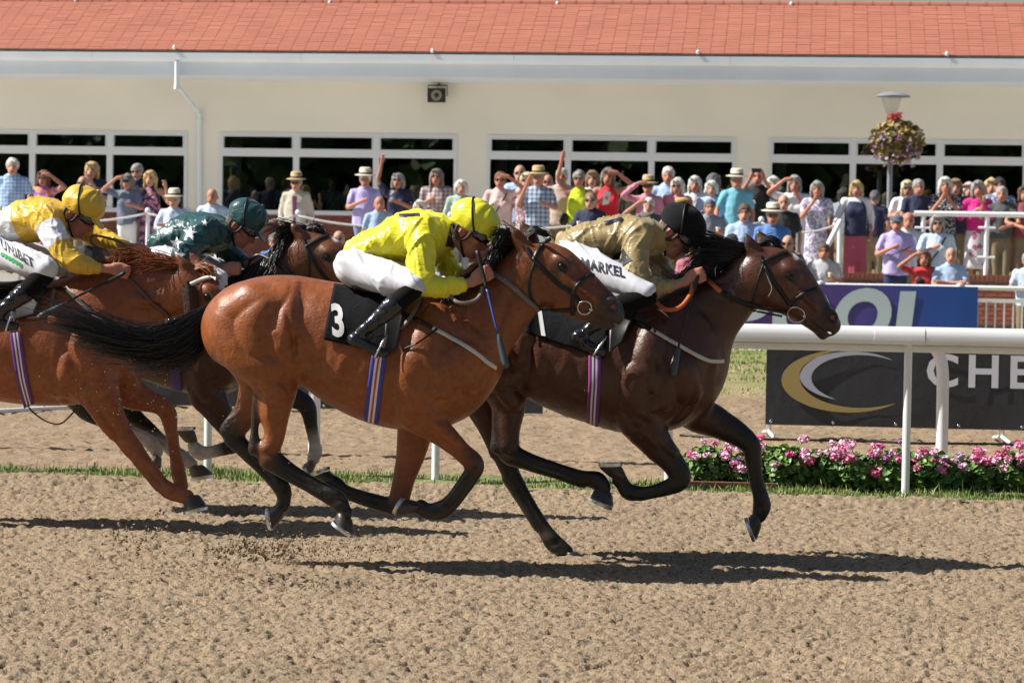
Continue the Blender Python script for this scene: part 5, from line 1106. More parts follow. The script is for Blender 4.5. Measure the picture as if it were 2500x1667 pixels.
def jockey(J, HBk):
    Y = J['Y']; hroot, hbv = HBk
    px = lambda l: [(*onY(x, y, Y + dy), r * mpx(x, y, Y + dy)) for x, y, r, dy in l]
    ear = onY(*J['ear'], Y - .07); p = R(J['pitch']); fw = np.array([math.cos(p), 0, math.sin(p)]); up = np.array([-math.sin(p), 0, math.cos(p)])
    hc = ear - fw * (-.012) - up * (-.03); hc[1] = Y - .005
    h = lambda f, u, y=0: hc + fw * f + up * u + np.array([0, y, 0])
    Mh = np.array([fw, [0, 1, 0], up])
    base = onY(J['torso'][0][0], J['torso'][0][1], Y)
    root = thing('person', base, J['label'], 'jockey', 'jockeys riding in the race')
    nk = onY(*J['torso'][-1][:2], Y)
    tors = [(*onY(x, y, Y), r * mpx(x, y, Y), w) for x, y, r, w in J['torso']]
    # --- body: one continuous figure
    S = Sdf(.0078)
    S.ell(h(-.005, .035), (.098, .076, .098), M=Mh, col=SK, k=.02)
    S.tube([(*h(.045, -.02), .062, .058), (*h(.062, -.065), .046, .050), (*h(.080, -.108), .026, .028)], .025, [SK, SK, SKR])
    S.tube([(*h(.0, -.06), .055, .055), (*h(.035, -.10), .035, .045)], .03, SK)                                    # jaw
    S.tube([(*h(.092, .012), .012), (*h(.108, -.02), .013), (*h(.120, -.045), .0165, .018)], .012, [SK, SKR, SKR])            # nose
    S.tube([(*h(.098, -.072), .012, .022), (*h(.100, -.078), .010, .024)], .008, np.array((.36, .10, .085)))               # lips
    S.tube([(*h(.097, -.088), .010, .022), (*h(.096, -.09), .010, .022)], .008, np.array((.36, .10, .085)))
    S.tube([(*h(.109, -.081, -.03), .002), (*h(.109, -.081, .03), .002)], .004, None, -1)
    for s in (-1, 1):
        S.ell(h(.055, -.035, .052 * s), (.03, .018, .022), M=Mh, k=.02, col=SKR)                                        # cheekbone
        S.ell(h(-.012, -.030, .077 * s), (.018, .009, .031), M=Mh, k=.008, col=SKR * np.array((1.1, .85, .8)))
        S.ell(h(-.010, -.030, .086 * s), (.009, .006, .018), M=Mh, k=.005, op=-1)
    S.tube([(*h(-.035, -.03), .055, .052), (*(.5 * h(-.045, -.075) + .5 * nk), .052, .052), (*nk, .055)], .03, SK)
    S.tube([(a, b, c, r * .6, w * .6) for a, b, c, r, w in tors], .03, SK)
    for key, sg in (('arm', -1), ('farm', 1)):
        A = px(J[key]); S.tube([(a, b, c, r * .62) for a, b, c, r in A[:-1]] + [(*A[-1][:3], .024)], .02, SK)
        wr = onY(*J[key + '_w'], Y + J[key + '_dy'] ); S.tube([(*A[-1][:3], .0265), (*(.5 * (np.array(A[-1][:3]) + wr)), .025), (*wr, .023)], .015, SK)
        tgt = onY(*J[key + '_h'], Y + J[key + '_dy'] * .8); hand_prims(S, wr, tgt - wr, .9 * (1 if sg < 0 else -1), SK * np.array((1.05, .95, .92)))
    near = px(J['thigh']); lowr = px(J['boot'])
    for lg in (lambda q: q, lambda q: mirrorY(q, Y)):
        S.tube([(a, b, c, r * .6) for a, b, c, r in lg(near)], .03, SK); S.tube([(a, b, c, r * .55) for a, b, c, r in lg(lowr)], .02, SK)
    V, F, C = S.mesh(smooth=1)
    def skincol(V, C):
        # eyebrows and hair seen under the cap
        q = (V - hc) @ Mh.T; m = (q[:, 0] < .015) & (q[:, 2] > -.055) & (q[:, 2] < .02) & (np.abs(q[:, 1]) < .078) & (q[:, 0] > -.09) & (q[:, 0] < -.034)
        C = C.copy(); C[m] = J.get('hair', (.05, .03, .02)); return C
    put('body', newmesh(V, F, True, skincol(V, C)), skin, root)
    # --- silks
    cw = J['cols']; S = Sdf(.0078)
    S.tube(tors, .04, [cw[i] for i in J['tc']])
    S.tube([(*nk, .062, .062), (*(nk * .62 + h(-.05, -.07) * .38), .056, .056)], .02, cw[J.get('collar', J['tc'][-1])])
    arms = []
    for key, sg in (('arm', -1), ('farm', 1)):
        A = px(J[key]); cc = [cw[i] for i in J[key + '_c']]; S.tube(A, .045 if sg < 0 else .04, cc)
        e = np.array(A[-1][:3]); f = e - np.array(A[-2][:3]); f /= np.linalg.norm(f)
        S.ell(e + f * .012, (.024, .024, .024), k=.012, col=cc[-1]); arms.append((e, f))
    def fold(V, N):
        rot = lambda g: np.array([[math.cos(R(g)), 0, math.sin(R(g))], [0, 1, 0], [-math.sin(R(g)), 0, math.cos(R(g))]])
        mk = smooth(-.25, .3, noise3(V, 5, 3)); wp = V + noise3(V, 7, 1)[:, None] * .02; a = noise3(wp @ rot(35) * np.array([.32, .7, 1.6]), 12, 0); b = noise3(wp @ rot(-55) * np.array([.30, .7, 1.6]), 14, 1)
        c = noise3(wp @ rot(80) * np.array([.35, .7, 1.6]), 22, 3); rd = lambda n: np.clip(1 - np.abs(n) * 2.0, 0, 1) ** 2.4
        return rd(a) * .015 * mk + rd(b) * .014 * (1 - mk) + rd(c) * .006 + noise3(V, 6, 2) * .005 - .005
    V, F, C = S.mesh(fold, smooth=1, cc=.004); C = cw[0] + 0 * C if len(set(J['tc'] + J['arm_c'])) == 1 else np.array(cw)[np.argmin([((C - c) ** 2).sum(1) for c in cw], axis=0)]; jbv = bvh_of(V, F)
    put('silk_jacket', newmesh(V, F, True, C), SILK, root)
    # --- breeches
    S = Sdf(.0088); S.tube([(*onY(x, y, Y), r * mpx(x, y, Y), w) for x, y, r, w in J['pelvis']], .04)
    for lg in (lambda q: q, lambda q: mirrorY(q, Y)): S.tube(lg(near), .05)
    def fold2(V, N):
        b = noise3(V @ np.array([[.7, 0, .7], [0, 1, 0], [-.7, 0, .7]]) * np.array([.25, .6, 1.6]), 13, 2); mk = smooth(-.2, .3, noise3(V, 5, 1))
        c = noise3(V @ np.array([[.7, 0, .7], [0, 1, 0], [-.7, 0, .7]]) * np.array([.22, .6, 1.5]), 30, 1)
        return np.clip(1 - np.abs(b) * 2.1, 0, 1) ** 2 * .012 + np.clip(1 - np.abs(c) * 2.1, 0, 1) ** 2 * .009 * mk - .005
    V, F, C = S.mesh(fold2, smooth=1); bbv = bvh_of(V, F); put('breeches', newmesh(V, F, True), nylon, root)
    # --- boots
    k = J.get('sock', 2)
    for sgn, lg in ((-1, lambda q: q), (1, lambda q: mirrorY(q, Y))):
        B = lg(lowr); n = len(B)
        S = Sdf(.0085); S.tube([(a, b, c, r) for a, b, c, r in B[:k + 1]], .01); V, F, C = S.mesh(smooth=1); put('sock', newmesh(V, F, True), black_wool, root)
        S = Sdf(.0078); S.tube([(a, b, c, r * (1.1 if i == 0 else 1.0)) for i, (a, b, c, r) in enumerate(B[k:-3])], .012)
        an, f0, f1, f2 = B[-4], B[-3], B[-2], B[-1]
        S.tube([(*f0[:3], f0[3], .034), (*f1[:3], f1[3], .040), (*f2[:3], f2[3], .036)], .02)
        S.ell(np.array(f0[:3]), (f0[3] * 1.15,) * 3, k=.015)
        V, F, C = S.mesh(lambda V, N: noise3(V * np.array([1, 1, 2.]), 24, 1) * .003, smooth=1); put('boot', newmesh(V, F, True), boot_leather, root)
        # stirrup iron round the ball of the foot, on its leather
        c = np.array(f1[:3]) * .35 + np.array(f2[:3]) * .65; fd = np.array(f2[:3]) - np.array(f0[:3]); fd /= np.linalg.norm(fd); un = np.cross(fd, [0, 1, 0]); un = un if un[2] > 0 else -un
        pts = [c - un * .034 + np.array([0, .055 * math.cos(a), 0]) * 1 + un * max(0, math.sin(a)) * .125 for a in np.linspace(-.35, math.pi + .35, 15)]
        st = MB().tube(pts + [pts[0]], .0055, 6).obj('stirrup_iron', steel, hroot, True)
    # --- helmet in its silk cover
    S = Sdf(.0070); hcx = J.get('cap'); cm = J.get('capmat', SILK)
    S.ell(h(.006, .062), (.135, .110, .108), M=Mh, k=.01, col=cw[J['capc']])
    S.ell(h(.0, -.085), (.20, .16, .085), M=Mh, k=.012, op=-1)
    S.tube([(*h(.118, .012), .012, .075), (*h(.150, .006), .010, .070), (*h(.178, -.006), .007, .048)], .012, cw[J['capc']])
    def pleat(V, N):
        q = (V - h(.04, .06)) @ Mh.T; a = np.arctan2(q[:, 1], q[:, 0]); return (noise3(V, 16, 2) * .004 + np.sin(a * 9) * .0022 * J.get('pleat', 1)) * (q[:, 2] > -.055)
    V, F, C = S.mesh(pleat, smooth=1); cbv = bvh_of(V, F); hel = put('helmet', newmesh(V, F, True, C if cm is SILK else None), cm, root)
    # harness, strap, goggles
    for s in (-1, 1):
        MB().tube(catmull([h(-.05, .0, .088 * s), h(-.045, -.04, .088 * s), h(-.01, -.065, .086 * s), (h(.02, -.045, .086 * s)), h(.03, .0, .09 * s)], 4), .009, 6).obj('ear_pad', helmet_pad, hel, True)
        MB().tube(catmull([h(-.005, -.06, .083 * s), h(.02, -.10, .06 * s), h(.045, -.135, .02 * s), h(.05, -.138, 0)], 4), .0065, 6).obj('chin_strap', black_leather, hel, True)
    pts = [h(.006 - .55 * .117 * math.sin(a), .062 + .835 * .117 * math.sin(a), .1125 * math.cos(a)) for a in np.linspace(-.62, math.pi + .62, 27)]
    MB().tube(pts, .0055, 6).obj('goggle_strap', black_leather, hel, True)
    S = Sdf(.0055); S.tube([(*h(.055, .0, -.075), .024, .022), (*h(.098, -.002, -.045), .030, .022), (*h(.112, -.006, 0), .022, .02), (*h(.098, -.002, .045), .030, .022), (*h(.055, .0, .075), .024, .022)], .01)
    V, F, C = S.mesh(smooth=1); put('goggles', newmesh(V, F, True), lens, root)
    kb = MB(); kb.lathe([(.0001, 0), (.6, 0), (1, .35), (.7, .8), (.0001, 1)], (0, 0, 0), 10)
    kn = newmesh(np.array(kb.V) * .012 @ Mh + h(.045, .172 - .003), kb.F, True); put('cap_button', kn, gold_thread if cm is velvet else MATS['jockey_silk_button'] if 'jockey_silk_button' in MATS else mat('cap_button_cloth_' + J['key'], cw[J['capc']], .5), hel)
    return root, jbv, bbv, cbv

def whip(pts, Y, dys, label, stripe):
    P = [onY(x, y, Y + d) for (x, y), d in zip(pts, dys)]
    root = thing('riding_whip', P[0], label, 'whip', 'whips carried by the jockeys')
    Q = resample(catmull(P, 6), .02); n = len(Q); a, b = int(n * .34), int(n * .70)
    MB().tube(Q[:a + 1], np.linspace(.012, .009, a + 1), 8).obj('handle', grip_tape, root, True)
    MB().tube(Q[a:b + 1], np.linspace(.008, .006, b - a + 1), 8).obj('shaft', stripe, root, True)
    MB().tube(Q[b:], np.concatenate([[.007, .013], np.linspace(.016, .019, n - b - 3), [.014]]), 8).obj('flap', whip_flap, root, True)
def star(k=.4, n=5): return [((1 if i % 2 == 0 else k) * math.sin(math.pi * i / n), (1 if i % 2 == 0 else k) * math.cos(math.pi * i / n)) for i in range(2 * n)] + [(0, 0)], [(i, (i + 1) % (2 * n), 2 * n) for i in range(2 * n)]
def disc(n=16): return [(math.cos(6.2832 * i / n), math.sin(6.2832 * i / n)) for i in range(n)] + [(0, 0)], [(i, (i + 1) % n, n) for i in range(n)]
def grid(nu=8, nv=8): return [(i / nu - .5, j / nv - .5) for j in range(nv + 1) for i in range(nu + 1)], [(j * (nu + 1) + i, j * (nu + 1) + i + 1, (j + 1) * (nu + 1) + i + 1, (j + 1) * (nu + 1) + i) for j in range(nv) for i in range(nu)]

YEL = np.array((.72, .68, .03)); GLD = np.array((.31, .232, .105)); GYL = np.array((.68, .43, .04)); WH = np.array((.72, .73, .77)); GRN = np.array((.012, .062, .066)); NAV = np.array((.012, .014, .04))
J3 = dict(key='y', Y=13.6, ear=(1129, 569), pitch=-28, label='jockey in bright yellow silks and yellow cap crouched over the horse numbered 3', cols=[YEL, NAV], tc=[0] * 6, capc=0,
  torso=[(872, 612, 30, .13), (905, 603, 38, .155), (940, 594, 46, .17), (990, 580, 58, .185), (1040, 575, 60, .19), (1078, 572, 42, .13)],
  arm=[(1035, 560, 36, -.15), (1030, 610, 34, -.21), (1028, 660, 31, -.25), (1034, 692, 29, -.26), (1080, 699, 24, -.22), (1122, 697, 17, -.18)], arm_c=[0] * 6, arm_w=(1152, 689), arm_h=(1195, 662), arm_dy=-.16,
  farm=[(1045, 570, 34, .15), (1080, 620, 30, .23), (1098, 655, 26, .24), (1122, 668, 18, .18)], farm_c=[0] * 4, farm_w=(1142, 668), farm_h=(1185, 655), farm_dy=.12,
  pelvis=[(862, 645, 40, .15), (885, 632, 38, .16)], thigh=[(868, 656, 46, -.09), (920, 672, 43, -.17), (975, 688, 35, -.28), (1010, 698, 28, -.34)],
  boot=[(1008, 706, 25, -.34), (985, 726, 24, -.355), (960, 746, 24, -.365), (915, 785, 19, -.38), (884, 810, 15, -.385), (866, 828, 15, -.385), (905, 848, 13, -.38), (938, 862, 12, -.37)])
J1 = dict(key='b', Y=14.3, ear=(1634, 570), pitch=-40, label='jockey in shiny gold silks with black velvet helmet crouched over the leading horse', cols=[GLD, np.array((.01, .01, .012))], tc=[0] * 6, capc=1, capmat=velvet, pleat=0,
  torso=[(1388, 598, 30, .13), (1420, 592, 38, .155), (1460, 583, 46, .17), (1514, 577, 50, .185), (1566, 578, 48, .19), (1602, 580, 38, .13)],
  arm=[(1560, 570, 36, -.15), (1552, 620, 32, -.21), (1553, 665, 29, -.25), (1563, 690, 27, -.26), (1605, 701, 22, -.22), (1642, 697, 16, -.18)], arm_c=[0] * 6, arm_w=(1672, 688), arm_h=(1716, 668), arm_dy=-.16,
  farm=[(1570, 580, 32, .15), (1600, 630, 28, .22), (1618, 660, 22, .2), (1636, 678, 16, .17)], farm_c=[0] * 4, farm_w=(1660, 680), farm_h=(1700, 668), farm_dy=.12,
  pelvis=[(1394, 612, 34, .15), (1412, 618, 34, .16)], thigh=[(1402, 622, 40, -.09), (1450, 650, 40, -.17), (1520, 688, 34, -.28), (1578, 716, 26, -.34)],
  boot=[(1578, 722, 26, -.34), (1540, 737, 27, -.35), (1505, 748, 24, -.365), (1462, 785, 19, -.38), (1436, 806, 15, -.385), (1412, 822, 15, -.385), (1440, 846, 14, -.38), (1468, 860, 13, -.37)])
J4 = dict(key='g', Y=15.1, ear=(172, 526), pitch=-30, label='jockey in gold and white silks with gold satin cap and visor goggles', cols=[GYL, WH], tc=[1, 1, 1, 0, 0, 0], capc=0,
  torso=[(-25, 570, 38, .14), (20, 556, 45, .16), (50, 546, 50, .173), (70, 540, 52, .18), (112, 532, 50, .185), (146, 532, 37, .13)],
  arm=[(112, 535, 34, -.15), (128, 570, 32, -.2), (138, 588, 31, -.215), (156, 615, 28, -.24), (185, 641, 26, -.25), (215, 651, 22, -.2), (240, 655, 16, -.17)], arm_c=[0, 1, 1, 0, 0, 0, 0], arm_w=(266, 656), arm_h=(312, 664), arm_dy=-.15,
  farm=[(150, 542, 30, .15), (200, 560, 28, .2), (245, 582, 24, .2), (282, 594, 20, .17), (305, 600, 15, .14)], farm_c=[0] * 5, farm_w=(322, 604), farm_h=(362, 622), farm_dy=.10,
  pelvis=[(-40, 602, 40, .15), (-20, 598, 40, .16)], thigh=[(-30, 612, 42, -.09), (20, 626, 37, -.17), (75, 642, 35, -.28), (110, 658, 30, -.34)],
  boot=[(106, 672, 26, -.34), (82, 696, 25, -.355), (58, 716, 23, -.365), (20, 745, 18, -.38), (-4, 765, 15, -.385), (-22, 778, 14, -.385), (8, 790, 13, -.38), (34, 796, 12, -.37)])
J2 = dict(key='d', Y=16.1, ear=(574, 553), pitch=-35, label='jockey in dark green silks with white stars and dark green cap', cols=[GRN, WH], tc=[0] * 5, capc=0,
  torso=[(388, 600, 28, .13), (420, 584, 38, .16), (470, 570, 50, .18), (514, 570, 46, .185), (544, 568, 32, .13)],
  arm=[(500, 566, 34, -.15), (470, 595, 30, -.22), (446, 622, 27, -.25), (452, 640, 24, -.25), (490, 655, 19, -.2), (520, 660, 14, -.16)], arm_c=[0] * 6, arm_w=(540, 660), arm_h=(580, 655), arm_dy=-.14,
  farm=[(520, 580, 28, .15), (558, 616, 24, .2), (580, 632, 20, .2), (598, 642, 15, .17)], farm_c=[0] * 4, farm_w=(612, 648), farm_h=(648, 640), farm_dy=.12,
  pelvis=[(395, 622, 34, .15), (410, 620, 34, .16)], thigh=[(402, 634, 37, -.09), (450, 652, 35, -.17), (500, 668, 30, -.27), (533, 680, 25, -.33)],
  boot=[(528, 690, 22, -.33), (510, 706, 21, -.345), (490, 722, 20, -.355), (455, 755, 16, -.37), (432, 775, 13, -.375), (418, 788, 12, -.375), (450, 803, 11, -.37), (478, 815, 10, -.36)])

def tack_saddle(k, Y, seat, cloth, num, numpos, nume, flap, pad):
    root, bv = HB[k]
    if cloth:
        o, cb = patch('number_cloth', cloth, 22, 18, bv, Y - .2, black_cloth, root, off=.014, wr=.006)
        if num:
            V2, F2 = text2d(num, .03); decal('number', V2, F2, numpos, *nume, cb, Y - .28, white_cloth, o, .004, 2)
    patch('saddle_flap', flap, 8, 14, bv, Y - .25, black_leather, root, off=.030, wr=.003)
    S = Sdf(.009); (x0, y0, r0), (x1, y1, r1), (x2, y2, r2) = seat
    S.tube([(*onY(x, y, Y), r * mpx(x, y, Y), .17) for x, y, r in seat], .02); V, F, C = S.mesh(smooth=1); put('saddle', newmesh(V, F, True), black_leather, root)
    if pad: ribbon('saddle_pad_edge', pad, .02, bv, Y - .2, grey_rubber, root, off=.022)
tack_saddle('3', 13.6, [(880, 700, 16), (930, 710, 14), (985, 712, 16)], [(815, 697), (960, 712), (952, 868), (790, 828)], '3', (825, 787), ((70, 8), (-8, -108)), [(945, 720), (1000, 728), (968, 858), (938, 862)], [(1030, 728), (1012, 768), (988, 798), (952, 818)])
tack_saddle('1', 14.3, [(1410, 752, 16), (1460, 758, 14), (1520, 755, 16)], [(1290, 752), (1490, 760), (1476, 876), (1282, 812)], '1', (1322, 792), ((66, 14), (-14, -86)), [(1490, 765), (1560, 768), (1520, 838), (1486, 868)], None)
tack_saddle('4', 15.1, [(-40, 700, 16), (20, 702, 14), (80, 695, 16)], [(-110, 690), (40, 700), (30, 800), (-110, 800)], None, None, None, [(20, 712), (118, 712), (88, 772), (30, 788)], [(135, 712), (128, 745), (118, 772), (70, 778)])
tack_saddle('2', 16.1, [(380, 712, 14), (430, 716, 12), (480, 712, 14)], None, None, None, None, [(450, 720), (500, 722), (480, 800), (445, 805)], None)
JB = {k: jockey(d, HB[h]) for k, d, h in (('3', J3, '3'), ('1', J1, '1'), ('4', J4, '4'), ('2', J2, '2'))}
# --- prints on the silks and breeches
r3, j3, b3, c3 = JB['3']
o = decal('collar_patch', *grid(6, 12), (1104, 576), (21, 4), (14, -54), j3, 13.5, maroon_patch, r3, .004)
V2, F2 = text2d('WESTILSLEY', .012); decal('lettering', V2, F2, (1105, 575), (2.1, 8.2), (10, -2.4), j3, 13.5, white_ink, r3, .0065)
decal('back_patch', *grid(10, 4), (1000, 526), (50, -3), (1, 7), j3, 13.6, navy_ink, r3, .004)
r1, j1, b1, c1 = JB['1']
V2, F2 = text2d('MARKEL', .03, 1.08); decal('lettering', V2, F2, (1472, 655), (27, 7), (-3, -33), b1, 14.1, ink, r1, .004, 1)
decal('cross_patch', *star(.62, 4), (1518, 632), (26, 4), (4, -26), j1, 14.1, ink, r1, .004, 1)
decal('back_patch', *grid(10, 4), (1498, 540), (44, -11), (2, 7), j1, 14.3, navy_ink, r1, .004)
MB().tube([onY(1650, 492, 14.28), onY(1672, 489, 14.27), onY(1690, 494, 14.27)], [.022, .018, .01], 8).obj('tassel', gold_thread, r1, True)
r4, j4, b4, c4 = JB['4']
V2, F2 = text2d('UNIBET', .03, 1.08); decal('lettering', V2, F2, (42, 620), (22, 13.5), (-8, -33), b4, 14.9, ink, r4, .004, 1)
for i in range(6): decal('printed_dot', *disc(), (7 + i * 8.6, 621 + i * 4.9), (5, 0), (0, -5), b4, 14.9, green_ink, r4, .0045)
r2, j2, b2, c2 = JB['2']
for (x, y, s) in ((464, 570, 18), (430, 594, 17), (440, 622, 15), (500, 545, 9)): decal('star', *star(), (x, y), (s, s * .15), (s * .15, -s), j2, 16.0, white_ink, r2, .004, 1)
whip([(1165, 612), (1178, 665), (1190, 712), (1210, 794), (1236, 898)], 13.6, (-.17, -.18, -.2, -.26, -.3), 'whip with blue twisted shaft hanging from the yellow-clad rider\'s hand', whip_blue)
whip([(1706, 668), (1696, 700), (1672, 790), (1661, 826), (1643, 919)], 14.3, (-.14, -.18, -.24, -.28, -.32), 'slim black whip pointing down from the gold-shirted jockey\'s hand', grip_tape)
whip([(306, 664), (285, 677), (210, 713), (129, 757), (96, 772)], 15.1, (-.18, -.2, -.32, -.42, -.44), 'black whip lying back along the chestnut horse\'s shoulder', grip_tape)
ribbon('rein_loop', [(1178, 700), (1174, 718), (1160, 734), (1130, 741), (1108, 733), (1100, 720)], .018, HB['3'][1], 13.3, grey_rubber, HB['3'][0], free=[13.42, 13.38, 13.34, 13.3, 13.3, 13.34])
ribbon('rein_loop', [(1690, 694), (1685, 720), (1661, 750), (1631, 757), (1612, 748), (1604, 738)], .022, HB['1'][1], 14.0, orange_rubber, HB['1'][0], free=[14.14, 14.08, 14.02, 13.98, 13.98, 14.02])
ribbon('rein_loop', [(330, 612), (290, 590), (250, 578), (225, 576), (222, 590), (240, 605), (262, 612)], .014, HB['4'][1], 15.0, brown_leather, HB['4'][0], free=[15.1, 15.05, 15.05, 15.05, 15.05, 15.05, 15.05])
ribbon('rein_loop', [(600, 655), (612, 634), (630, 622), (645, 626), (656, 632)], .02, HB['2'][1], 15.9, black_leather, HB['2'][0], free=[16.1, 16.0, 15.95, 15.95, 15.9])
# ============================================================ spectators
def cloth(key):
    if key in MATS: return MATS[key]
    c = CLOTH[key]
    if isinstance(c[0], str): return mat(key, fn=pat(c[0], c[1], c[2]), rough=.8, bump=((14, .5, .02, 'fold'),))
    return mat(key, c, .8, bump=((14, .5, .02, 'fold'), (300, .1, .001)), sheen=.05)
W_, K_, NV, LB, BL = (.72, .72, .74), (.016, .016, .018), (.016, .02, .06), (.36, .48, .70), (.08, .20, .48)
CLOTH = dict(white=W_, black=K_, navy=NV, light_blue=LB, mid_blue=BL, pale_blue=(.52, .62, .76), lilac=(.46, .40, .74), linen=(.50, .45, .37), plum=(.16, .04, .10), mint=(.40, .50, .42), blush=(.66, .47, .45), beige_pink=(.50, .38, .34), lime=(.55, .66, .02),
  red=(.62, .02, .035), rose=(.62, .20, .27), turquoise=(.16, .46, .58), teal=(.03, .20, .36), grey=(.22, .25, .29), pale_grey=(.50, .51, .54), dark_grey=(.07, .075, .08), magenta=(.62, .02, .24), cream=(.66, .62, .54), khaki=(.20, .155, .09), jeans=(.16, .22, .34), navy_trousers=(.02, .03, .09), brown=(.13, .06, .04), crimson_print=('stripe', [(.38, .05, .10), (.55, .16, .20)], 34), burgundy=(.22, .05, .06),
  blue_check=('check', [(.20, .34, .62), (.55, .66, .82)], 16), blue_plaid=('check', [(.42, .52, .66), (.05, .07, .14)], 13), brown_check=('check', [(.52, .42, .42), (.16, .09, .09)], 14), navy_grid=('check', [(.06, .07, .14), (.30, .33, .44)], 34), pink_check=('check', [(.66, .34, .42), (.40, .06, .14)], 28),
  purple_print=('floral', [(.28, .12, .52), (.62, .16, .20), (.70, .30, .12), (.20, .10, .40)], 14), navy_print=('floral', [(.03, .045, .13), (.22, .27, .42), (.05, .06, .16), (.5, .52, .6)], 34), floral_dark=('floral', [(.04, .03, .10), (.40, .14, .24), (.10, .05, .15), (.55, .25, .30), (.03, .02, .06)], 20), blue_white_print=('floral', [(.16, .22, .36), (.5, .56, .66), (.10, .14, .25)], 40),
  mauve_dots=('dots', [(.34, .20, .23), (.68, .60, .62)], 18), lilac_print=('floral', [(.62, .62, .70), (.36, .30, .50), (.70, .70, .74), (.24, .20, .36)], 32), mono_dots=('dots', [(.03, .03, .035), (.5, .5, .52)], 30), pale_floral=('floral', [(.66, .66, .68), (.68, .62, .64), (.45, .10, .22), (.66, .67, .70), (.62, .64, .66)], 12), red_black=('floral', [(.58, .04, .045), (.03, .02, .025), (.55, .05, .05)], 9))
HAIR = dict(white=(.62, .60, .55), grey=(.30, .29, .28), dark_grey=(.12, .12, .13), blonde=(.50, .36, .16), pale_blonde=(.60, .50, .32), brown=(.10, .055, .03), light_brown=(.24, .15, .08), auburn=(.17, .06, .025), black=(.016, .013, .012), grey_brown=(.20, .17, .15))
def hairmat(c): return mat('hair_' + c, HAIR[c], .6, bump=((50, 1, .02, 'noise', (2, 2, .35)),), var=(26, .45))
pskin = mat('spectator_skin', attr=True, rough=.55, spec=.3, var=(30, .06))
straw = mat('straw_hat', (.46, .33, .16), .8, bump=((220, .6, .003),)); pale_straw = mat('pale_straw_hat', (.62, .56, .44), .8, bump=((220, .5, .003),)); hat_band = mat('hat_band', (.05, .04, .04), .7); cap_mat = mat('grey_cap', (.09, .10, .13), .85)
beer = mat('beer_cup', (.50, .26, .08), .2); foam = mat('cup_plastic', (.62, .62, .62), .3)
ARMS = dict(d=((.26, .03, 1.10), (.25, -.07, .87)), b=((.40, -.10, 1.43), (.15, -.17, 1.64)), u=((.33, -.03, 1.58), (.27, -.06, 1.86)), m=((.24, -.14, 1.12), (.06, -.21, 1.36)), c=((.28, -.06, 1.12), (.07, -.27, 1.22)), x=((.27, -.09, 1.12), (-.10, -.20, 1.16)), f=((.34, -.08, 1.17), (.30, -.16, 1.42)), l=((.30, -.17, 1.10), (.10, -.34, 1.03)), p=((.30, -.17, 1.22), (.11, -.27, 1.54)), g=((.28, -.05, 1.12), (.15, -.28, 1.17)), k=((.30, -.10, 1.15), (.14, -.24, 1.50)), r=((.30, -.02, 1.12), (.34, -.26, .98)))
ROWS = dict(F=(40.15, 0.0), G=(40.75, 0.0), S=(41.75, .32), T=(42.7, .65), U=(44.1, .97), V=(44.75, .97), W=(45.4, .97), X=(46.1, .97), I=(52.0, 1.20))
HEADM = {}
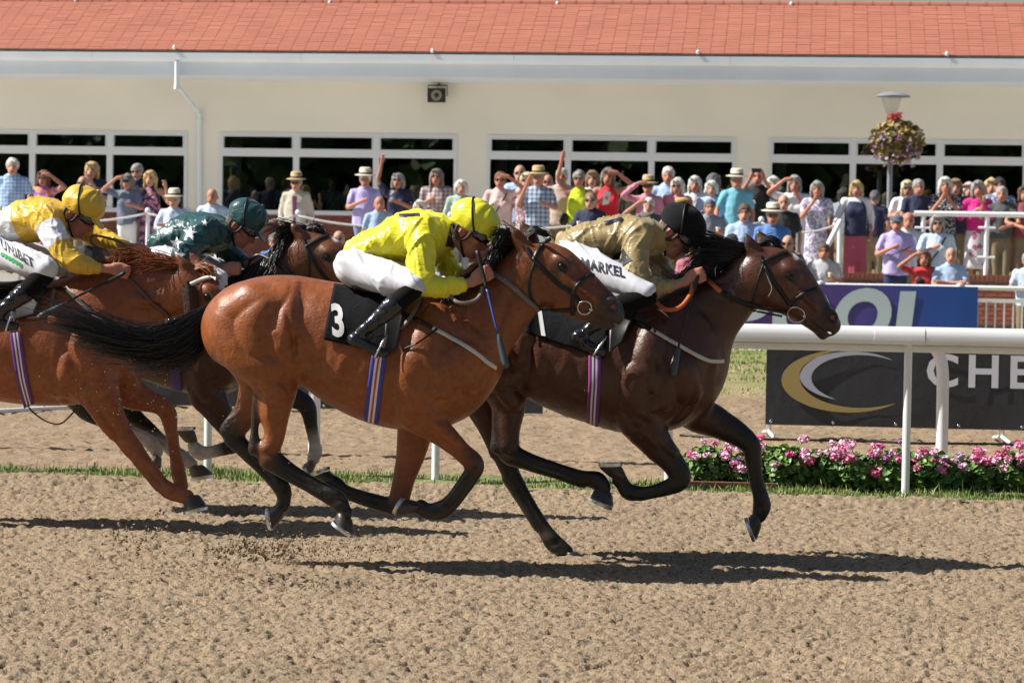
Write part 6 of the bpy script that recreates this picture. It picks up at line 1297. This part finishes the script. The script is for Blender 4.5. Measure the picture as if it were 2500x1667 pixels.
def person(px, py, row, label, arms='dd', yaw=0, sex='m', hair='grey', style='short', hat=None, glasses=0, top='white', sleeve='s', bottom='trousers', bcol='khaki', tone=0, extra=None, jacket=None, tilt=0, dY=0):
    Yp, zf = ROWS[row]; Yp += dY; q = onY(px, py, Yp); H = q[2] - zf - (.06 if hat else 0); H0 = H; H = min(max(H, 1.50), 1.88); s = H / 1.70
    zf2 = zf if abs(H - H0) < .02 or H0 < 1.5 else q[2] - (.06 if hat else 0) - H
    base = np.array([q[0], Yp, min(zf, zf2) if H0 < 1.5 else zf]); s = (q[2] - (.06 if hat else 0) - base[2]) / 1.70 if H0 >= 1.5 else s
    bend = 0 if H0 >= 1.5 else (1.5 - H0)
    root = thing('person', base, label, 'person', 'spectators watching the race', rz=R(yaw))
    sk = np.array([(.52, .28, .20), (.46, .21, .145), (.56, .34, .26)][tone % 3])
    def T(p): x, y, z = p; y = y - (z / 1.5) ** 2 * bend * .9; return np.array((x, y, z - bend / s * min(1, max(0, (z - .7) / .6)))) * s
    # --- body
    S = Sdf(.0188); t = R(tilt)
    hs = s * 1.13; hc = T((0, -.025, 1.575))
    def hh(x, y, z): v = np.array((x, y * math.cos(t) - z * math.sin(t), y * math.sin(t) + z * math.cos(t))) * hs; return hc + v
    S.ell(hh(0, .01, .02), (.076 * hs, .094 * hs, .100 * hs), k=.02, col=sk); S.ell(hh(0, -.025, -.05), (.060 * hs, .068 * hs, .072 * hs), k=.02, col=sk)
    S.ell(hh(0, -.098, -.022), (.014 * hs, .022 * hs, .024 * hs), k=.015, col=sk * np.array((1, .85, .8)))
    for sg in (-1, 1): S.ell(hh(.078 * sg, .01, -.015), (.010, .02, .03), k=.01, col=sk * np.array((1, .85, .8)))
    S.tube([(*T((0, .01, 1.52)), .052 * s), (*T((0, .01, 1.40)), .060 * s)], .03, sk)
    S.tube([(*T((-.17, 0, 1.35)), .045 * s), (*T((0, 0, 1.36)), .06 * s), (*T((.17, 0, 1.35)), .045 * s)], .03, sk)
    if bottom in ('skirt', 'dress', 'shorts'): S.tube([(*T((0, 0, 1.34)), .06 * s), (*T((0, 0, .84)), .07 * s)], .03, sk)
    if sleeve == 'n': S.tube([(*T((-.17, 0, 1.37)), .05 * s), (*T((.17, 0, 1.37)), .05 * s)], .04, sk)
    P = {}
    for sg, a in ((-1, arms[0]), (1, arms[1])):
        e, w = ARMS[a]; sh = T((.185 * sg, .0, 1.365)); e = T((e[0] * sg, e[1], e[2])); w = T((w[0] * sg, w[1], w[2])); P[sg] = (sh, e, w)
        S.tube([(*sh, .048 * s), (*((sh + e) / 2), .043 * s), (*e, .037 * s), (*((w + e) / 2), .036 * s), (*w, .026 * s)], .02, sk, sub=3)
        d = w - e; d = d / np.linalg.norm(d)
        if a == 'b': d = np.array((-sg * .9, -.1, .1))
        if a in 'mp': d = d * .6 + np.array((-sg * .2, 0, .6))
        S.tube([(*w, .026 * s), (*(w + d * .05 * s), .036 * s, .026 * s), (*(w + d * .10 * s), .030 * s, .022 * s)], .012, sk * np.array((1, .9, .86)), sub=3)
        for k in range(4):
            nn = np.cross(d, (0, 1, 0)); nn = nn / (np.linalg.norm(nn) + 1e-6); f0 = w + (d * .10 + nn * (k - 1.5) * .019) * s; cu = np.array((0, -.012, -.01)) if a not in 'u' else np.array((0, -.02, .0))
            S.tube([(*f0, .0105 * s), (*(f0 + (d * (.045 + .008 * (k in (1, 2))) + cu) * s), .0095 * s)], .006, sk * np.array((1, .9, .86)), sub=1)
        S.tube([(*(w + d * .03 * s), .013 * s), (*(w + d * .07 * s + np.cross(d, (0, 1, 0)) * .045 * s * (1 if sg > 0 else -1)), .011 * s)], .01, sk * np.array((1, .9, .86)), sub=1)
    if bottom in ('skirt', 'dress', 'shorts'):
        for sg in (-1, 1): S.tube([(.08 * sg * s, 0, .80 * s, .075 * s), (.085 * sg * s, 0, .46 * s, .052 * s), (.085 * sg * s, .01, .08 * s, .036 * s), (.09 * sg * s, -.07 * s, .04 * s, .03 * s)], .02, sk)
    def face(V, C):
        u = (V - hc) / hs; u = np.stack([u[:, 0], u[:, 1] * math.cos(t) + u[:, 2] * math.sin(t), -u[:, 1] * math.sin(t) + u[:, 2] * math.cos(t)], 1); fr = u[:, 1] < -.04; C = C.copy()
        for sg in (-1, 1):
            C[fr & (((u[:, 0] - .031 * sg) / .017) ** 2 + ((u[:, 2] - .008) / .011) ** 2 < 1)] = (.05, .035, .03); C[fr & (((u[:, 0] - .031 * sg) / .024) ** 2 + ((u[:, 2] - .030) / .009) ** 2 < 1)] = np.array(HAIR.get(hair, (.2, .15, .1))) * .6 + sk * .2
        m = fr & ((u[:, 0] / .026) ** 2 + ((u[:, 2] + .068) / .012) ** 2 < 1); C[m] = (.22, .055, .05); return C
    V, F, C = S.mesh(smooth=1, colfn=face); o = put('body', newmesh(V, F, True, C), pskin, root, world=False)
    # --- top
    S = Sdf(.0255); wide = 1.1 if sex == 'm' else 1.0; deep = extra and 'stout' in extra; dp = 1.25 if deep else 1
    lo = .76 if bottom != 'dress' else .82
    S.tube([(*T((0, 0, lo)), .185 * wide * s * (1.06 if deep else 1), .135 * dp * s), (*T((0, -.01, 1.0)), .172 * wide * s, .135 * dp * s), (*T((0, -.01, 1.2)), .178 * wide * s, .13 * (dp + 1) / 2 * s), (*T((0, 0, 1.33)), .150 * wide * s, .10 * s), (*T((0, .0, 1.405)), .075 * s, .07 * s)], .03)
    if sex == 'f':
        for sg in (-1, 1): S.ell(T((.075 * sg, -.10, 1.20)), (.075 * s, .06 * s, .075 * s), k=.04)
    if sleeve != 'n':
        S.tube([(*T((-.175, 0, 1.368)), .064 * s), (*T((.175, 0, 1.368)), .064 * s)], .03)
        for sg in (-1, 1):
            sh, e, w = P[sg]
            if sleeve == 'l': S.tube([(*sh, .066 * s), (*e, .056 * s), (*(e * .12 + w * .88), .042 * s)], .025)
            else: S.tube([(*sh, .066 * s), (*(sh * .35 + e * .65), .060 * s)], .025)
    S.cut = [(T((0, 0, .84 if bottom != 'dress' else .9)), (0, .15, -1))]
    V, F, C = S.mesh(lambda V, N: noise3(V * np.array([1, 1, .6]) + len(label), 9, 1) * .012 + np.clip(1 - 2 * np.abs(noise3(V * np.array([1, 1, .5]) + len(label), 15, 2)), 0, 1) ** 2 * .012 - .005, smooth=1); tp = put('jacket' if jacket else ('dress_bodice' if bottom == 'dress' else 'top'), newmesh(V, F, True), cloth(top), root, world=False)
    if sleeve != 'n' and sex == 'm' and not jacket:
        V = [T((0 + .075 * math.cos(a), -.005 + .07 * math.sin(a), 1.435)) for a in np.linspace(-1.1 * math.pi, .1 * math.pi, 14)]; MB().tube(V, .016 * s, 6).obj('collar', cloth(top), tp, True, world=False)
    if jacket:
        mb = MB(); mb.add([T(p) for p in ((-.045, -.142, 1.36), (.045, -.142, 1.36), (.03, -.165, 1.0), (-.02, -.165, 1.0), (-.02, -.16, .85), (.035, -.16, .85))], [(0, 3, 2, 1), (3, 4, 5, 2)]); mb.obj('shirt_front', cloth(jacket), root, world=False)
    # --- bottom
    S = Sdf(.037)
    if bottom in ('trousers', 'shorts'):
        S.tube([(0, 0, .90 * s, .165 * s, .115 * s), (0, 0, .82 * s, .17 * s, .12 * s)], .04)
        for sg in (-1, 1): S.tube([(.085 * sg * s, 0, .80 * s, .092 * s), (.09 * sg * s, 0, .47 * s, .075 * s)] + ([(.09 * sg * s, .01, .10 * s, .062 * s)] if bottom == 'trousers' else []), .03)
        nm = bottom
    elif bottom == 'wide': S.tube([(0, 0, .95 * s, .165 * s, .12 * s), (0, 0, .6 * s, .19 * s, .14 * s), (0, 0, -.1 * s, .20 * s, .14 * s)], .03); nm = 'wide_trousers'
    else: S.tube([(0, 0, .98 * s, .155 * s, .115 * s), (0, 0, .78 * s, .19 * s, .14 * s), (0, 0, .30 * s, .215 * s, .15 * s), (0, 0, .1 * s, .22 * s, .155 * s)], .03); nm = 'skirt'
    S.cut = [((0, 0, {'trousers': .10, 'shorts': .48, 'wide': .09, 'dress': .30, 'skirt': .42}[bottom] * s), (0, 0, -1))]
    V, F, C = S.mesh(lambda V, N: np.sin(np.arctan2(V[:, 1], V[:, 0]) * 9 + len(label)) * .007 * np.clip(.9 - V[:, 2], 0, 1) if nm in ('skirt', 'wide_trousers') else noise3(V * np.array([1, 1, .5]), 10, 1) * .008, smooth=1); put(nm, newmesh(V, F, True), cloth(bcol), root, world=False)
    for sg in (-1, 1):
        S = Sdf(.027); S.tube([(.09 * sg * s, .05 * s, .045 * s, .04 * s), (.095 * sg * s, -.10 * s, .04 * s, .04 * s), (.097 * sg * s, -.16 * s, .032 * s, .03 * s)], .02); V, F, C = S.mesh(smooth=1); put('shoe', newmesh(V, F, True), black_leather, root, world=False)
    # --- hair
    if style != 'bald':
        S = Sdf(.018); S.ell(hh(0, .018, .034), (.087 * hs, .104 * hs, .098 * hs), k=.02)
        if style in ('bob', 'long', 'curly'):
            L = {'bob': -.10, 'long': -.22, 'curly': -.06}[style]; rr = .026 if style != 'curly' else .034
            for sg in (-1, 1): S.tube([(*hh(.072 * sg, .01, .05), rr * s, .06 * s), (*hh(.082 * sg, .01, -.04), rr * s, .06 * s), (*hh(.078 * sg, -.0, L), .028 * s, .045 * s)], .03)
            S.tube([(*hh(0, .07, .03), .07 * s, .04 * s), (*hh(0, .075, L), .065 * s, .035 * s)], .03)
            S.tube([(*hh(-.05, -.075, .085), .022 * s), (*hh(.05, -.072, .088), .022 * s)], .02)
        elif style == 'beard': S.tube([(*hh(-.055, -.045, -.06), .026 * s), (*hh(0, -.085, -.105), .034 * s), (*hh(.055, -.045, -.06), .026 * s)], .02)
        cz = .0 if style in ('short', 'beard') else -.012
        S.ell(hh(.006 * (len(label) % 5 - 2), -.115, cz - .012), (.066 * hs, .078 * hs, .082 * hs), k=.012, op=-1)
        if style in ('short', 'beard'): S.ell(hh(0, -.03, -.10), (.14 * hs, .10 * hs, .085 * hs), k=.02, op=-1) if style == 'short' else None
        V, F, C = S.mesh(lambda V, N: noise3(V + len(label) * .7, 17, 2) * .010 + noise3(V * np.array([1, 1, .3]), 38, 1) * .006, smooth=1); put('hair', newmesh(V, F, True), hairmat(hair), root, world=False)
    elif hair != 'none':
        S = Sdf(.017); S.tube([(*hh(-.082, .0, .0), .016 * s, .03 * s), (*hh(-.06, .075, -.01), .022 * s), (*hh(0, .10, -.015), .022 * s), (*hh(.06, .075, -.01), .022 * s), (*hh(.082, .0, .0), .016 * s, .03 * s)], .02); V, F, C = S.mesh(smooth=1); put('hair', newmesh(V, F, True), hairmat(hair), root, world=False)
    if hat in ('straw', 'pale'):
        hm = straw if hat == 'straw' else pale_straw; Mt = Matrix.Rotation(-t + R(4), 3, 'X'); c = hh(0, .012, .075)
        h = MB().lathe([(.0001, .0), (.10, .0), (.165, -.012), (.172, -.004), (.162, .0), (.10, .012), (.095, .10), (.075, .125), (.04, .115), (.0001, .12)], c, 22, s, 1.12 * s, M=Mt).obj('hat', hm, root, True, world=False)
        MB().lathe([(.099, .010), (.101, .011), (.0985, .045), (.096, .045)], c, 22, s, 1.12 * s, M=Mt).obj('hat_band', hat_band, h, True, world=False)
    elif hat == 'cap':
        S = Sdf(.013); S.ell(hh(0, .0, .06), (.10 * s, .125 * s, .06 * s), k=.02); S.ell(hh(0, -.12, .035), (.075 * s, .05 * s, .013), k=.02); V, F, C = S.mesh(smooth=1); put('flat_cap', newmesh(V, F, True), cap_mat, root, world=False)
    if glasses:
        mb = MB()
        for sg in (-1, 1): mb.lathe([(.0001, 0), (.026, 0), (.027, .006), (.0001, .008)], hh(.032 * sg, -.092, .006), 12, s, s, M=Matrix.Rotation(R(90), 3, 'X'))
        mb.tube([hh(-.08, .0, .012), hh(-.058, -.085, .014), hh(.058, -.085, .014), hh(.08, .0, .012)], .005, 5); mb.obj('sunglasses', lens, root, True, world=False)
    # --- held things are things of their own
    M = Matrix.Translation(Vector(base)) @ Matrix.Rotation(R(yaw), 4, 'Z')
    if extra:
        for ex in extra:
            if ex[0] in '<>' and len(ex) > 1:
                sg = -1 if ex[0] == '<' else 1; what = ex[1:]; sh, e, w = P[sg]; d = (w - e) / np.linalg.norm(w - e); hp_ = M @ Vector(w + d * .09 * s + np.array((0, -.03, .0)))
                if what == 'beer':
                    t_ = thing('beer_cup', hp_, 'cup of beer held by the ' + ' '.join(label.split(' with')[0].split(' leaning')[0].split(' holding')[0].split()[:9]), 'cup', 'cups of beer in the crowd')
                    MB().lathe([(.0001, -.05), (.03, -.05), (.038, .045), (.0001, .045)], hp_, 12).obj('beer', beer, t_, True); MB().lathe([(.040, .046), (.042, .075), (.0001, .072)], hp_, 12).obj('rim', foam, t_, True)
                elif what == 'phone':
                    t_ = thing('phone', hp_, 'black phone held up to film the race', 'phone'); MB().box(Vector(hp_) + Vector((-.02, -.01, .03)), Vector(hp_) + Vector((.14, .0, .10))).obj('casing', bk, t_)
                elif what == 'paper':
                    t_ = thing('racecard', hp_, 'white racecard held up by the woman in the red dress', 'paper'); MB().add([Vector(hp_) + Vector(v) for v in ((-.05, 0, -.12), (.06, .02, -.1), (.09, .02, .1), (-.02, 0, .12), (-.05, .006, -.12), (.06, .026, -.1), (.09, .026, .1), (-.02, .006, .12))], [(0, 1, 2, 3), (7, 6, 5, 4), (0, 4, 5, 1), (1, 5, 6, 2), (2, 6, 7, 3), (3, 7, 4, 0)]).obj('sheet', cloth('white'), t_)
                elif what == 'tablet':
                    t_ = thing('tablet', hp_, 'dark tablet held level by the man in the flat cap', 'tablet'); MB().add([Vector(hp_) + Vector(v) for v in ((-.2, -.06, -.09), (.1, -.05, .05), (.1, .12, .05), (-.2, .12, -.09), (-.2, -.06, -.075), (.1, -.05, .065), (.1, .12, .065), (-.2, .12, -.075))], [(3, 2, 1, 0), (4, 5, 6, 7), (0, 1, 5, 4), (1, 2, 6, 5), (2, 3, 7, 6), (3, 0, 4, 7)]).obj('casing', bk, t_)
            elif ex == 'badge': MB().lathe([(.0001, 0), (.04, 0), (.04, .006), (.0001, .008)], T((-.05, -.145, 1.2)), 14, M=Matrix.Rotation(R(90), 3, 'X')).obj('badge', cloth('white'), root, True, world=False)
            elif ex == 'bag': S = Sdf(.016); S.tube([(-.22 * s, -.10 * s, .92 * s, .075), (-.2 * s, -.12 * s, 1.0 * s, .06)], .02); V, F, C = S.mesh(smooth=1); put('handbag', newmesh(V, F, True), black_leather, root, world=False)
            elif ex == 'vest':
                S = Sdf(.0225); S.tube([(*T((0, -.005, .78)), .192 * wide * s, .142 * s), (*T((0, -.015, 1.0)), .180 * wide * s, .142 * s), (*T((0, -.012, 1.2)), .184 * wide * s, .142 * s), (*T((0, 0, 1.33)), .150 * wide * s, .112 * s)], .03); [S.ell(T((.075 * g, -.105, 1.20)), (.09 * s, .07 * s, .085 * s), k=.05) for g in (-1, 1)]; S.cut = [(T((0, 0, .82)), (0, .15, -1)), (T((0, -.12, 1.36)), (0, -.6, 1))]; V, F, C = S.mesh(smooth=1); put('waistcoat', newmesh(V, F, True), cloth('navy'), root, world=False)
            elif ex == 'strap': MB().tube([T((.12, -.10, 1.38)), T((0, -.15, 1.15)), T((-.16, -.12, .92))], .014, 6).obj('bag_strap', black_leather, root, True, world=False)
            elif ex == 'tie': MB().add([T(p) for p in ((-.018, -.118, 1.40), (.018, -.118, 1.40), (.03, -.152, 1.16), (0, -.154, 1.12), (-.03, -.152, 1.16))], [(0, 4, 3, 2, 1)]).obj('neckerchief', cloth('mid_blue'), root, world=False)
    return root
p = person
p(31, 388, 'U', 'tall white-haired man in blue check shirt standing at the terrace rope', 'dr', hair='white', top='blue_check', bcol='jeans', yaw=14, dY=.2)
p(107, 418, 'V', 'woman in purple and orange print dress shading her eyes', 'db', sex='f', hair='auburn', style='bob', glasses=1, top='purple_print', bottom='dress', bcol='purple_print', tone=1)
p(203, 432, 'U', 'bald man with glasses standing below the blonde woman in navy', 'dd', hair='grey', style='bald', glasses=1, top='grey')
p(226, 397, 'W', 'short-haired blonde woman in navy print top with hands at her mouth', 'mm', sex='f', hair='blonde', style='bob', top='navy_print', bcol='navy_trousers')
p(312, 418, 'U', 'woman in navy grid top and white trousers shielding her eyes', 'bg', sex='f', hair='grey_brown', style='bob', hat='cap', glasses=1, top='navy_grid', bcol='white', tone=1)
p(335, 402, 'W', 'bearded man in sunglasses behind the woman in navy grid top', 'dd', hair='grey', style='beard', glasses=1, top='navy')
p(368, 418, 'U', 'long-haired blonde woman in floral dress raising her fist', 'df', sex='f', hair='blonde', style='long', top='floral_dark', sleeve='n', bottom='dress', bcol='floral_dark', dY=.1)
p(426, 463, 'T', 'man in panama hat and pale blue jacket with folded arms', 'xx', hat='pale', hair='grey', top='pale_blue', sleeve='l', extra=['tie'], jacket='light_blue')
p(519, 462, 'T', 'bald man in very pale blue shirt with folded arms', 'xx', style='bald', top='pale_blue', sleeve='l', tone=1)
p(596, 420, 'I', 'grey-haired woman in blue and white top behind the window glass', 'dx', sex='f', hair='grey', style='short', top='blue_white_print')
p(700, 432, 'I', 'grey-haired woman in turquoise top behind the window glass', 'dd', sex='f', hair='grey', style='bob', top='turquoise')
p(812, 435, 'I', 'grey-haired woman with dark bag strap behind the window glass', 'dd', sex='f', hair='dark_grey', top='blue_white_print', extra=['strap'])
p(1030, 418, 'I', 'dark-haired man in blue shirt behind the window glass', 'dd', hair='black', top='mid_blue', tone=1)
p(724, 422, 'U', 'man in straw hat, cream linen jacket and plum shirt', 'dd', hat='straw', hair='grey', glasses=1, top='linen', sleeve='l', jacket='plum', bcol='khaki', dY=.3)
p(892, 412, 'U', 'man in pale straw hat and lilac polo shirt clapping', 'cr', hat='pale', hair='white', top='lilac', bcol='jeans', tone=1, extra=['stout'], yaw=12)
p(926, 481, 'T', 'bald man in light blue shirt in front of the man in lilac polo', 'dd', style='bald', hair='none', top='light_blue', tone=1, yaw=15)
p(972, 424, 'V', 'grey-haired woman in navy print blouse cheering with one arm high', 'uc', sex='f', hair='grey', style='bob', glasses=1, top='navy_print', bcol='navy_trousers', tone=1, tilt=-8, extra=['badge'])
p(1067, 414, 'V', 'woman with long brown hair and sunglasses in checked top', 'cd', sex='f', hair='grey_brown', style='long', glasses=1, top='brown_check', bcol='jeans', tone=1, tilt=-6)
p(1026, 490, 'T', 'white-haired woman half hidden behind the yellow jockey\'s back', 'dd', sex='f', hair='white', style='curly', top='blush')
p(1126, 441, 'U', 'elderly woman with white curls in mint green cardigan', 'dd', sex='f', hair='white', style='curly', top='mint', sleeve='l', bcol='grey', yaw=10, dY=.15)
p(1222, 422, 'U', 'woman in pale pink blouse shading her face with her arm', 'db', sex='f', hair='auburn', style='short', glasses=1, top='blush', sleeve='s', bcol='brown', tone=1, extra=['strap'])
p(1270, 405, 'X', 'bald man in sunglasses and blue shirt behind the woman in pale pink', 'dd', style='bald', glasses=1, top='light_blue')
p(1286, 423, 'V', 'blonde woman in mauve dress with white spots', 'dc', sex='f', hair='pale_blonde', style='bob', top='mauve_dots', bottom='dress', bcol='mauve_dots', glasses=1, dY=.2)
p(1315, 407, 'U', 'man in brown straw hat and blue plaid shirt drinking', 'kg', hat='straw', hair='grey', top='blue_plaid', bcol='white', tone=1, dY=-.15)
p(1338, 428, 'X', 'man in sunglasses looking over the shoulder of the straw-hatted drinker', 'dd', style='bald', hair='dark_grey', glasses=1, top='navy', tone=1)
p(1372, 413, 'V', 'white-bearded man in pinkish beige shirt and khaki trousers', 'dd', hair='white', style='beard', top='beige_pink', sleeve='l', bcol='khaki', tone=1, extra=['badge'])
p(1414, 418, 'U', 'person in lime green dress punching the air', 'ud', sex='f', hair='grey', style='short', glasses=1, top='lime', sleeve='n', bottom='dress', bcol='lime', tone=1, extra=['bag'], dY=.15)
p(1447, 418, 'X', 'fair-haired woman behind the person in lime green', 'dd', sex='f', hair='light_brown', style='bob', top='cream')
p(1485, 412, 'V', 'long-haired woman in scarlet dress shielding her eyes', 'cb', sex='f', hair='grey_brown', style='long', top='red', sleeve='n', bottom='dress', bcol='red', tone=1, extra=['<paper'], dY=-.1)
p(1443, 472, 'T', 'man in navy polo shirt and sunglasses holding a beer', 'gd', hair='light_brown', glasses=1, top='navy', tone=0, extra=['<beer'], yaw=-6, dY=-.1)
p(1583, 430, 'U', 'man in straw hat and pink check shirt shading his eyes', 'bd', hat='straw', hair='brown', glasses=1, top='pink_check', sleeve='l', bcol='jeans', tone=1)
p(1632, 410, 'W', 'tall white-haired man in pale blue shirt', 'dd', hair='white', top='light_blue', sleeve='l', tone=1)
p(1585, 485, 'T', 'white-bearded man in dark shirt with his arm across his brow', 'bd', hair='white', style='beard', top='dark_grey', tone=1)
p(1655, 437, 'U', 'woman with white bob and sunglasses in pink top', 'dd', sex='f', hair='white', style='bob', glasses=1, top='rose', tone=1, yaw=-8, dY=.1)
p(1697, 432, 'V', 'woman with long white hair in white cardigan', 'gd', sex='f', hair='white', style='long', top='white', sleeve='l', tone=1, extra=['<beer'])
p(1738, 443, 'U', 'white-curled woman in blue shirt behind the man in grey polo', 'dd', sex='f', hair='white', style='curly', top='light_blue', sleeve='l', dY=.2)
p(1742, 426, 'X', 'dark grey head of someone turned away behind the white-curled woman', 'dd', hair='dark_grey', style='bob', top='navy', yaw=160)
p(1733, 489, 'T', 'dark-haired man in grey polo with a beer', 'dg', hair='dark_grey', top='grey', tone=1, extra=['>beer'], yaw=8, dY=-.15)
p(1799, 414, 'U', 'man in pale trilby with dark band and turquoise shirt', 'rd', hat='pale', hair='grey', top='turquoise', bcol='khaki', tone=1, yaw=8)
p(1850, 413, 'V', 'bald man in black shirt with badge filming on a phone', 'pp', style='bald', hair='none', top='black', tone=1, extra=['badge', '<phone'], bcol='black', dY=-.1)
p(1889, 432, 'X', 'white-haired woman in bright blue top behind the man filming', 'dd', sex='f', hair='white', style='curly', top='mid_blue', sleeve='n')
p(1940, 430, 'U', 'grey-haired woman in white top with hand over her brow', 'bm', sex='f', hair='grey', style='bob', top='white', tone=1, bcol='white', dY=.1)
p(1818, 500, 'S', 'man with glasses in sky blue t-shirt', 'dg', hair='brown', top='light_blue', tone=0, dY=.2)
p(1888, 497, 'S', 'man in panama hat and sunglasses wearing bright blue polo', 'dd', hat='pale', hair='grey', glasses=1, top='mid_blue', tone=1, extra=['stout'], dY=-.15)
p(1914, 477, 'T', 'balding man in black shirt behind the man in bright blue polo', 'dd', style='bald', top='black', tone=0, dY=.1)
p(1995, 444, 'U', 'woman with grey bob in lilac print dress, hand at her chin', 'md', sex='f', hair='grey', style='bob', top='lilac_print', bottom='dress', bcol='lilac_print', tone=1, dY=-.3)
p(2091, 443, 'U', 'blonde woman in navy waistcoat, white sleeves and crimson trousers', 'rd', sex='f', hair='blonde', style='bob', top='white', sleeve='l', bottom='wide', bcol='crimson_print', tone=1, dY=-.25, extra=['vest'])
p(1925, 576, 'F', 'bald man in sunglasses and dark top at the fence', 'll', style='bald', glasses=1, top='dark_grey', yaw=-12)
p(2012, 596, 'F', 'dark-haired man in pale grey polo leaning on the fence with a beer', 'lg', hair='brown', top='pale_grey', tone=1, extra=['>beer'])
p(2136, 468, 'X', 'grey head of someone facing away beside the lamp post', 'dd', hair='dark_grey', style='short', top='navy', yaw=170)
p(1787, 574, 'F', 'dark-haired man whose head shows above the leading horse\'s mane', 'dd', hair='black', top='grey')
p(2216, 442, 'V', 'blonde woman in sunglasses and white blouse on the railed terrace', 'cd', sex='f', hair='pale_blonde', style='bob', glasses=1, top='white', tone=1)
p(2242, 440, 'U', 'grey-haired man in navy shirt leaning on the terrace railing', 'xl', hair='grey', top='navy', tone=1, yaw=10, dY=.1)
p(2308, 434, 'U', 'woman in black and white spotted dress clapping', 'mm', sex='f', hair='white', style='bob', top='mono_dots', bottom='dress', bcol='mono_dots', tone=1, dY=.15)
p(2333, 438, 'W', 'light brown haired woman behind the spotted dress', 'dd', sex='f', hair='light_brown', style='bob', top='navy_print')
p(2366, 447, 'W', 'white-haired woman shading her eyes behind the magenta cardigan', 'bd', sex='f', hair='white', style='bob', top='burgundy', dY=.3)
p(2388, 443, 'U', 'woman in magenta cardigan and pale floral dress', 'cm', sex='f', hair='grey', style='bob', top='magenta', sleeve='l', bottom='dress', bcol='pale_floral', tone=1, dY=.1)
p(2420, 437, 'X', 'blonde woman at the back behind the dark-haired man', 'dd', sex='f', hair='blonde', style='bob', top='white')
p(2440, 436, 'W', 'dark-haired man at the back of the railed terrace', 'dd', hair='black', top='blue_white_print', tone=1)
p(2447, 457, 'U', 'grey-haired man in charcoal shirt shouting with his hand to his face', 'fl', hair='grey', top='dark_grey', bcol='khaki', tone=1, yaw=-8)
p(2502, 455, 'U', 'dark-haired woman in rust red top at the end of the railing', 'ld', sex='f', hair='brown', style='bob', top='burgundy', sleeve='n', tone=1)
p(2190, 516, 'S', 'man in flat cap, lilac shirt and navy trousers', 'cg', hat='cap', hair='grey', top='lilac', bcol='navy_trousers', tone=1, extra=['>tablet', 'stout'], dY=-.3)
p(2218, 520, 'S', 'ruddy man behind the man in the flat cap', 'dd', style='bald', hair='none', top='pale_grey', tone=1, dY=.25)
p(2289, 526, 'S', 'grey-haired woman in sunglasses and pale blue blouse', 'cd', sex='f', hair='grey', style='bob', glasses=1, top='pale_blue', bcol='white', extra=['strap'])
p(2256, 612, 'F', 'dark-haired woman in red and black top leaning on the fence', 'bl', sex='f', hair='brown', style='bob', top='red_black', tone=1, dY=.05)
p(2322, 606, 'F', 'bald man in light blue shirt with forearms on the fence', 'xx', style='bald', hair='none', top='light_blue', tone=0)
p(2510, 618, 'F', 'man in pale blue shirt leaning at the end of the fence', 'xl', hair='grey', top='pale_blue', tone=1)
p(828, 565, 'F', 'bald man in sunglasses beside the brown horse\'s face', 'dd', style='bald', hair='none', glasses=1, top='dark_grey', tone=0)
p(672, 572, 'F', 'person in royal blue shirt hidden behind the brown horse\'s mane', 'dd', hair='grey', top='mid_blue')
p(782, 548, 'G', 'bald man behind the brown horse\'s ears', 'dd', style='bald', hair='none', top='grey', tone=2)
p(108, 566, 'F', 'person in blue top seen under the gold jockey\'s elbow', 'll', hair='brown', top='mid_blue', tone=1)
p(215, 560, 'G', 'person in black jacket seen under the gold jockey\'s arm', 'dd', hair='white', top='black', sleeve='l')
p(1372, 566, 'F', 'bald man whose head shows above the bay horse\'s brow', 'dd', style='bald', hair='none', top='white', tone=2)
p(1692, 590, 'F', 'person in red top seen past the black-capped jockey\'s face', 'dd', hair='white', style='curly', top='rose')
p(160, 455, 'I', 'dark-haired guest indoors behind the left-hand window', 'dd', hair='black', style='bob', top='dark_grey', tone=1)
p(2060, 460, 'X', 'dark-haired person standing behind the lilac print dress', 'dd', hair='black', style='bob', top='grey', yaw=150)
p(560, 575, 'G', 'person in mint green shirt below the dark green jockey', 'dd', hair='brown', top='mint', tone=1)
